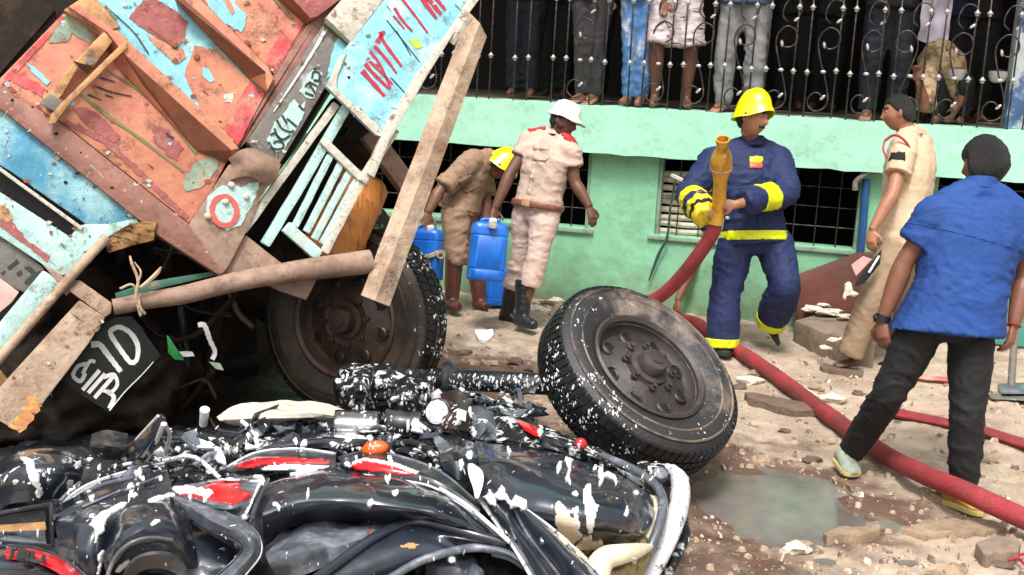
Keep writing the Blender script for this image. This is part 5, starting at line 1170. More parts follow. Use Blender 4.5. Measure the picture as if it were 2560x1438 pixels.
L6([(385, 1255), (520, 1100)], 10); L6([(450, 1110), (520, 1090), (545, 1160), (500, 1215), (440, 1200)], 9); L6([(470, 1205), (520, 1250), (490, 1330)], 11)
stroke('white_edge', Z6([(490, 1345), (600, 1210), (720, 1090), (800, 1000)]), (3, 2), MT['white'], fl, -.0165)
# broken green and white shards in the shade
sh_ = thing('broken_shard', 'broken green and white fairing shards lying in the dark under the truck', 'shards', tuple(TP(470, 890, -.1)))
slab('green_shard', Z6([(895, 810), (915, 830), (960, 900), (1020, 990), (950, 985), (905, 940)]), -.12, .015, M('green_plastic', C(40, 150, 70, .85), .35), sh_, bevel=.003)
stroke('white_shard', Z6([(1115, 742), (1160, 745), (1200, 850), (1235, 930), (1215, 985)]), (13, 9), MT['white'], sh_, -.1, .015); slab('white_shard', Z6([(980, 930), (1030, 925), (1075, 930), (1090, 960), (1010, 965)]), -.1, .01, MT['foam'], sh_)
slab('green_shard', Z6([(1190, 1000), (1270, 1010), (1295, 1060), (1240, 1050)]), -.1, .012, MT['teal'], sh_); slab('board', Z2([(690, 560), (900, 490), (1260, 430), (1300, 450), (1000, 520), (700, 600)]), -.02, .04, M('green_board', C(60, 110, 90, .8), .6, c2=C(140, 120, 100), amt=.35, scale=8, bump=.3), truck, bevel=.004)

# flaked chips and scratches over the painted faces
rch = random.Random(77)
def chips(poly, n, o, mats, par, big=9, edge=.7):
    xs = poly + poly[:1]
    for k in range(n):
        i = rch.randrange(len(poly)); t = rch.random(); x, y = xs[i][0] + (xs[i + 1][0] - xs[i][0]) * t, xs[i][1] + (xs[i + 1][1] - xs[i][1]) * t
        cx, cy = sum(p[0] for p in poly) / len(poly), sum(p[1] for p in poly) / len(poly)
        q = rch.uniform(.02, .12) if rch.random() < edge else rch.uniform(.15, .9); x += (cx - x) * q; y += (cy - y) * q
        if not (-20 < x < 1250 and -10 < y < 1100): continue
        if rch.random() < .3: stroke('scratch', [(x, y), (x + rch.uniform(-14, 22), y + rch.uniform(4, 24))], (rch.uniform(.8, 2.2), .8), rch.choice(mats), par, o + .001, .002, 6)
        else:
            m_ = 6; a0 = rch.random() * 6; r_ = rch.uniform(2, big)
            slab('paint_chip', [(x + math.cos(a0 + 6.28 * j / m_) * r_ * rch.uniform(.5, 1.5), y + math.sin(a0 + 6.28 * j / m_) * r_ * rch.uniform(.4, 1)) for j in range(m_)], o + .0007 * k / n, .002, rch.choice(mats), par)
cm = [MT['rustwhite'], MT['maroon'], MT['ribside'], MT['beam2'], MT['ribside']]
chips(Z1([(0, 470), (380, 80), (520, 150), (760, 300), (1370, 950), (1130, 1335), (380, 740), (0, 520)]), 60, .0046, cm + [MT['skyblue']], pa_)
chips(Z1([(560, 0), (1090, 0), (1600, 500), (1420, 880), (1340, 780), (760, 245)]), 50, .0072, cm + [MT['salmon'], MT['skyblue']], pb_)
chips(Z1([(1185, 0), (1660, 0), (1835, 150), (1650, 450), (1605, 400)]), 30, .0072, cm, pc_)
chips(Z1([(0, 515), (380, 745), (1130, 1340), (1330, 1630), (960, 1420), (0, 650)]), 45, .0505, [MT['salmon'], MT['ribside'], MT['rustwhite'], MT['dark']], truck, 7)
chips([(0, 262), (140, 352), (350, 545), (215, 560), (22, 425)], 36, .0245, [MT['paleblue'], MT['rustwhite'], MT['ribside'], MT['dark']], truck, 8, .5)
chips([(215, 560), (350, 545), (262, 598), (172, 685), (0, 590), (0, 480), (176, 593)], 30, .0286, [MT['blue'], MT['rustwhite'], MT['ribside'], MT['maroon']], truck, 8, .5)
chips([(817, 217), (850, 139), (950, 0), (1189, 0), (961, 345)], 34, .1042, [MT['rustwhite'], MT['paleblue'], MT['ribside'], MT['greypost']], na, 7)
chips([(615, 355), (815, 70), (890, 0), (835, 185), (700, 400)], 30, .0702, [MT['rustwhite'], MT['ribside'], MT['dark']], gp, 6)
chips(Z8([(398, 740), (527, 826), (440, 960), (100, 1405), (0, 1345), (50, 1120)]), 26, .0842, [MT['rail'], MT['ribside'], MT['paleblue'], MT['beam2']], truck, 7)

# ------------------------------------------------------------------ wheels
def wheel(label, c, ax, R, wdt, mt, mr, group, parent_name='truck_wheel', dish=1):
    """c: centre of the outer face; ax: points from the outer face inwards"""
    ax = ax.normalized(); t = thing(parent_name, label, 'wheel', tuple(c + ax * wdt / 2), group); rr = R * .57
    pr = [(rr - .02, .05), (rr + .012, .035), (rr + .03, .028), (rr + (R - rr) * .35, .0), (rr + (R - rr) * .62, -.006), (R - .05, .012), (R - .02, .035), (R - .008, .06), (R - .004, wdt * .5), (R - .008, wdt - .06), (R - .02, wdt - .035), (R - .05, wdt - .01), (rr + .06, wdt), (rr, wdt - .03)]
    ty = MB().add(*lathe(c, ax, pr, 72, False)).put('tyre', mt, t, True)
    ty.data.materials.append(MT['rubber'])
    da = ty.data.attributes.new('dust', 'FLOAT', 'POINT'); da.data.foreach_set('value', [max(-1, min(1, (q.co - c).dot(vU * .75 + vR * .55) / R - .40)) for q in ty.data.vertices])
    for p in ty.data.polygons: p.material_index = 1 if (p.center - c).dot(ax) > .034 and (p.center - c - ax * (p.center - c).dot(ax)).length > R * .8 else 0
    for r_, h_ in ((rr + (R - rr) * .45, -.005), (rr + (R - rr) * .72, -.004)): MB().add(*lathe(c, ax, [(r_ - .006, h_ + .004), (r_, h_ - .004), (r_ + .006, h_ + .004)], 72, False)).put('tyre_ridge', mt, ty, True)
    u = ax.orthogonal().normalized(); w_ = ax.cross(u); tr = MB(); rg = random.Random(5)
    for row, (h0, h1, ph) in enumerate(((.028, .078, 0), (.092, .132, .5), (.146, .186, 0), (.2, wdt - .078 + .04, .5))):
        n = 76
        for k in range(n):
            a0 = 6.2832 * (k + ph) / n; a1 = a0 + 6.2832 / n * .78; sk = .018 * (1 if row < 2 else -1); vtx = []
            for r_ in (R - .03, R + .001):
                for a, h in ((a0, h0), (a1, h0), (a1 + sk, h1), (a0 + sk, h1)):
                    q = r_ - (.012 if (row == 0 and h == h0) or (row == 3 and h == h1) else 0)
                    vtx.append(c + ax * h + (u * math.cos(a) + w_ * math.sin(a)) * q)
            tr.add(vtx, [(0, 1, 2, 3), (7, 6, 5, 4), (0, 4, 5, 1), (1, 5, 6, 2), (2, 6, 7, 3), (3, 7, 4, 0)])
    tr.put('tread', MT['rubber'], ty, bevel=0, kind='stuff')
    rim = MB().add(*lathe(c, ax, [(rr + .012, .04), (rr + .016, .022), (rr + .004, .014), (rr - .014, .03), (rr - .02, .075), (rr - .045, .10), (rr * .72, .092), (rr * .55, .06), (rr * .44, .045), (rr * .40, .05), (0, .05)], 64, False)).put('rim', mr, t, True)
    hub = MB().add(*lathe(c, ax, [(rr * .36, .06), (rr * .34, .035), (rr * .25, .03), (rr * .235, -.012), (rr * .21, -.024), (rr * .12, -.028), (rr * .11, -.036), (0, -.038)], 32, False)).put('hub', mr, t, True)
    for k in range(8):
        a = 6.2832 * k / 8 + .2; d = u * math.cos(a) + w_ * math.sin(a); tg = ax.cross(d); q = c + d * rr * .70 + ax * .083
        MB().add(*lathe(q, -ax, [(.040, -.01), (.038, .006), (.030, .013), (.027, .004)], 18, False)).put('hand_hole', mr, rim, True)
        MB().add(*ellip(q - ax * .004, d * .026, tg * .030, ax * .004, 14, 6)).put('hole_dark', MT['soot'], rim, True)
        a += .39; d = u * math.cos(a) + w_ * math.sin(a)
        MB().add(*lathe(c + d * rr * .45 + ax * .045, -ax, [(.018, -.01), (.018, .014), (.011, .016), (.011, .032), (0, .033)], 6)).put('nut', mr, hub)
    return t, ty
c1 = P(852, 802, 5.98)
wheel('muddy truck wheel standing upright under the tipped truck beside the jerrycans', c1, cv(.42, .03, -.91), .53, .27, MT['mudrubber'], MT['rimdk'], 'truck wheels')
c2 = P(1634, 905, 5.2)
wheel('dusty truck wheel lying tilted on the ground in front of the firefighter', c2, cv(-.46, -.64, -.60), .50, .27, MT['rubberdust'], MT['rim'], 'truck wheels')
ax_ = thing('axle_shaft', 'black foam splashed axle shaft lying between the two truck wheels', 'axle', tuple(P(1260, 950, 5.6)))
MB().add(*tube([P(1090, 945, 5.9), P(1250, 955, 5.7), P(1400, 962, 5.6)], .055, 14, seg=10)).put('shaft', MT['blackmat'], ax_, True)
MB().add(*lathe(P(1110, 948, 5.88), cv(1, -.02, .1), [(0, 0), (.09, 0), (.1, .03), (.07, .06), (.06, .08)], 20)).put('flange', MT['blackmat'], ax_, True)
# ------------------------------------------------------------------ crushed motorcycles in the foreground
def H(px, py, h): return G(px, py, h)
def rows(*r): return [[H(*q) for q in x] for x in r]
GB = 'motorcycles crushed in the foreground heap'
mA = thing('crushed_motorcycle', 'crushed black motorcycle with a rectangular headlamp and a bright red curved fairing strip', 'motorcycle', tuple(G(60, 1420)), GB)
mB = thing('crushed_motorcycle', 'crushed black motorcycle in the middle with red and white striped decals on its bodywork', 'motorcycle', tuple(G(760, 1300)), GB)
mC = thing('crushed_motorcycle', 'crushed black motorcycle at the right with a big glossy tank and foam covered crash bar', 'motorcycle', tuple(G(1420, 1320)), GB)
HB_ = {}
def sh(name, mat, parent, *r, nu=28, nv=16, thick=.010, wob=.006, ws=7, seed=0):
    o = MB().add(*sheet(rows(*r), nu, nv, thick, wob, ws, seed)).put(name, MT[mat] if isinstance(mat, str) else mat, parent, True); return o
def rod(name, mat, parent, pts, r, n=10, seg=24, **k): return MB().add(*tube([H(*q) for q in pts], r, n, seg=seg)).put(name, MT[mat], parent, True)
# dark mangled mass beneath everything
sh('engine_mass', 'blackmat', mB, [(-150, 1150, .02), (300, 1090, .02), (700, 1065, .02), (1100, 1020, .02), (1350, 1080, .02), (1560, 1200, .02)], [(-150, 1190, .26), (300, 1140, .28), (700, 1110, .28), (1100, 1080, .26), (1350, 1140, .24), (1560, 1250, .16)], [(-150, 1330, .3), (300, 1270, .33), (700, 1250, .34), (1100, 1230, .33), (1350, 1270, .28), (1570, 1330, .18)], [(-150, 1600, .3), (300, 1560, .3), (700, 1540, .3), (1100, 1530, .3), (1350, 1510, .26), (1560, 1480, .14)], nu=90, nv=50, wob=.07, ws=9, thick=.02)
# --- right motorcycle
sh('fuel_tank', 'black', mC, [(1185, 1085, .40), (1260, 1103, .44), (1400, 1128, .44), (1500, 1160, .42), (1600, 1212, .38), (1645, 1252, .34)], [(1192, 1125, .52), (1270, 1143, .55), (1400, 1168, .55), (1500, 1198, .53), (1590, 1240, .49), (1636, 1282, .41)], [(1200, 1185, .54), (1290, 1207, .58), (1400, 1232, .58), (1500, 1262, .56), (1580, 1288, .51), (1626, 1312, .42)], [(1195, 1245, .48), (1290, 1275, .52), (1390, 1300, .52), (1480, 1320, .50), (1560, 1335, .46), (1610, 1342, .38)], [(1190, 1300, .33), (1290, 1335, .38), (1390, 1362, .38), (1480, 1375, .36), (1560, 1370, .32), (1603, 1362, .28)], nu=70, nv=48, wob=.013, ws=5.5)
SPL = M('foam_spattered_plastic', C(26, 28, 32, .8), .3, c2=C(235, 235, 232, .85), amt=.36, scale=22, soft=.04, stretch=(1, 1, .6), bump=.25, r2=.6)
SPW = M('foam_crusted_metal', C(226, 228, 232, .85), .5, c2=C(60, 62, 66), amt=.3, scale=26, soft=.05, bump=.4)
sh('side_fairing', SPL, mC, [(1180, 1010, .36), (1235, 1000, .42), (1300, 1040, .44), (1400, 1082, .44), (1500, 1128, .42), (1610, 1188, .38)], [(1190, 1040, .42), (1240, 1040, .48), (1310, 1070, .5), (1400, 1105, .5), (1500, 1146, .48), (1610, 1204, .42)], [(1195, 1085, .44), (1250, 1102, .47), (1320, 1112, .48), (1400, 1130, .47), (1500, 1165, .45), (1608, 1218, .39)], nu=50, nv=16, wob=.014, ws=14)
sh('side_fairing', 'greypl', mC, [(1165, 990, .40), (1205, 985, .44), (1235, 1005, .42)], [(1170, 1040, .48), (1205, 1035, .52), (1245, 1050, .47)], [(1180, 1095, .46), (1215, 1100, .48), (1250, 1098, .46)], wob=.004)
sh('red_decal', 'fairred', mC, [(1290, 1048, .505), (1325, 1060, .51), (1352, 1072, .51)], [(1300, 1060, .515), (1330, 1074, .52), (1355, 1084, .52)], [(1308, 1072, .515), (1332, 1086, .52), (1352, 1092, .52)], nu=8, nv=6, thick=.004, wob=0)
MB().add(*ellip(H(1452, 1110, .53), Vector((.024, 0, 0)), Vector((0, .018, .008)), Vector((0, -.006, .022)), 16, 10)).put('reflector', MT['fairred'], mC, True)
rod('rim_frame', 'greypl', mC, [(1505, 1140, .46), (1580, 1172, .46), (1630, 1205, .46), (1655, 1240, .45), (1655, 1285, .43), (1640, 1335, .39), (1615, 1392, .33), (1590, 1450, .27)], .017)
t_ = tube([H(*q) for q in [(1668, 1172, .35), (1694, 1190, .38), (1702, 1235, .39), (1690, 1295, .36), (1668, 1355, .31), (1636, 1415, .25), (1600, 1475, .18)]], [.022, .034, .036, .036, .032, .032, .03], 14, seg=34)
MB().add([q + Vector((1, 1, 1)) * .007 * noise.noise(q * 22) for q in t_[0]], t_[1]).put('crash_bar', SPW, mC, True)
rod('crash_bar', SPL, mC, [(1712, 1305, .2), (1712, 1345, .2), (1690, 1395, .16), (1660, 1455, .1)], .022) if False else MB().add(*tube([H(*q) for q in [(1710, 1300, .22), (1712, 1345, .2), (1690, 1395, .16), (1655, 1460, .1)]], .02, 10, seg=16)).put('crash_bar', SPL, mC, True)
MB().add(*lathe(H(1650, 1185, .42), cv(.1, .6, .8), [(.03, -.03), (.03, .004), (.024, .012), (0, .014)], 18)).put('bolt_cap', MT['greypl'], mC, True)
sh('bracket', SPL, mC, [(1590, 1150, .33), (1640, 1155, .36), (1690, 1170, .36)], [(1600, 1180, .38), (1645, 1190, .4), (1690, 1195, .39)], [(1620, 1210, .36), (1655, 1218, .37), (1685, 1222, .35)], wob=.006, ws=15)
t_ = tube([H(*q) for q in [(1490, 1470, .34), (1494, 1425, .39), (1515, 1395, .42), (1555, 1385, .43), (1600, 1375, .41), (1628, 1366, .385)]], [.05, .043, .038, .032, .022, .008], 14, seg=30)
MB().add(*t_).put('seat_padding', MT['cream'], mC, True)
sh('seat_padding', 'cream', mC, [(1625, 1235, .42), (1635, 1260, .41), (1630, 1300, .4), (1612, 1335, .38)], [(1640, 1240, .42), (1652, 1262, .41), (1636, 1305, .4), (1618, 1345, .38)], nu=20, nv=6, thick=.015, wob=.012, ws=20)
sh('seat_foam', 'fibre', mC, [(1480, 1385, .33), (1560, 1378, .36), (1630, 1365, .34)], [(1480, 1430, .36), (1560, 1415, .37), (1620, 1400, .35)], [(1480, 1500, .32), (1550, 1470, .32), (1600, 1450, .28)], nu=40, nv=30, wob=.015, ws=30)
sh('seat_foam', 'fibre', mC, [(1600, 1250, .36), (1640, 1250, .38), (1660, 1262, .36)], [(1590, 1310, .37), (1630, 1310, .38), (1645, 1312, .36)], [(1575, 1368, .36), (1605, 1368, .36), (1625, 1370, .34)], wob=.012, ws=30)
sh('panel_blade', 'black', mC, [(1280, 1258, .52), (1318, 1335, .50), (1395, 1435, .46), (1440, 1500, .43)], [(1296, 1264, .56), (1360, 1328, .56), (1440, 1412, .52), (1500, 1480, .47)], [(1300, 1262, .53), (1392, 1330, .53), (1480, 1415, .48), (1540, 1480, .44)], wob=.004)
sh('panel_blade', 'black', mC, [(1192, 1240, .48), (1235, 1300, .48), (1285, 1370, .46), (1330, 1445, .42)], [(1210, 1232, .53), (1258, 1290, .54), (1308, 1352, .52), (1370, 1440, .46)], [(1228, 1232, .50), (1285, 1285, .50), (1330, 1350, .48), (1405, 1450, .43)], wob=.004)
# --- middle motorcycle
sh('body_fairing', 'black', mB, [(640, 1200, .44), (720, 1172, .48), (830, 1160, .50), (950, 1172, .50), (1080, 1200, .48), (1170, 1255, .46), (1262, 1340, .43)], [(652, 1236, .53), (740, 1208, .57), (850, 1200, .58), (960, 1210, .58), (1080, 1235, .56), (1165, 1286, .52), (1265, 1350, .46)], [(655, 1290, .53), (745, 1258, .57), (860, 1252, .58), (970, 1264, .58), (1080, 1282, .56), (1165, 1318, .51), (1270, 1362, .45)], [(660, 1350, .40), (750, 1314, .45), (870, 1297, .47), (970, 1310, .47), (1070, 1312, .47), (1160, 1336, .45), (1275, 1374, .42)], nu=74, nv=40, wob=.013, ws=5.5)
sh('top_fairing', 'blackmat', mB, [(560, 1172, .46), (640, 1132, .50), (740, 1122, .53), (840, 1134, .53)], [(575, 1180, .48), (650, 1158, .54), (740, 1150, .565), (840, 1158, .56)], [(600, 1190, .47), (660, 1180, .52), (740, 1178, .54), (838, 1184, .53)], wob=.003)
sh('top_fairing', 'blackmat', mB, [(845, 1146, .50), (920, 1128, .54), (1000, 1142, .54), (1100, 1180, .51), (1200, 1262, .46)], [(855, 1162, .54), (930, 1160, .58), (1010, 1172, .58), (1100, 1202, .55), (1200, 1276, .49)], [(862, 1182, .51), (930, 1190, .55), (1010, 1202, .55), (1090, 1222, .53), (1195, 1290, .47)], wob=.004)
sh('tail_fairing', 'black', mB, [(650, 1110, .44), (760, 1080, .46), (880, 1078, .46), (980, 1090, .45)], [(640, 1128, .5), (760, 1100, .53), (880, 1098, .53), (990, 1108, .5)], [(650, 1150, .48), (760, 1122, .51), (880, 1122, .51), (980, 1128, .48)], wob=.010, ws=9)
sh('mudguard', 'greypl', mB, [(660, 1362, .38), (740, 1322, .42), (850, 1303, .44), (960, 1318, .44), (1050, 1314, .45)], [(668, 1398, .45), (760, 1365, .49), (860, 1345, .49), (950, 1335, .48), (1045, 1318, .47)], [(690, 1450, .38), (780, 1430, .41), (860, 1400, .43), (940, 1350, .45), (1040, 1322, .46)], nu=50, nv=24, wob=.022, ws=9, seed=4)
arc = [(770, 1462, .42), (850, 1403, .45), (930, 1347, .48), (1000, 1313, .49), (1050, 1304, .49), (1120, 1318, .49), (1190, 1338, .48), (1265, 1358, .46)]
rod('mudguard_lip', 'black', mB, arc, .016)
sh('mudguard', 'black', mB, [(a, b + 6, c - .01) for a, b, c in arc], [(880, 1452, .40), (960, 1400, .44), (1010, 1370, .46), (1050, 1345, .47), (1090, 1340, .47), (1140, 1345, .47), (1200, 1356, .46), (1270, 1370, .45)], [(960, 1460, .36), (1030, 1420, .40), (1080, 1396, .42), (1120, 1382, .43), (1160, 1372, .43), (1200, 1368, .43), (1240, 1372, .43), (1290, 1388, .42)], nu=50, nv=16, wob=.006)
rod('wheel_arch', 'greypl', mB, [(950, 1462, .38), (1040, 1408, .42), (1110, 1384, .44), (1180, 1370, .44), (1240, 1376, .44), (1300, 1402, .43), (1350, 1455, .40)], .014)
sh('wheel_arch', 'black', mB, [(1240, 1368, .44), (1290, 1380, .44), (1340, 1420, .42), (1390, 1480, .4)], [(1230, 1382, .45), (1280, 1398, .44), (1320, 1430, .42), (1360, 1490, .4)], wob=.002)
hb = fuse([ellip(H(1125, 1430, .33), Vector((.075, 0, 0)), Vector((0, .05, .03)), Vector((0, -.03, .05)), 20, 12), tube([H(1165, 1395, .36), H(1185, 1420, .36), H(1190, 1460, .34)], [.02, .024, .02], 10, seg=8)], .008, 2); wrinkle(hb, .012, 12, (0, 0, 1), 1)
link('wheel_hub', hb, MT['greypl'], mB, True)
sh('tank', 'black', mB, [(250, 1340, .42), (290, 1275, .48), (350, 1247, .51), (420, 1240, .51), (482, 1290, .46)], [(258, 1385, .50), (300, 1315, .58), (360, 1283, .61), (430, 1283, .59), (488, 1340, .48)], [(268, 1440, .44), (310, 1372, .55), (370, 1342, .58), (440, 1346, .55), (492, 1400, .45)], [(300, 1480, .28), (340, 1440, .38), (380, 1432, .40), (440, 1442, .38), (490, 1475, .33)], nu=44, nv=34, wob=.012, ws=6)
sh('tank_hollow', 'blackmat', mB, [(300, 1452, .5), (340, 1400, .55), (400, 1385, .56), (450, 1400, .53), (478, 1440, .48)], [(310, 1480, .47), (350, 1430, .5), (400, 1420, .5), (440, 1435, .49), (470, 1465, .46)], wob=.004, nv=10)
rod('tank_lip', 'greypl', mB, [(262, 1460, .47), (285, 1400, .54), (320, 1362, .585), (370, 1345, .595), (430, 1350, .57)], .006)
sh('bracket_strap', 'greypl', mB, [(428, 1230, .53), (520, 1260, .56), (600, 1298, .56), (646, 1338, .54), (652, 1386, .50), (612, 1440, .45), (570, 1500, .40)], [(440, 1252, .56), (520, 1290, .585), (590, 1322, .585), (626, 1350, .57), (628, 1386, .53), (588, 1432, .48), (535, 1486, .43)], [(450, 1272, .53), (515, 1322, .54), (575, 1347, .54), (602, 1364, .53), (598, 1386, .50), (556, 1426, .46), (500, 1472, .41)], nu=44, nv=10, wob=.003)
sh('side_panel', 'greypl', mB, [(428, 1218, .53), (520, 1203, .57), (600, 1197, .575), (654, 1196, .565)], [(470, 1246, .55), (540, 1262, .585), (600, 1258, .59), (646, 1222, .575)], [(505, 1268, .52), (560, 1284, .54), (596, 1300, .545), (618, 1302, .55)], nu=30, nv=18, wob=.003)
rod('panel_edge', 'chrome', mB, [(520, 1204, .58), (600, 1197, .59), (656, 1194, .58), (640, 1238, .57), (612, 1308, .56)], .006, 8, 40)
rod('panel_edge', 'black', mB, [(668, 1198, .57), (650, 1240, .565), (622, 1312, .555)], .008, 8)
sh('inner_panel', 'black', mB, [(440, 1280, .46), (520, 1330, .47), (590, 1370, .46)], [(430, 1360, .45), (500, 1400, .44), (560, 1420, .43)], [(470, 1470, .38), (520, 1470, .38), (560, 1470, .36)], wob=.012)
ch = fuse([tube([H(835, 1058, .48), H(950, 1062, .48)], [.072, .072], 20, flat=(Vector((0, 0, 1)), .75))], .009, 4)
link('exhaust_box', ch, MT['chrome'], mB, True)
MB().add(*lathe(H(962, 1060, .47), (1, .05, 0), [(0, 0), (.058, 0), (.064, .01), (.06, .02), (.052, .1), (.058, .11), (.058, .14), (.04, .15), (0, .15)], 20)).put('exhaust_end', MT['blackmat'], mB, True)
sh('dirty_fairing', 'plaster', mB, [(540, 1040, .42), (600, 1010, .48), (700, 1003, .5), (800, 1008, .5), (870, 1025, .47)], [(550, 1052, .44), (620, 1040, .52), (700, 1038, .54), (790, 1034, .53), (870, 1042, .5)], [(570, 1062, .42), (630, 1060, .46), (700, 1056, .48), (790, 1050, .48), (860, 1058, .45)], wob=.012, ws=10)
hx = [H(628 + 58 * k / 80 + 6 * math.cos(k * .8), 1050 - 22 * k / 80, .52) + Vector((math.cos(k * .8) * .006, math.sin(k * .8) * .02, math.cos(k * .8) * .026)) for k in range(80)]
MB().add(*tube(hx, .0042, 6)).put('spring', MT['blackmat'], mB, True)
rod('cable', 'blackmat', mB, [(525, 1045, .45), (545, 1072, .45), (600, 1082, .46), (632, 1060, .52), (690, 1032, .53)], .005, 6); rod('cable', 'greypl', mB, [(600, 1082, .47), (640, 1055, .53)], .004, 6)
MB().add(*tube([H(508, 1062, .42), H(512, 1024, .5)], [.016, .02], 12)).put('white_stub', MT['foam'], mB, True)
MB().add(*lathe(H(1095, 1032, .52), cv(-.35, .1, 1), [(.0, -.09), (.05, -.09), (.062, -.02), (.06, .0), (.05, .004)], 26)).put('gauge_body', M('dark_brown_plastic', C(48, 32, 28, .8), .35, bump=.1), mB, True)
MB().add(*lathe(H(1093, 1031, .525), cv(-.35, .1, 1), [(.05, .002), (.048, .008), (.036, .011), (.034, .009), (.02, .013), (0, .014)], 26)).put('gauge_face', MT['foam'], mB, True)
sh('cowl', M('dark_brown_plastic', C(52, 34, 30, .8), .35, bump=.1), mB, [(1100, 985, .46), (1140, 975, .5), (1180, 1000, .48)], [(1110, 1030, .52), (1145, 1020, .55), (1180, 1040, .51)], [(1100, 1075, .47), (1140, 1075, .5), (1175, 1080, .48)], wob=.006)
slb = sh('label_tab', 'foam', mB, [(1144, 1022, .565), (1166, 1028, .56)], [(1140, 1044, .57), (1164, 1052, .56)], nu=6, nv=4, wob=.003, thick=.004)
sh('headlight_shell', 'black', mB, [(1098, 1110, .45), (1140, 1090, .48), (1190, 1110, .48)], [(1100, 1150, .54), (1145, 1140, .56), (1195, 1150, .53)], [(1120, 1200, .48), (1150, 1200, .5), (1190, 1200, .48)], wob=.008)
for a, m_ in (([(1092, 1092, .5), (1104, 1110, .53), (1114, 1140, .53), (1102, 1170, .5)], 'greypl'), ([(1176, 1160, .56), (1188, 1180, .57), (1194, 1215, .56), (1192, 1246, .53)], 'cream')):
    c_ = crom([H(*q) for q in a], 10); v = []; 
    for i, q in enumerate(c_):
        w_ = .022 * math.sin(math.pi * min(1, (i + .6) / 10)) + .003; q = Vector(q); v += [q - vR * w_, q + vR * w_ + cF * .006, q + vR * w_ + cF * .014, q - vR * w_ + cF * .01]
    f = [(i * 4 + k, i * 4 + (k + 1) % 4, i * 4 + 4 + (k + 1) % 4, i * 4 + 4 + k) for i in range(9) for k in range(4)] + [(3, 2, 1, 0), (36, 37, 38, 39)]
    MB().add(v, f).put('fairing_splinter', SPW if m_ == 'cream' else MT[m_], mB, True)
io = fuse([ellip(H(938, 1122, .56), Vector((.05, 0, .0)), Vector((0, .03, .01)), Vector((.012, -.01, .03)), 14, 10), tube([H(905, 1128, .55), H(930, 1124, .56)], [.012, .03], 10)], .007, 1)
link('indicator', io, MT['orange'], mB, True); MB().add(*tube([H(945, 1138, .54), H(960, 1120, .55)], [.03, .026], 12)).put('indicator_stem', MT['blackmat'], mB, True)
rod('handlebar', 'black', mB, [(700, 1118, .53), (800, 1106, .56), (860, 1120, .57), (880, 1112, .58), (905, 1108, .57)], .011, 10)
rod('spoke_rim', SPL, mB, [(985, 1112, .5), (1030, 1108, .53), (1075, 1130, .53), (1095, 1170, .5), (1088, 1195, .48)], .014) if False else MB().add(*tube([H(*q) for q in [(985, 1112, .5), (1030, 1108, .53), (1075, 1130, .53), (1097, 1170, .51), (1088, 1198, .48)]], .015, 10, seg=24)).put('rim', SPL, mB, True)
for a, b in (((1010, 1160, .5), (1065, 1140, .52)), ((1000, 1125, .5), (1050, 1145, .52))): MB().add(*tube([H(*a), H(*b)], .009, 8)).put('spoke', SPL, mB, True)
bx_ = fuse([box(H(960, 985, .38), Vector((.22, 0, 0)), Vector((0, .1, .02)), Vector((0, -.02, .1))), box(H(905, 1000, .4), Vector((.04, 0, 0)), Vector((0, .12, .02)), Vector((0, -.02, .12))), tube([H(1010, 1020, .46), H(1020, 960, .5)], [.06, .045], 12), tube([H(860, 960, .45), H(900, 1010, .42)], [.05, .04], 10)], .014, 2); wrinkle(bx_, .03, 8, (1, 0, 0), 1, 7)
link('engine_block', bx_, SPL, mB, True)
slab('engine_plate', [(880, 925), (905, 935), (895, 1000), (872, 1005)], 0, .01, MT['greypl'], mB) if False else MB().add(*prism([P(x, y, 5.3) for x, y in ((872, 925), (905, 935), (893, 1000), (868, 1005))], [P(x, y, 5.33) for x, y in ((872, 925), (905, 935), (893, 1000), (868, 1005))])).put('engine_plate', MT['greypl'], mB)
# --- left motorcycle
sh('fuel_tank', 'black', mA, [(-40, 1185, .38), (20, 1142, .46), (90, 1122, .49), (160, 1126, .49), (215, 1152, .45)], [(-40, 1235, .44), (15, 1180, .54), (90, 1160, .57), (160, 1166, .55), (205, 1190, .47)], [(-40, 1300, .3), (20, 1262, .42), (90, 1252, .45), (150, 1246, .43), (190, 1242, .38)], nu=34, nv=24, wob=.008)
sh('tail_fairing', 'black', mA, [(150, 1258, .42), (220, 1212, .46), (320, 1178, .48), (410, 1158, .47)], [(140, 1290, .50), (230, 1252, .54), (320, 1222, .55), (425, 1196, .53)], [(135, 1345, .46), (230, 1302, .51), (320, 1272, .54), (435, 1245, .52)], nu=34, nv=18, wob=.006)
rod('trim_strip', 'chrome', mA, [(205, 1268, .54), (290, 1232, .56), (392, 1194, .56)], .006, 8); rod('trim_strip', 'greypl', mA, [(150, 1254, .5), (175, 1228, .52), (200, 1208, .53)], .007, 8); rod('trim_strip', 'greypl', mA, [(210, 1232, .54), (270, 1208, .55), (330, 1194, .55)], .007, 8)
sh('side_cover', 'black', mA, [(130, 1268, .46), (190, 1262, .5), (250, 1250, .53), (320, 1258, .53)], [(140, 1330, .50), (200, 1310, .55), (250, 1300, .57), (300, 1310, .53)], [(150, 1400, .44), (200, 1400, .48), (240, 1400, .48), (270, 1400, .46)], [(180, 1470, .36), (210, 1470, .38), (240, 1470, .38), (262, 1470, .36)], nu=30, nv=22, wob=.008)
sh('lower_fairing', 'black', mA, [(-60, 1372, .46), (40, 1366, .5), (120, 1380, .51), (190, 1420, .49), (250, 1475, .45)], [(-60, 1420, .48), (30, 1415, .53), (100, 1425, .54), (160, 1455, .5), (200, 1490, .47)], [(-60, 1500, .4), (30, 1500, .42), (100, 1500, .42), (150, 1510, .4), (180, 1520, .38)], wob=.004)
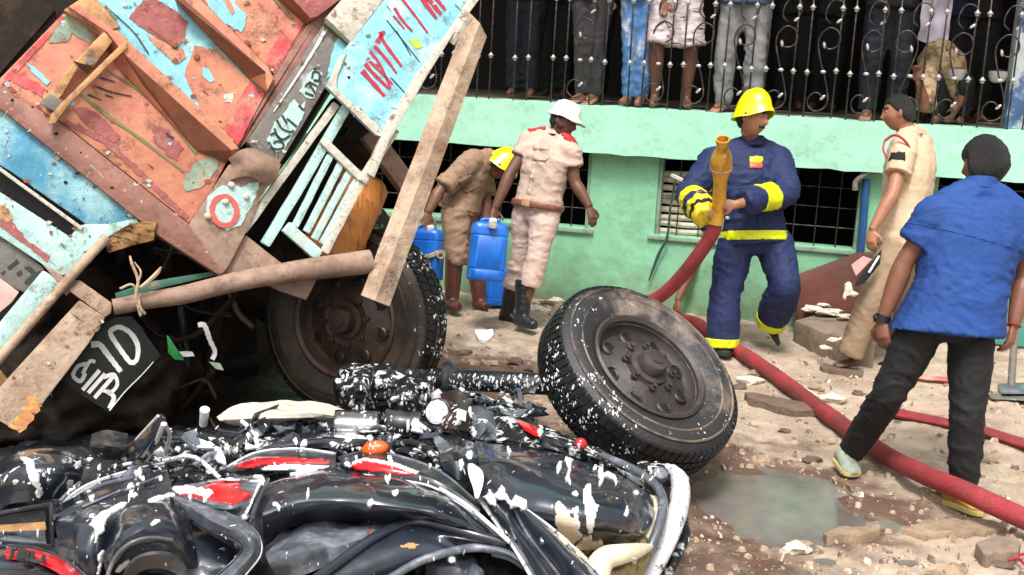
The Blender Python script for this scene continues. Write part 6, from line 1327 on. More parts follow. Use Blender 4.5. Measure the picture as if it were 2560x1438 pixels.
sh('fairing_strip', 'fairred', mA, [(18, 1367, .535), (90, 1374, .55), (150, 1396, .55), (196, 1430, .53), (240, 1475, .49)], [(14, 1384, .545), (85, 1391, .562), (142, 1412, .56), (184, 1442, .54), (222, 1480, .50)], [(16, 1398, .535), (78, 1404, .55), (130, 1424, .55), (170, 1452, .53), (200, 1484, .49)], nu=28, nv=8, thick=.02, wob=0)
for q in ([(33, 1372), (28, 1395)], [(27, 1372), (42, 1373)], [(50, 1374), (46, 1398)], [(57, 1375), (53, 1399)], [(62, 1377), (58, 1400)], [(72, 1380), (66, 1401)], [(67, 1399), (74, 1402)], [(82, 1382), (78, 1402), (92, 1404), (104, 1404), (110, 1390)]):
    MB().add(*tube([H(x, y, .575) for x, y in q], .0055, 6)).put('letter', MT['inkblk'], mA)
sh('tower_panel', 'black', mA, [(298, 1140, .44), (345, 1092, .58), (398, 1036, .74)], [(318, 1158, .46), (368, 1110, .6), (408, 1046, .74)], [(345, 1172, .44), (388, 1122, .58), (413, 1058, .72)], wob=.003)
for q, w_ in (([(300, 1142, .46), (330, 1154, .47), (356, 1160, .47), (385, 1118, .58), (408, 1060, .73)], .008), ([(412, 1060, .72), (424, 1090, .62), (414, 1135, .5)], .007), ([(340, 1100, .58), (395, 1040, .75)], .005)): MB().add(*tube([H(*p) for p in q], w_, 8, seg=20)).put('panel_lip', MT['foam'], mA, True)
sh('battery_cover', 'blackmat', mA, [(230, 1085, .46), (270, 1075, .5), (320, 1085, .5)], [(226, 1115, .5), (268, 1110, .55), (315, 1118, .53)], [(235, 1145, .44), (270, 1150, .46), (310, 1150, .45)], wob=.003)
dH = gd(60, 1310, .52)
def hp(px, py, o=0.0): return P(px, py, dH - o + (px - 60) * .0003)
fo = [(-70, 1290), (132, 1254), (137, 1370), (-70, 1352)]; fi = [(-70, 1300), (122, 1266), (126, 1360), (-70, 1344)]
hl = MB()
for i in range(4):
    j = (i + 1) % 4; hl.add(*prism([hp(*fo[i]), hp(*fo[j]), hp(*fi[j]), hp(*fi[i])], [hp(*q, -.05) for q in (fo[i], fo[j], fi[j], fi[i])]))
hlo = hl.put('headlamp', MT['blackmat'], mA, bevel=.003)
LENS = M('headlamp_reflector', C(170, 178, 190, .85), .12, .8, c2=C(60, 66, 74), amt=.4, scale=4, soft=.1, stretch=(1, 9, 9), bump=.1)
for ya, yb, mt_ in ((1300, 1318, MT['blackmat']), (1318, 1332, MT['ochre']), (1332, 1356, LENS)):
    pts = [(-70, ya), (112, ya - 26 + (ya - 1300) * .55), (116, yb - 22 + (yb - 1300) * .45), (-70, yb)]
    MB().add(*prism([hp(*q, -.02) for q in pts], [hp(*q, -.04) for q in pts])).put('reflector', mt_, hlo)
MB().add(*prism([hp(*q, -.052) for q in fo], [hp(*q, -.10) for q in fo])).put('housing', MT['blackmat'], hlo, bevel=.01)
# folded edges of the broken shells; pale tubes also paint in edge highlights
def lip(pts, r, mat, par, dh=.004): MB().add(*tube([H(x, y, h + dh) for x, y, h in pts], r, 8, seg=44)).put('panel_edge', mat if not isinstance(mat, str) else MT[mat], par, True)
lip([(845, 1146, .50), (920, 1128, .54), (1000, 1142, .54), (1100, 1180, .51), (1200, 1262, .46)], .006, 'greypl', mB)
lip([(862, 1182, .51), (930, 1190, .55), (1010, 1202, .55), (1090, 1222, .53), (1195, 1290, .47)], .004, SPW, mB)
lip([(1100, 1222, .53), (1165, 1262, .53), (1230, 1316, .50), (1275, 1356, .47)], .007, SPW, mB, .01)
lip([(560, 1172, .46), (640, 1132, .50), (740, 1122, .53), (840, 1134, .53)], .005, SPW, mB)
lip([(640, 1200, .44), (720, 1172, .48), (830, 1160, .50), (950, 1172, .50)], .005, 'greypl', mB)
lip([(1260, 1103, .44), (1400, 1128, .44), (1500, 1160, .42), (1600, 1212, .38)], .006, SPW, mC, .02)
lip([(1280, 1258, .52), (1318, 1335, .50), (1395, 1435, .46), (1440, 1500, .43)], .005, 'greypl', mC)
lip([(1300, 1262, .53), (1392, 1330, .53), (1480, 1415, .48), (1540, 1480, .44)], .004, SPW, mC)
lip([(1192, 1240, .48), (1235, 1300, .48), (1285, 1370, .46), (1330, 1445, .42)], .006, SPW, mC)
lip([(150, 1258, .42), (220, 1212, .46), (320, 1178, .48), (410, 1158, .47)], .005, SPW, mA)
lip([(250, 1340, .42), (290, 1275, .48), (350, 1247, .51), (420, 1240, .51), (482, 1290, .46)], .005, 'greypl', mB)
lip([(428, 1230, .53), (520, 1260, .56), (600, 1298, .56), (646, 1338, .54), (652, 1386, .50), (612, 1440, .45), (570, 1500, .40)], .004, 'chrome', mB)
lip([(450, 1272, .53), (515, 1322, .54), (575, 1347, .54), (602, 1364, .53), (598, 1386, .50), (556, 1426, .46), (500, 1472, .41)], .004, 'black', mB)
lip([(-60, 1372, .46), (40, 1366, .5), (120, 1380, .51), (190, 1420, .49), (250, 1475, .45)], .005, 'black', mA)
for px, py, h in ((612, 1292, .575), (505, 1222, .585), (1270, 1330, .49), (1130, 1400, .46), (230, 1290, .57), (1360, 1350, .53), (1590, 1232, .5), (868, 1160, .57)):
    MB().add(*lathe(H(px, py, h), cv(0, .5, .8), [(.013, -.02), (.013, .004), (.008, .007), (.007, .003), (0, .003)], 12)).put('screw', MT['chrome'], mB, True)
# loose bits between the bikes
rg = random.Random(21)
for k in range(210):
    if k < 160:
        px, py = rg.uniform(330, 1130), 0; py = rg.uniform(1088, 1200) - (px - 330) * .02 if px < 640 else rg.uniform(1070, 1150)
    else: px, py = rg.uniform(1090, 1330), rg.uniform(985, 1090)
    h = .34 + rg.uniform(0, .16); c = H(px, py, h); a = rg.uniform(0, 6.28); s = rg.uniform(.03, .085); t = Vector((math.cos(a), math.sin(a), rg.uniform(-.4, .4))) * s; b = Vector((-math.sin(a), math.cos(a), rg.uniform(-.3, .3))) * s * rg.uniform(.25, .6); n_ = Vector((0, 0, .03 * rg.uniform(.2, 1)))
    mt_ = rg.choice([MT['black'], MT['black'], MT['blackmat'], SPL, SPL, SPL, SPW, MT['greypl']])
    if k % 3 == 2: MB().add(*tube([c - t * 1.6, c + n_ * 1.5, c + t * 1.3 + b], rg.uniform(.004, .012), 7, seg=9)).put('cable', mt_, mB, True)
    else:
        m3 = 4 + k % 3; ol = []
        for j in range(m3):
            an = 6.28 * j / m3 + rg.uniform(-.5, .5); ol.append(c + t * math.cos(an) * rg.uniform(.7, 1.5) + b * math.sin(an) * rg.uniform(.8, 2) + Vector((0, 0, rg.uniform(-.02, .03))))
        cc = sum(ol, Vector()) / m3 + n_ * rg.uniform(-1, 2); dv = Vector((0, .004, -.008)); n5 = m3 + 1
        MB().add([cc] + ol + [q + dv for q in [cc] + ol], [(0, 1 + j, 1 + (j + 1) % m3) for j in range(m3)] + [(n5, n5 + 1 + (j + 1) % m3, n5 + 1 + j) for j in range(m3)] + [(1 + j, n5 + 1 + j, n5 + 1 + (j + 1) % m3, 1 + (j + 1) % m3) for j in range(m3)]).put('fragment', mt_, mB)

# ------------------------------------------------------------------ foam and decals laid on the real surfaces
def bvh(roots):
    vs_, fs, n = [], [], 0
    def rec(o):
        nonlocal n
        if o.type == 'MESH':
            me = o.data; mw = o.matrix_parent_inverse if o.parent and o.parent.type == 'EMPTY' else Matrix()
            c = coords(me); vs_.extend(map(tuple, c)); fs.extend(tuple(i + n for i in p.vertices) for p in me.polygons); n += len(c)
        for ch in o.children: rec(ch)
    for r in roots: rec(r)
    return BVHTree.FromPolygons(vs_, fs)
bpy.context.view_layer.update()
BV = bvh([mA, mB, mC])
def drape(name, poly, mat, parent, off=.004, amp=2.5, res=5, seed=0, maxjump=.12, tree=None):
    """a thin film that follows the surface under an outline"""
    poly = jag(poly, amp, 8, seed); xs, ys = [p[0] for p in poly], [p[1] for p in poly]
    def inside(x, y):
        c = False
        for i in range(len(poly)):
            (x1, y1), (x2, y2) = poly[i], poly[i - 1]
            if (y1 > y) != (y2 > y) and x < (x2 - x1) * (y - y1) / (y2 - y1) + x1: c = not c
        return c
    nx_, ny_ = int((max(xs) - min(xs)) / res) + 2, int((max(ys) - min(ys)) / res) + 2; v = []; ix = {}
    def pt(i, j):
        if (i, j) in ix: return ix[(i, j)]
        x, y = min(xs) + i * res, min(ys) + j * res; d = ray(x, y).normalized(); hit = (tree or BV).ray_cast(CAM, d)
        if hit[0] is None: ix[(i, j)] = None; return None
        nn = hit[1] if hit[1].dot(d) < 0 else -hit[1]
        v.append((hit[0], nn)); ix[(i, j)] = len(v) - 1; return len(v) - 1
    f = []
    for j in range(ny_):
        for i in range(nx_):
            if inside(min(xs) + (i + .5) * res, min(ys) + (j + .5) * res):
                q = [pt(i, j), pt(i, j + 1), pt(i + 1, j + 1), pt(i + 1, j)]
                if None in q: continue
                if max((v[a][0] - v[b][0]).length for a in q for b in q) < maxjump: f.append(tuple(q))
    if not f: return None
    comp = {}
    def find(a):
        while comp.setdefault(a, a) != a: a = comp[a]
        return a
    for q in f:
        es = [tuple(sorted(e)) for e in zip(q, q[1:] + q[:1])]
        for b in es[1:]: comp[find(es[0])] = find(b)
    big = {}
    for q in f: big.setdefault(find(tuple(sorted(q[:2]))), []).append(q)
    if len(big) > 1:
        for g in sorted(big.values(), key=len)[:-1]:
            if len(g) > 5: _film(name, v, g, off, mat, parent)
    f = max(big.values(), key=len)
    return _film(name, v, f, off, mat, parent)
def _film(name, v, f, off, mat, parent):
    used = sorted({i for q in f for i in q}); ix = {a: b for b, a in enumerate(used)}; v = [v[i] for i in used]; f = [tuple(ix[i] for i in q) for q in f]
    me = film([p + nn * off for p, nn in v], [p - nn * .003 for p, nn in v], f); o = link(name, me, mat, parent, True)
    s = o.modifiers.new('s', 'SMOOTH'); s.iterations = 2; s.factor = .4
    return o
R1 = lambda p: zz(p, 4.017, 0, 1080); R2 = lambda p: zz(p, 3.804, 400, 1060); R3 = lambda p: zz(p, 3.804, 800, 1060); R4 = lambda p: zz(p, 3.805, 1150, 1060)
D_, F_ = 'decal', 'foam'
drape(D_, R2([(690, 405), (760, 370), (920, 322), (1150, 318), (1400, 330), (1590, 345), (1625, 365), (1620, 385), (1400, 385), (1150, 388), (960, 400), (880, 425), (760, 420)]), MT['fairred'], mB, .004, 1, 4)
drape(D_, R3([(262, 430), (320, 385), (400, 352), (520, 365), (700, 405), (860, 455), (910, 490), (840, 497), (640, 470), (420, 445)]), MT['fairred'], mB, .004, 1, 4)
drape(F_, R3([(230, 425), (330, 360), (420, 332), (540, 345), (740, 385), (900, 450), (960, 470), (900, 480), (700, 410), (530, 368), (400, 355), (300, 410)]), MT['foam'], mB, .006, 1, 3)
drape(D_, R2([(370, 605), (440, 575), (560, 545), (760, 555), (780, 590), (690, 615), (860, 650), (870, 680), (820, 725), (690, 770), (560, 745), (300, 700), (200, 672), (420, 670), (500, 660), (500, 640)]), MT['fairred'], mB, .004, 1, 4)
drape(F_, R2([(100, 605), (260, 590), (370, 612), (500, 632), (505, 665), (440, 735), (425, 745), (420, 700), (300, 668), (180, 668)]), MT['foam'], mB, .006, 2, 3)
drape(F_, R2([(960, 430), (1050, 395), (1300, 390), (1600, 395), (1615, 415), (1500, 440), (1330, 475), (1300, 520), (1285, 470), (1240, 490), (1230, 460), (1140, 465), (1110, 480), (1080, 460), (1040, 490), (1000, 450)]), MT['foam'], mB, .006, 2, 3)
drape(F_, R2([(870, 530), (900, 490), (970, 495), (980, 520), (930, 640), (800, 910), (790, 890), (900, 650), (945, 545), (880, 550), (560, 535), (560, 522), (700, 520)]), MT['foam'], mB, .006, 1, 3)
drape(F_, R2([(1075, 755), (1110, 750), (1150, 790), (1145, 830), (1125, 830), (1110, 790), (1075, 785)]), MT['foam'], mB, .005, 2, 3)
drape(F_, R1([(900, 940), (960, 860), (1020, 820), (1100, 780), (1230, 715), (1280, 725), (1190, 800), (1090, 860), (1050, 920), (1030, 1000), (980, 1050), (970, 1120), (945, 1115), (950, 1030), (960, 980)]), MT['foam'], mA, .008, 3, 3)
drape(F_, R1([(975, 1240), (1035, 1180), (1030, 1270), (1000, 1430), (970, 1430), (990, 1330)]), MT['foam'], mA, .006, 3, 3)
drape(F_, R1([(200, 265), (300, 265), (350, 310), (360, 370), (390, 410), (410, 540), (440, 620), (370, 570), (300, 490), (290, 400), (260, 320)]), MT['foam'], mA, .006, 3, 3)
drape(F_, R1([(1500, 940), (1540, 900), (1620, 875), (1610, 905), (1540, 950)]), MT['foam'], mB, .006, 2, 3); drape(F_, R1([(1210, 1330), (1290, 1280), (1310, 1290), (1200, 1400), (1160, 1400)]), MT['foam'], mB, .005, 2, 3)
drape(F_, R1([(1460, 715), (1550, 660), (1650, 640), (1750, 610), (1760, 650), (1640, 665), (1500, 710)]), MT['foam'], mB, .006, 2, 3)
drape(F_, R4([(910, 760), (940, 745), (1000, 800), (1060, 880), (1100, 900), (1110, 1000), (1170, 1060), (1110, 1100), (1080, 1150), (1000, 1150), (940, 1080), (915, 950)]), MT['cream'], mC, .008, 3, 4)
drape(F_, R4([(1170, 640), (1200, 580), (1245, 580), (1250, 680), (1280, 770), (1320, 770), (1290, 860), (1270, 960), (1250, 1040), (1215, 1040), (1200, 900), (1180, 760)]), MT['foam'], mC, .006, 3, 4)
drape(F_, R4([(1070, 800), (1130, 795), (1120, 860), (1140, 960), (1130, 1040), (1100, 1020)]), MT['foam'], mC, .006, 3, 4)
drape(F_, R4([(180, 680), (250, 690), (290, 620), (320, 680), (370, 650), (400, 590), (440, 660), (490, 740), (540, 680), (640, 740), (640, 830), (560, 790), (500, 800), (440, 720), (330, 720), (340, 780), (290, 770), (250, 710)]), MT['foam'], mC, .008, 3, 3)
drape(F_, R4([(985, 285), (1030, 285), (1080, 340), (1050, 370), (1050, 450), (1040, 490), (1010, 560), (1005, 520), (1030, 420)]), MT['foam'], mC, .006, 2, 3)
drape(F_, R4([(1340, 480), (1400, 460), (1470, 490), (1500, 560), (1480, 590), (1460, 520), (1380, 500), (1340, 580), (1320, 580)]), MT['foam'], mC, .006, 2, 3)
drape(F_, R4([(1070, 1180), (1180, 1080), (1250, 1060), (1260, 1120), (1350, 1100), (1370, 1130), (1240, 1230), (1210, 1310), (1130, 1260)]), MT['cream'], mC, .01, 3, 4)
drape(F_, R4([(1560, 870), (1590, 780), (1605, 850), (1580, 890)]), MT['foam'], mC, .005, 1, 3)
drape('rust_mark', R3([(420, 920), (490, 925), (500, 960), (470, 1060), (440, 1050), (450, 970)]), M('rust_on_black', C(120, 70, 40, .8), .7), mB, .003, 2, 3); drape('rust_mark', R3([(760, 1160), (860, 1130), (950, 1150), (900, 1190), (780, 1180)]), MT['ochre'], mB, .003, 3, 3)
# smears of foam that ran down the panels
rs = random.Random(31)
for k in range(70):
    x, y = rs.uniform(20, 1650), 0; top = 1140 if x < 420 else (1075 if x < 1000 else 1010 + max(0, x - 1250) * .4)
    y = top + abs(rs.gauss(0, 80)); w_, l_ = rs.uniform(3, 11), rs.uniform(6, 34); s_ = rs.uniform(-.3, .3)
    drape('foam', [(x - w_ * .5, y), (x + w_ * .6, y - 2), (x + w_ + s_ * l_ * .5, y + l_ * .5), (x + w_ * .3 + s_ * l_, y + l_), (x - w_ * .2 + s_ * l_, y + l_ * .9), (x - w_ * .8 + s_ * l_ * .4, y + l_ * .4)], MT['foam'], mB if 430 < x < 1190 else (mA if x < 430 else mC), .004, 3, 2.5, k)
# foam drops
fm = MB(); rg = random.Random(9); wv_, wf_ = [], []
whl = [o for o in COL.objects if o.name.startswith('truck_wheel') or o.name.startswith('axle')]
BVW = bvh(whl)
def drop(px, py, tree, smin=.003, smax=.010, run=1.6, cl=0.0, wc=None):
    if cl and noise.noise(Vector((px * .02, py * .028, 3))) < cl: return
    d = ray(px, py).normalized(); hit = tree.ray_cast(CAM, d)
    if hit[0] is None: return
    if wc and (lambda q: (q - wc[1] * q.dot(wc[1])).length < .36)(hit[0] - wc[0]): return
    n = hit[1] if hit[1].dot(d) < 0 else -hit[1]
    dn = Vector((0, 0, -1)); dn = dn - n * dn.dot(n)
    if dn.length < .15: dn = n.orthogonal()
    dn.normalize(); sd2 = n.cross(dn); s = smin + (smax - smin) * rg.random() ** 2.2; l = s * (1 + rg.random() * run)
    fm.add(*ellip(hit[0] + n * .001, sd2 * s, dn * l, n * s * .45, 8, 5))
for k in range(1700): 
    x = rg.uniform(0, 1680); top = 1130 if x < 420 else (1060 if x < 1000 else 1000 + max(0, x - 1250) * .35)
    drop(x, top + abs(rg.gauss(0, 52)), BV, .001, .005, 2.2, .08)
for k in range(330): drop(rg.uniform(0, 1680), rg.uniform(1170, 1436), BV, .001, .0036, 3.6, .05)
for k in range(420): drop(rg.uniform(850, 1240), rg.uniform(925, 1060), BV, .0015, .007, 2.4, .02)
for k in range(900): 
    a = rg.uniform(-1.6, 1.4); r = rg.gauss(228, 24); drop(885 + r * math.cos(a), 790 + r * math.sin(a), BVW, .0015, .006, 1.8, -.02, (c1, cv(.56, .03, -.83)))
for k in range(900):
    drop(rg.uniform(1365, 1600), rg.uniform(760, 1140), BVW, .001, .0048, 2.2, .02, (c2, cv(-.46, -.64, -.60)))
for k in range(320):
    t = rg.random(); drop(1440 + 400 * t + rg.gauss(0, 22), 905 + 190 * t + rg.gauss(0, 24), BVW, .0012, .005, 2.0, -.02, (c2, cv(-.46, -.64, -.60)))
for k in range(150): drop(rg.uniform(1120, 1400), rg.uniform(935, 975), BVW, .002, .008)
fm.put('foam_splash', MT['foam'], None, True, kind='stuff', label='white foam splashes and drips over the motorcycles and truck tyres')
# ------------------------------------------------------------------ jerrycans
def jerrycan(label, top, bot, wpx, D, depth=.2, mat=MT['bluecan'], yaw=0.0, cap=(.25, .5), handle=True):
    a, b = P(top[0], top[1], D), P(bot[0], bot[1], D); ax = (a - b); L = ax.length; ax.normalize()
    x = (vR * math.cos(yaw) + cF * math.sin(yaw)); x = (x - ax * x.dot(ax)).normalized(); y = ax.cross(x); hw = wpx * D / FPX / 2; hd = depth / 2
    t = thing('jerrycan', label, 'jerrycan', tuple(b), 'blue jerrycans')
    v = []; f = []; m = 28; st = [(0, .86), (.012, .95), (.03, 1), (.17, 1), (.18, .965), (.2, .965), (.21, 1), (.74, 1), (.75, .965), (.775, .965), (.785, 1), (.88, .99), (.95, .93), (.985, .8), (1.0, .55)]
    for s, k in st:
        for i in range(m):
            an = 6.2832 * i / m; e = lambda z: math.copysign(abs(z) ** .38, z)
            v.append(b + ax * L * s + x * hw * k * e(math.cos(an)) + y * hd * k * e(math.sin(an)))
    for j in range(len(st) - 1):
        for i in range(m): f.append((j * m + i, j * m + (i + 1) % m, j * m + m + (i + 1) % m, j * m + m + i))
    f += [tuple(range(m - 1, -1, -1)), tuple(range((len(st) - 1) * m, len(st) * m))]
    MB().add(v, f).put('can', mat, t, True)
    if handle: MB().add(*tube([a - x * hw * .55 - ax * .03, a - x * hw * .45 + ax * .012, a + ax * .02, a + x * hw * .45 + ax * .012, a + x * hw * .55 - ax * .03], .013, 10, seg=18)).put('handle', mat, t, True)
    c = a + x * hw * cap[0] - y * hd * cap[1] * (1 if (y.dot(cF) > 0) else -1) - ax * .01
    MB().add(*lathe(c, (ax - cF * .5), [(.03, -.03), (.03, .02), (.026, .028), (0, .028)], 18)).put('cap', MT['foam'], t, True)
    return t, a, b, x, y, ax
jerrycan('blue jerrycan hanging from the hand of the man in the white hat', (1226, 556), (1212, 702), 92, D2 - .12, .2, yaw=.15, cap=(.0, 1.4))
j1 = jerrycan('blue jerrycan with a white cap and a rope bundle, behind the upright truck wheel', (1068, 572), (1062, 700), 84, D3 - .3, .2, yaw=-.2, cap=(.35, .6))
jerrycan('blue jerrycan standing on the ground behind the hanging one', (1243, 668), (1236, 764), 58, D3 + .25, .17, yaw=.3)
rb = thing('rope_bundle', 'folded beige rope bundle strapped round the capped blue jerrycan', 'rope', tuple(P(1070, 640, D3 - .4)))
rbm = MB()
for i in range(5): rbm.add(*tube([P(1020, 632 + i * 4, D3 - .40), P(1060, 640 - i * 1.5 + 3 * i, D3 - .44), P(1100, 628 + i * 2, D3 - .40), P(1108, 634 + i * 2, D3 - .34), P(1095, 642 + i * 2, D3 - .38)], .009, 8, seg=22))
rbm.add(*lathe(P(1100, 638, D3 - .44), cv(.3, 0, 1), [(.018, -.02), (.026, -.02), (.026, .02), (.018, .02), (.018, -.02)], 16, False))
rbm.put('rope', M('beige_rope', C(205, 185, 150, .85), .8, c2=C(150, 130, 100), amt=.4, scale=20, bump=.5), rb, True)

# ------------------------------------------------------------------ hoses and nozzle
def ghose(pts, r, seg, mat, flat=None, n=16):
    c = crom(pts, seg); return tube([Vector(q) + Vector((1, 1, .6)) * .010 * noise.noise(Vector(q) * 3.1) for q in c], r, n, flat=flat)
hs_ = thing('fire_hose', 'thick red fire hose running from the brass nozzle and across the sandy ground', 'hose', tuple(G(2200, 1120)))
hp_ = [P(1792, 540, D1 - .40), P(1782, 580, D1 - .36), P(1748, 635, D1 - .25), P(1705, 690, D1 - .1), P(1655, 738, D1 + .1), P(1610, 765, D1 + .25), G(1590, 800, .05), G(1640, 815, .05), G(1700, 800, .06), G(1748, 812, .05), G(1800, 850, .05), G(1860, 884, .05), G(1960, 955, .05), G(2085, 1050, .05), G(2180, 1118, .06), G(2300, 1182, .10), G(2425, 1235, .14), G(2560, 1296, .10), G(2740, 1380, .055), G(2900, 1440, .055)]
MB().add(*ghose(hp_, .048, 170, None)).put('hose', MT['hose'], hs_, True)
MB().add(*tube([P(1793, 528, D1 - .41), P(1787, 560, D1 - .385)], [.05, .052], 18)).put('coupling', MT['brass'], hs_, True)
h2 = thing('fire_hose', 'flattened dark red fire hose lying behind the man in the blue shirt', 'hose', tuple(G(2450, 1080)))
MB().add(*ghose([G(2180, 1020, .03), G(2270, 1038, .03), G(2360, 1055, .03), G(2450, 1075, .03), G(2560, 1110, .03), G(2760, 1170, .03)], .055, 60, None, (Vector((0, 0, 1)), .45))).put('hose', MT['hose'], h2, True)
h3 = thing('fire_hose', 'short length of bright red hose by the wall between the black trouser legs', 'hose', tuple(G(2330, 945)))
MB().add(*ghose([G(2250, 935, .02), G(2310, 946, .02), G(2360, 950, .02), G(2420, 965, .02)], .03, 24, None, (Vector((0, 0, 1)), .5))).put('hose', MT['red'], h3, True)
nz_ = thing('hose_nozzle', 'yellow brass hose nozzle pointing up in the hands of the firefighter', 'nozzle', tuple(P(1797, 500, D1 - .45)))
na_, nb_ = P(1796, 530, D1 - .40), P(1807, 348, D1 - .78); ad = nb_ - na_; Ln = ad.length
MB().add(*lathe(na_, ad, [(0, -.02), (.045, -.02), (.048, .04), (.044, .05), (.044, Ln * .42), (.05, Ln * .5), (.066, Ln * .62), (.070, Ln * .68), (.068, Ln * .74), (.055, Ln * .82), (.040, Ln * .88), (.038, Ln * .93), (.044, Ln * .96), (.045, Ln * 1.0), (.036, Ln * 1.0), (.032, Ln * .92), (.0, Ln * .9)], 32, False)).put('nozzle_tube', MT['brass'], nz_, True)
MB().add(*lathe(na_ + ad * .615, ad, [(.067, -.006), (.073, 0), (.073, .01), (.069, .016)], 32, False)).put('ring', MT['ochre'], nz_, True)
MB().add(*ellip(P(1818, 545, D1 - .46), vR * .016, vU * .012, cF * .012, 10, 8)).put('valve_knob', MT['knob'], nz_, True)

# ------------------------------------------------------------------ steps, stand, drain, props by the wall
rp = thing('ramp_wall', 'brown painted sloping cheek wall of the steps beside the policeman', 'wall', tuple(G(2080, 850)))
a0, a1 = WS(1990, 760)[0], WS(2240, 760)[0]
def Wp(px, py, o): s, h = WS(px, py, o); return W(s, max(h, -.1), o)
f0 = [Wp(1985, 705, .35), Wp(2150, 645, .35), Wp(2230, 645, .35), Wp(2230, 880, .35), Wp(1995, 830, .35)]
MB().add(*prism(f0, [q - wn * .33 for q in f0])).put('cheek_wall', MT['brownwall'], rp, bevel=.03)
stp = thing('broken_step', 'broken concrete step with crumbled edges at the foot of the brown cheek wall', 'step', tuple(G(2060, 880)))
f0 = [G(1985, 800, .17), G(2075, 775, .2), G(2190, 810, .2), G(2190, 850, .19), G(2105, 842, .18), G(2055, 830, .17)]
vv, ff = prism(f0, [Vector((q.x, q.y, -.05)) for q in f0]); MB().add(vv, ff).put('step', MT['concrete'], stp, bevel=.025)
for i, (px, py, s, h) in enumerate(((2030, 772, .1, .22), (2075, 780, .12, .22), (2110, 790, .07, .22), (2060, 762, .06, .25), (2085, 850, .07, .2), (2115, 845, .06, .21), (2060, 870, .06, .12))):
    o = thing('concrete_chunk', 'pale broken concrete lump on the crumbled step', 'rubble', tuple(G(px, py, h)), 'lumps on the step'); o['label'] = ('flat pale lump at the left edge of the broken step', 'widest pale slab lying on the broken step', 'small lump at the right of the slab on the step', 'lump leaning on the brown cheek wall', 'pale lump on the step nearest the policeman leg', 'small lump beside the policeman shoe on the step', 'lump hanging on the broken front edge of the step')[i]
    MB().add(*rock(G(px, py, h + .01), (s, s * .7, s * .5), i + 3, .6)).put('lump', MT['plaster'], o)
ln = thing('folder', 'black folder with a white edge and pink sheet held at the policeman hip', 'folder', tuple(P(2165, 660, D4 - .35)))
MB().add(*prism([P(x, y, D4 - .34) for x, y in ((2205, 622), (2150, 690), (2135, 716), (2160, 710), (2200, 660))], [P(x, y, D4 - .30) for x, y in ((2205, 622), (2150, 690), (2135, 716), (2160, 710), (2200, 660))])).put('cover', BLK, ln, bevel=.004)
MB().add(*tube([P(2198, 640, D4 - .35), P(2172, 682, D4 - .35)], .008, 8)).put('white_edge', MT['foam'], ln)
MB().add(*prism([P(x, y, D4 - .32) for x, y in ((2128, 662), (2158, 640), (2180, 648), (2140, 690))], [P(x, y, D4 - .3) for x, y in ((2128, 662), (2158, 640), (2180, 648), (2140, 690))])).put('pink_sheet', M('pink_card', C(222, 160, 150, .85), .7), ln)
tv = fuse([ellip(P(2120, 722, D4 - .33), vR * .03, vU * .05, cF * .02), ellip(P(2135, 735, D4 - .33), vR * .035, vU * .02, cF * .02), ellip(P(2112, 740, D4 - .33), vR * .015, vU * .03, cF * .015)], .008, 1); wrinkle(tv, .012, 14, (0, 0, 1), 1, 3)
link('crumpled_rag', tv, MT['plaster'], ln, True)
dp_ = thing('drain_pipe', 'grey bent pipe joining a blue downpipe on the wall beside the policeman', 'pipe', tuple(W(WS(2160, 560)[0], WS(2160, 560)[1], .06)))
MB().add(*tube([Wp(2138, 476, .1), Wp(2140, 455, .1), Wp(2165, 436, .1), Wp(2210, 424, .1), Wp(2240, 418, .1)], .022, 12, seg=24)).put('elbow', MT['greypost'], dp_, True)
MB().add(*tube([Wp(2166, 448, .05), Wp(2158, 560, .05), Wp(2150, 640, .05)], .03, 12)).put('downpipe', M('blue_pipe', C(40, 90, 140, .85), .45), dp_, True)
std = thing('metal_stand', 'grey metal pole on a flat dark foot at the right edge of the yard', 'stand', tuple(G(2535, 985)))
MB().add(*tube([G(2528, 965, .04), P(2545, 700, gd(2528, 965) - .02)], [.024, .022], 14)).put('pole', MT['greypost'], std, True)
MB().add(*prism([G(2500, 960, .05), G(2580, 955, .05), G(2600, 985, .05), G(2505, 985, .05)], [G(2495, 960, 0), G(2580, 955, 0), G(2600, 990, 0), G(2500, 990, 0)])).put('foot', MT['greypl'], std, bevel=.008)
MB().add(*prism([G(2470, 985, .03), G(2620, 975, .03), G(2640, 1005, .03), G(2480, 998, .03)], [G(2470, 985, 0), G(2620, 975, 0), G(2640, 1008, 0), G(2480, 1001, 0)])).put('base_plate', MT['greypost'], std, bevel=.004)
cb = thing('loose_cable', 'thin dark green cable hanging from the small window onto the green wall', 'cable', tuple(Wp(1640, 640, .05)))
MB().add(*tube([Wp(1690, 440, .06), Wp(1676, 520, .07), Wp(1668, 590, .06), Wp(1645, 640, .05), Wp(1622, 702, .04)], [.008, .009, .010, .013, .006], 8, seg=24)).put('cable', M('dark_green_cable', C(50, 80, 72), .6), cb, True)
wd_ = thing('wood_strip', 'pale broken wooden strip sticking out of the small barred window', 'wood', tuple(Wp(1700, 445, .1)))
MB().add(*beam(Wp(1680, 438, .12), Wp(1722, 458, .2), .03, .02)).put('strip', MT['plaster'], wd_)

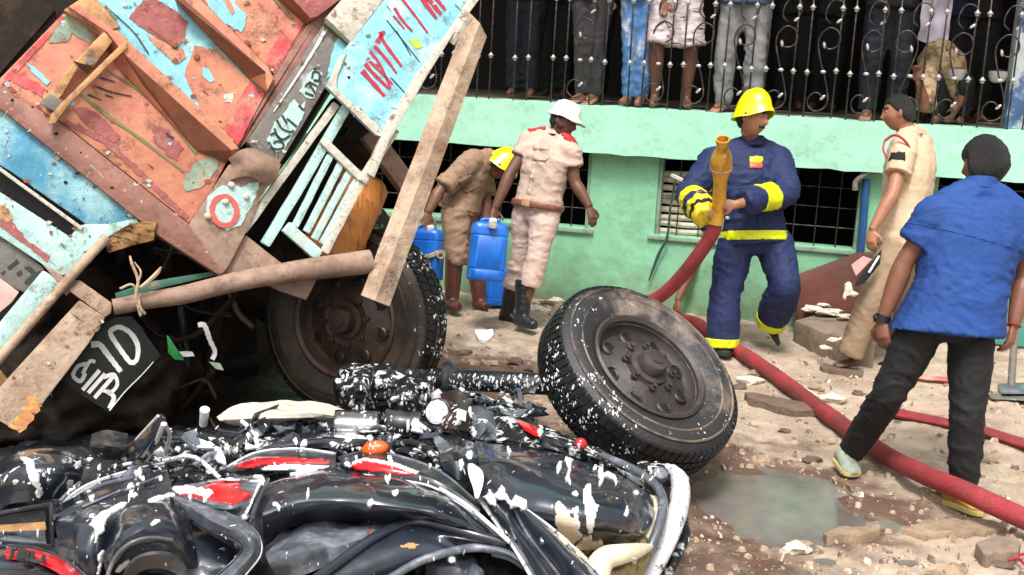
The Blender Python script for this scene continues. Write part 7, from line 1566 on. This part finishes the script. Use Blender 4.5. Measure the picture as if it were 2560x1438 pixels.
# ------------------------------------------------------------------ planks, stones and rubble on the ground
def gplank(label, pts, h, mat=MT['wood'], name='plank', cat='plank'):
    t = thing(name, label, cat, tuple(G(*pts[0]))); f0 = [G(x, y, h) for x, y in pts]
    if cat in ('stone', 'block'): f0 = [G(x, y, h * (.8 + .4 * abs(noise.noise(Vector((x * .05, y * .05, 1)))))) for x, y in jag(pts, 5, 14, len(label))]
    f0 = [q + Vector((0, 0, gz(q.x, q.y))) for q in f0]
    MB().add(*prism(f0, [Vector((q.x, q.y, -.04)) for q in f0])).put('board', mat, t, bevel=.006)
gplank('grey weathered plank on the sand to the right of the tilted wheel', [(1862, 975), (1885, 978), (2005, 1008), (2085, 1022), (2088, 1032), (1990, 1024), (1872, 998)], .045)
gplank('dark flat splinter of wood at the policeman foot', [(2050, 908), (2120, 912), (2160, 922), (2158, 932), (2100, 928), (2055, 918)], .03)
gplank('brown cardboard sheet behind the black trouser legs', [(2256, 1020), (2330, 1010), (2360, 1035), (2300, 1042)], .03, MT['beam'], 'cardboard', 'cardboard')
gplank('flat pale stone slab beyond the puddle', [(2060, 1316), (2100, 1302), (2190, 1300), (2205, 1312), (2160, 1330), (2070, 1334)], .045, MT['stone'], 'stone_slab', 'stone')
gplank('long pale stone slab under the yellow shoe', [(2260, 1318), (2310, 1296), (2480, 1292), (2520, 1310), (2460, 1328), (2300, 1330)], .03, MT['stone'], 'stone_slab', 'stone')
gplank('broken concrete block at the lower right corner of the yard', [(2440, 1352), (2530, 1335), (2555, 1352), (2545, 1372), (2460, 1382)], .07, MT['concrete'], 'concrete_block', 'block')
pl = thing('plaster_piece', 'white broken piece of plaster on the mud left of the tilted wheel', 'plaster', tuple(G(1212, 840)))
f0 = [G(x, y, .022) for x, y in jag([(1186, 824), (1232, 823), (1234, 836), (1226, 846), (1214, 852), (1198, 850), (1190, 838)], 2, 5)]
MB().add(*prism(f0, [Vector((q.x, q.y, 0)) for q in f0])).put('chip', MT['foam'], pl)
tx = MB()
for p in ([(2505, 1380), (2530, 1392), (2560, 1385)], [(2520, 1400), (2545, 1396), (2560, 1410)]): tx.add(*tube([G(x, y, .02) for x, y in p], .006, 6, seg=10))
th_ = thing('red_string', 'tangled red string on the ground beside the concrete block', 'string', tuple(G(2530, 1390))); tx.put('string', RC, th_, True)
spec = [(1410, 735, .16, 'stone'), (1440, 742, .2, 'stonedk'), (1468, 752, .12, 'plaster'), (1395, 752, .1, 'plaster'), (1500, 745, .14, 'stone'), (1372, 760, .08, 'stonedk'), (1345, 772, .1, 'plaster'), (1480, 775, .12, 'stonedk'), (1530, 765, .1, 'stone'), (1875, 950, .1, 'plaster'), (1890, 935, .07, 'stone'), (1850, 965, .08, 'stonedk'), (1920, 930, .06, 'stone'), (2010, 985, .1, 'plaster'), (2040, 975, .06, 'stone'), (2080, 1005, .09, 'plaster'), (1760, 785, .12, 'plaster'), (1735, 800, .08, 'stone'), (1720, 778, .09, 'stonedk'), (2005, 1350, .05, 'stone'), (1990, 1372, .07, 'plaster'), (2500, 1408, .06, 'stonedk'), (2380, 1420, .07, 'stone'), (2330, 1432, .05, 'stone'), (2230, 1395, .03, 'stonedk'), (2410, 1240, .07, 'plaster'), (2345, 1250, .08, 'stone'), (1160, 880, .06, 'stonedk'), (1290, 905, .08, 'stonedk'), (1330, 920, .1, 'stonedk'), (1230, 905, .07, 'stone'), (1180, 900, .05, 'stone'), (2145, 985, .05, 'stonedk'), (2070, 1108, .05, 'stone'), (1960, 1080, .04, 'stonedk'), (1905, 1148, .05, 'stone'), (2030, 1150, .06, 'stonedk'), (2120, 935, .05, 'stone'), (2200, 950, .06, 'plaster'), (2480, 1150, .05, 'stone')]
look = {'stone': 'sandy brown stone', 'stonedk': 'dark brown stone', 'plaster': 'pale chip of rubble'}
def where(px, py):
    if py < 800 and px < 1560: return 'in rubble at the green wall'
    if px < 1400: return 'on mud between the wheels'
    if 1680 < px < 1800 and py < 820: return 'by the crouching man'
    if px < 2110 and py < 1040: return 'between tilted wheel and step'
    if py > 1330: return 'in the lower right corner'
    if px > 2150: return 'near the man in blue'
    return 'at the puddle back edge'
for i, (px, py, s, m_) in enumerate(spec):
    q = G(px, py); lb = look[m_] + ' ' + where(px, py); same = sorted(a[0] for a in spec if look[a[3]] + ' ' + where(a[0], a[1]) == lb)
    grp_ = lb; k_ = same.index(px)
    if len(same) > 1: lb = ('leftmost ' if k_ == 0 else 'rightmost ' if k_ == len(same) - 1 else ('second', 'third', 'fourth', 'fifth')[k_ - 1] + ' from left, ') + lb
    o = MB().add(*rock((q.x, q.y, gz(q.x, q.y) + s * .12), (s * 1.1, s * .8, s * .55), i * 1.3, .8)).put('stone', MT[m_])
    tag(o, lb, 'stone', grp_ if len(same) > 1 else None)
gr = MB(); rg = random.Random(4)
for k in range(4400):
    px, py = rg.uniform(1050, 2560), rg.uniform(740, 1438)
    if rg.random() < .2: px, py = rg.gauss(1440, 70), abs(rg.gauss(0, 26)) + 742
    q = G(px, py)
    if puddle_d(q.x, q.y) < 1.05 or (q - W0).dot(wn) < .06: continue
    s = .005 + .026 * rg.random() ** 5; a = rg.uniform(0, 3); n0 = len(gr.v)
    b = Vector((q.x, q.y, gz(q.x, q.y) + s * .2)); pts = [Vector((math.cos(a + t) * s * rg.uniform(.6, 1.2), math.sin(a + t) * s * rg.uniform(.6, 1.2), 0)) for t in (0, 1.2, 2.5, 3.6, 5.0)]
    gr.v += [tuple(b + p - Vector((0, 0, s * .4))) for p in pts] + [tuple(b + p * .6 + Vector((0, 0, s * .6 * rg.uniform(.5, 1)))) for p in pts]
    gr.f += [(n0 + i, n0 + (i + 1) % 5, n0 + 5 + (i + 1) % 5, n0 + 5 + i) for i in range(5)] + [tuple(n0 + 5 + i for i in range(5))]
gr.put('gravel', M('mixed_gravel', C(190, 165, 138, .8), .85, c2=C(110, 92, 80), amt=.45, scale=9, soft=.05, speck=C(232, 222, 205), samt=.3, sscale=5), None, kind='stuff', label='loose gravel and small debris strewn over the sandy yard')
lt = MB()
for k in range(150):
    px, py = rg.uniform(1080, 2560), rg.uniform(770, 1438); q = G(px, py)
    if puddle_d(q.x, q.y) < 1.0 or (q - W0).dot(wn) < .06: continue
    a = rg.uniform(0, 3.14); l = rg.uniform(.01, .04); z = gz(q.x, q.y) + .008; d = Vector((math.cos(a), math.sin(a), 0)) * l; e = Vector((-d.y, d.x, 0)) * rg.uniform(.08, .3)
    n0 = len(lt.v); lt.v += [tuple(Vector((q.x, q.y, z)) + p) for p in (-d - e, d - e * .6, d + e, -d + e * .7)]; lt.v += [tuple(Vector((q.x, q.y, z + .012)) + p * .8) for p in (-d - e, d - e * .6, d + e, -d + e * .7)]
    lt.f += [tuple(n0 + i for i in g) for g in ((4, 5, 6, 7), (0, 1, 5, 4), (1, 2, 6, 5), (2, 3, 7, 6), (3, 0, 4, 7))]
lt.put('litter', M('dry_twigs_and_chips', C(140, 116, 94, .8), .85, c2=C(205, 188, 165, .85), amt=.5, scale=5, soft=.05), None, kind='stuff', label='dry twigs, chips and scraps lying on the sand')
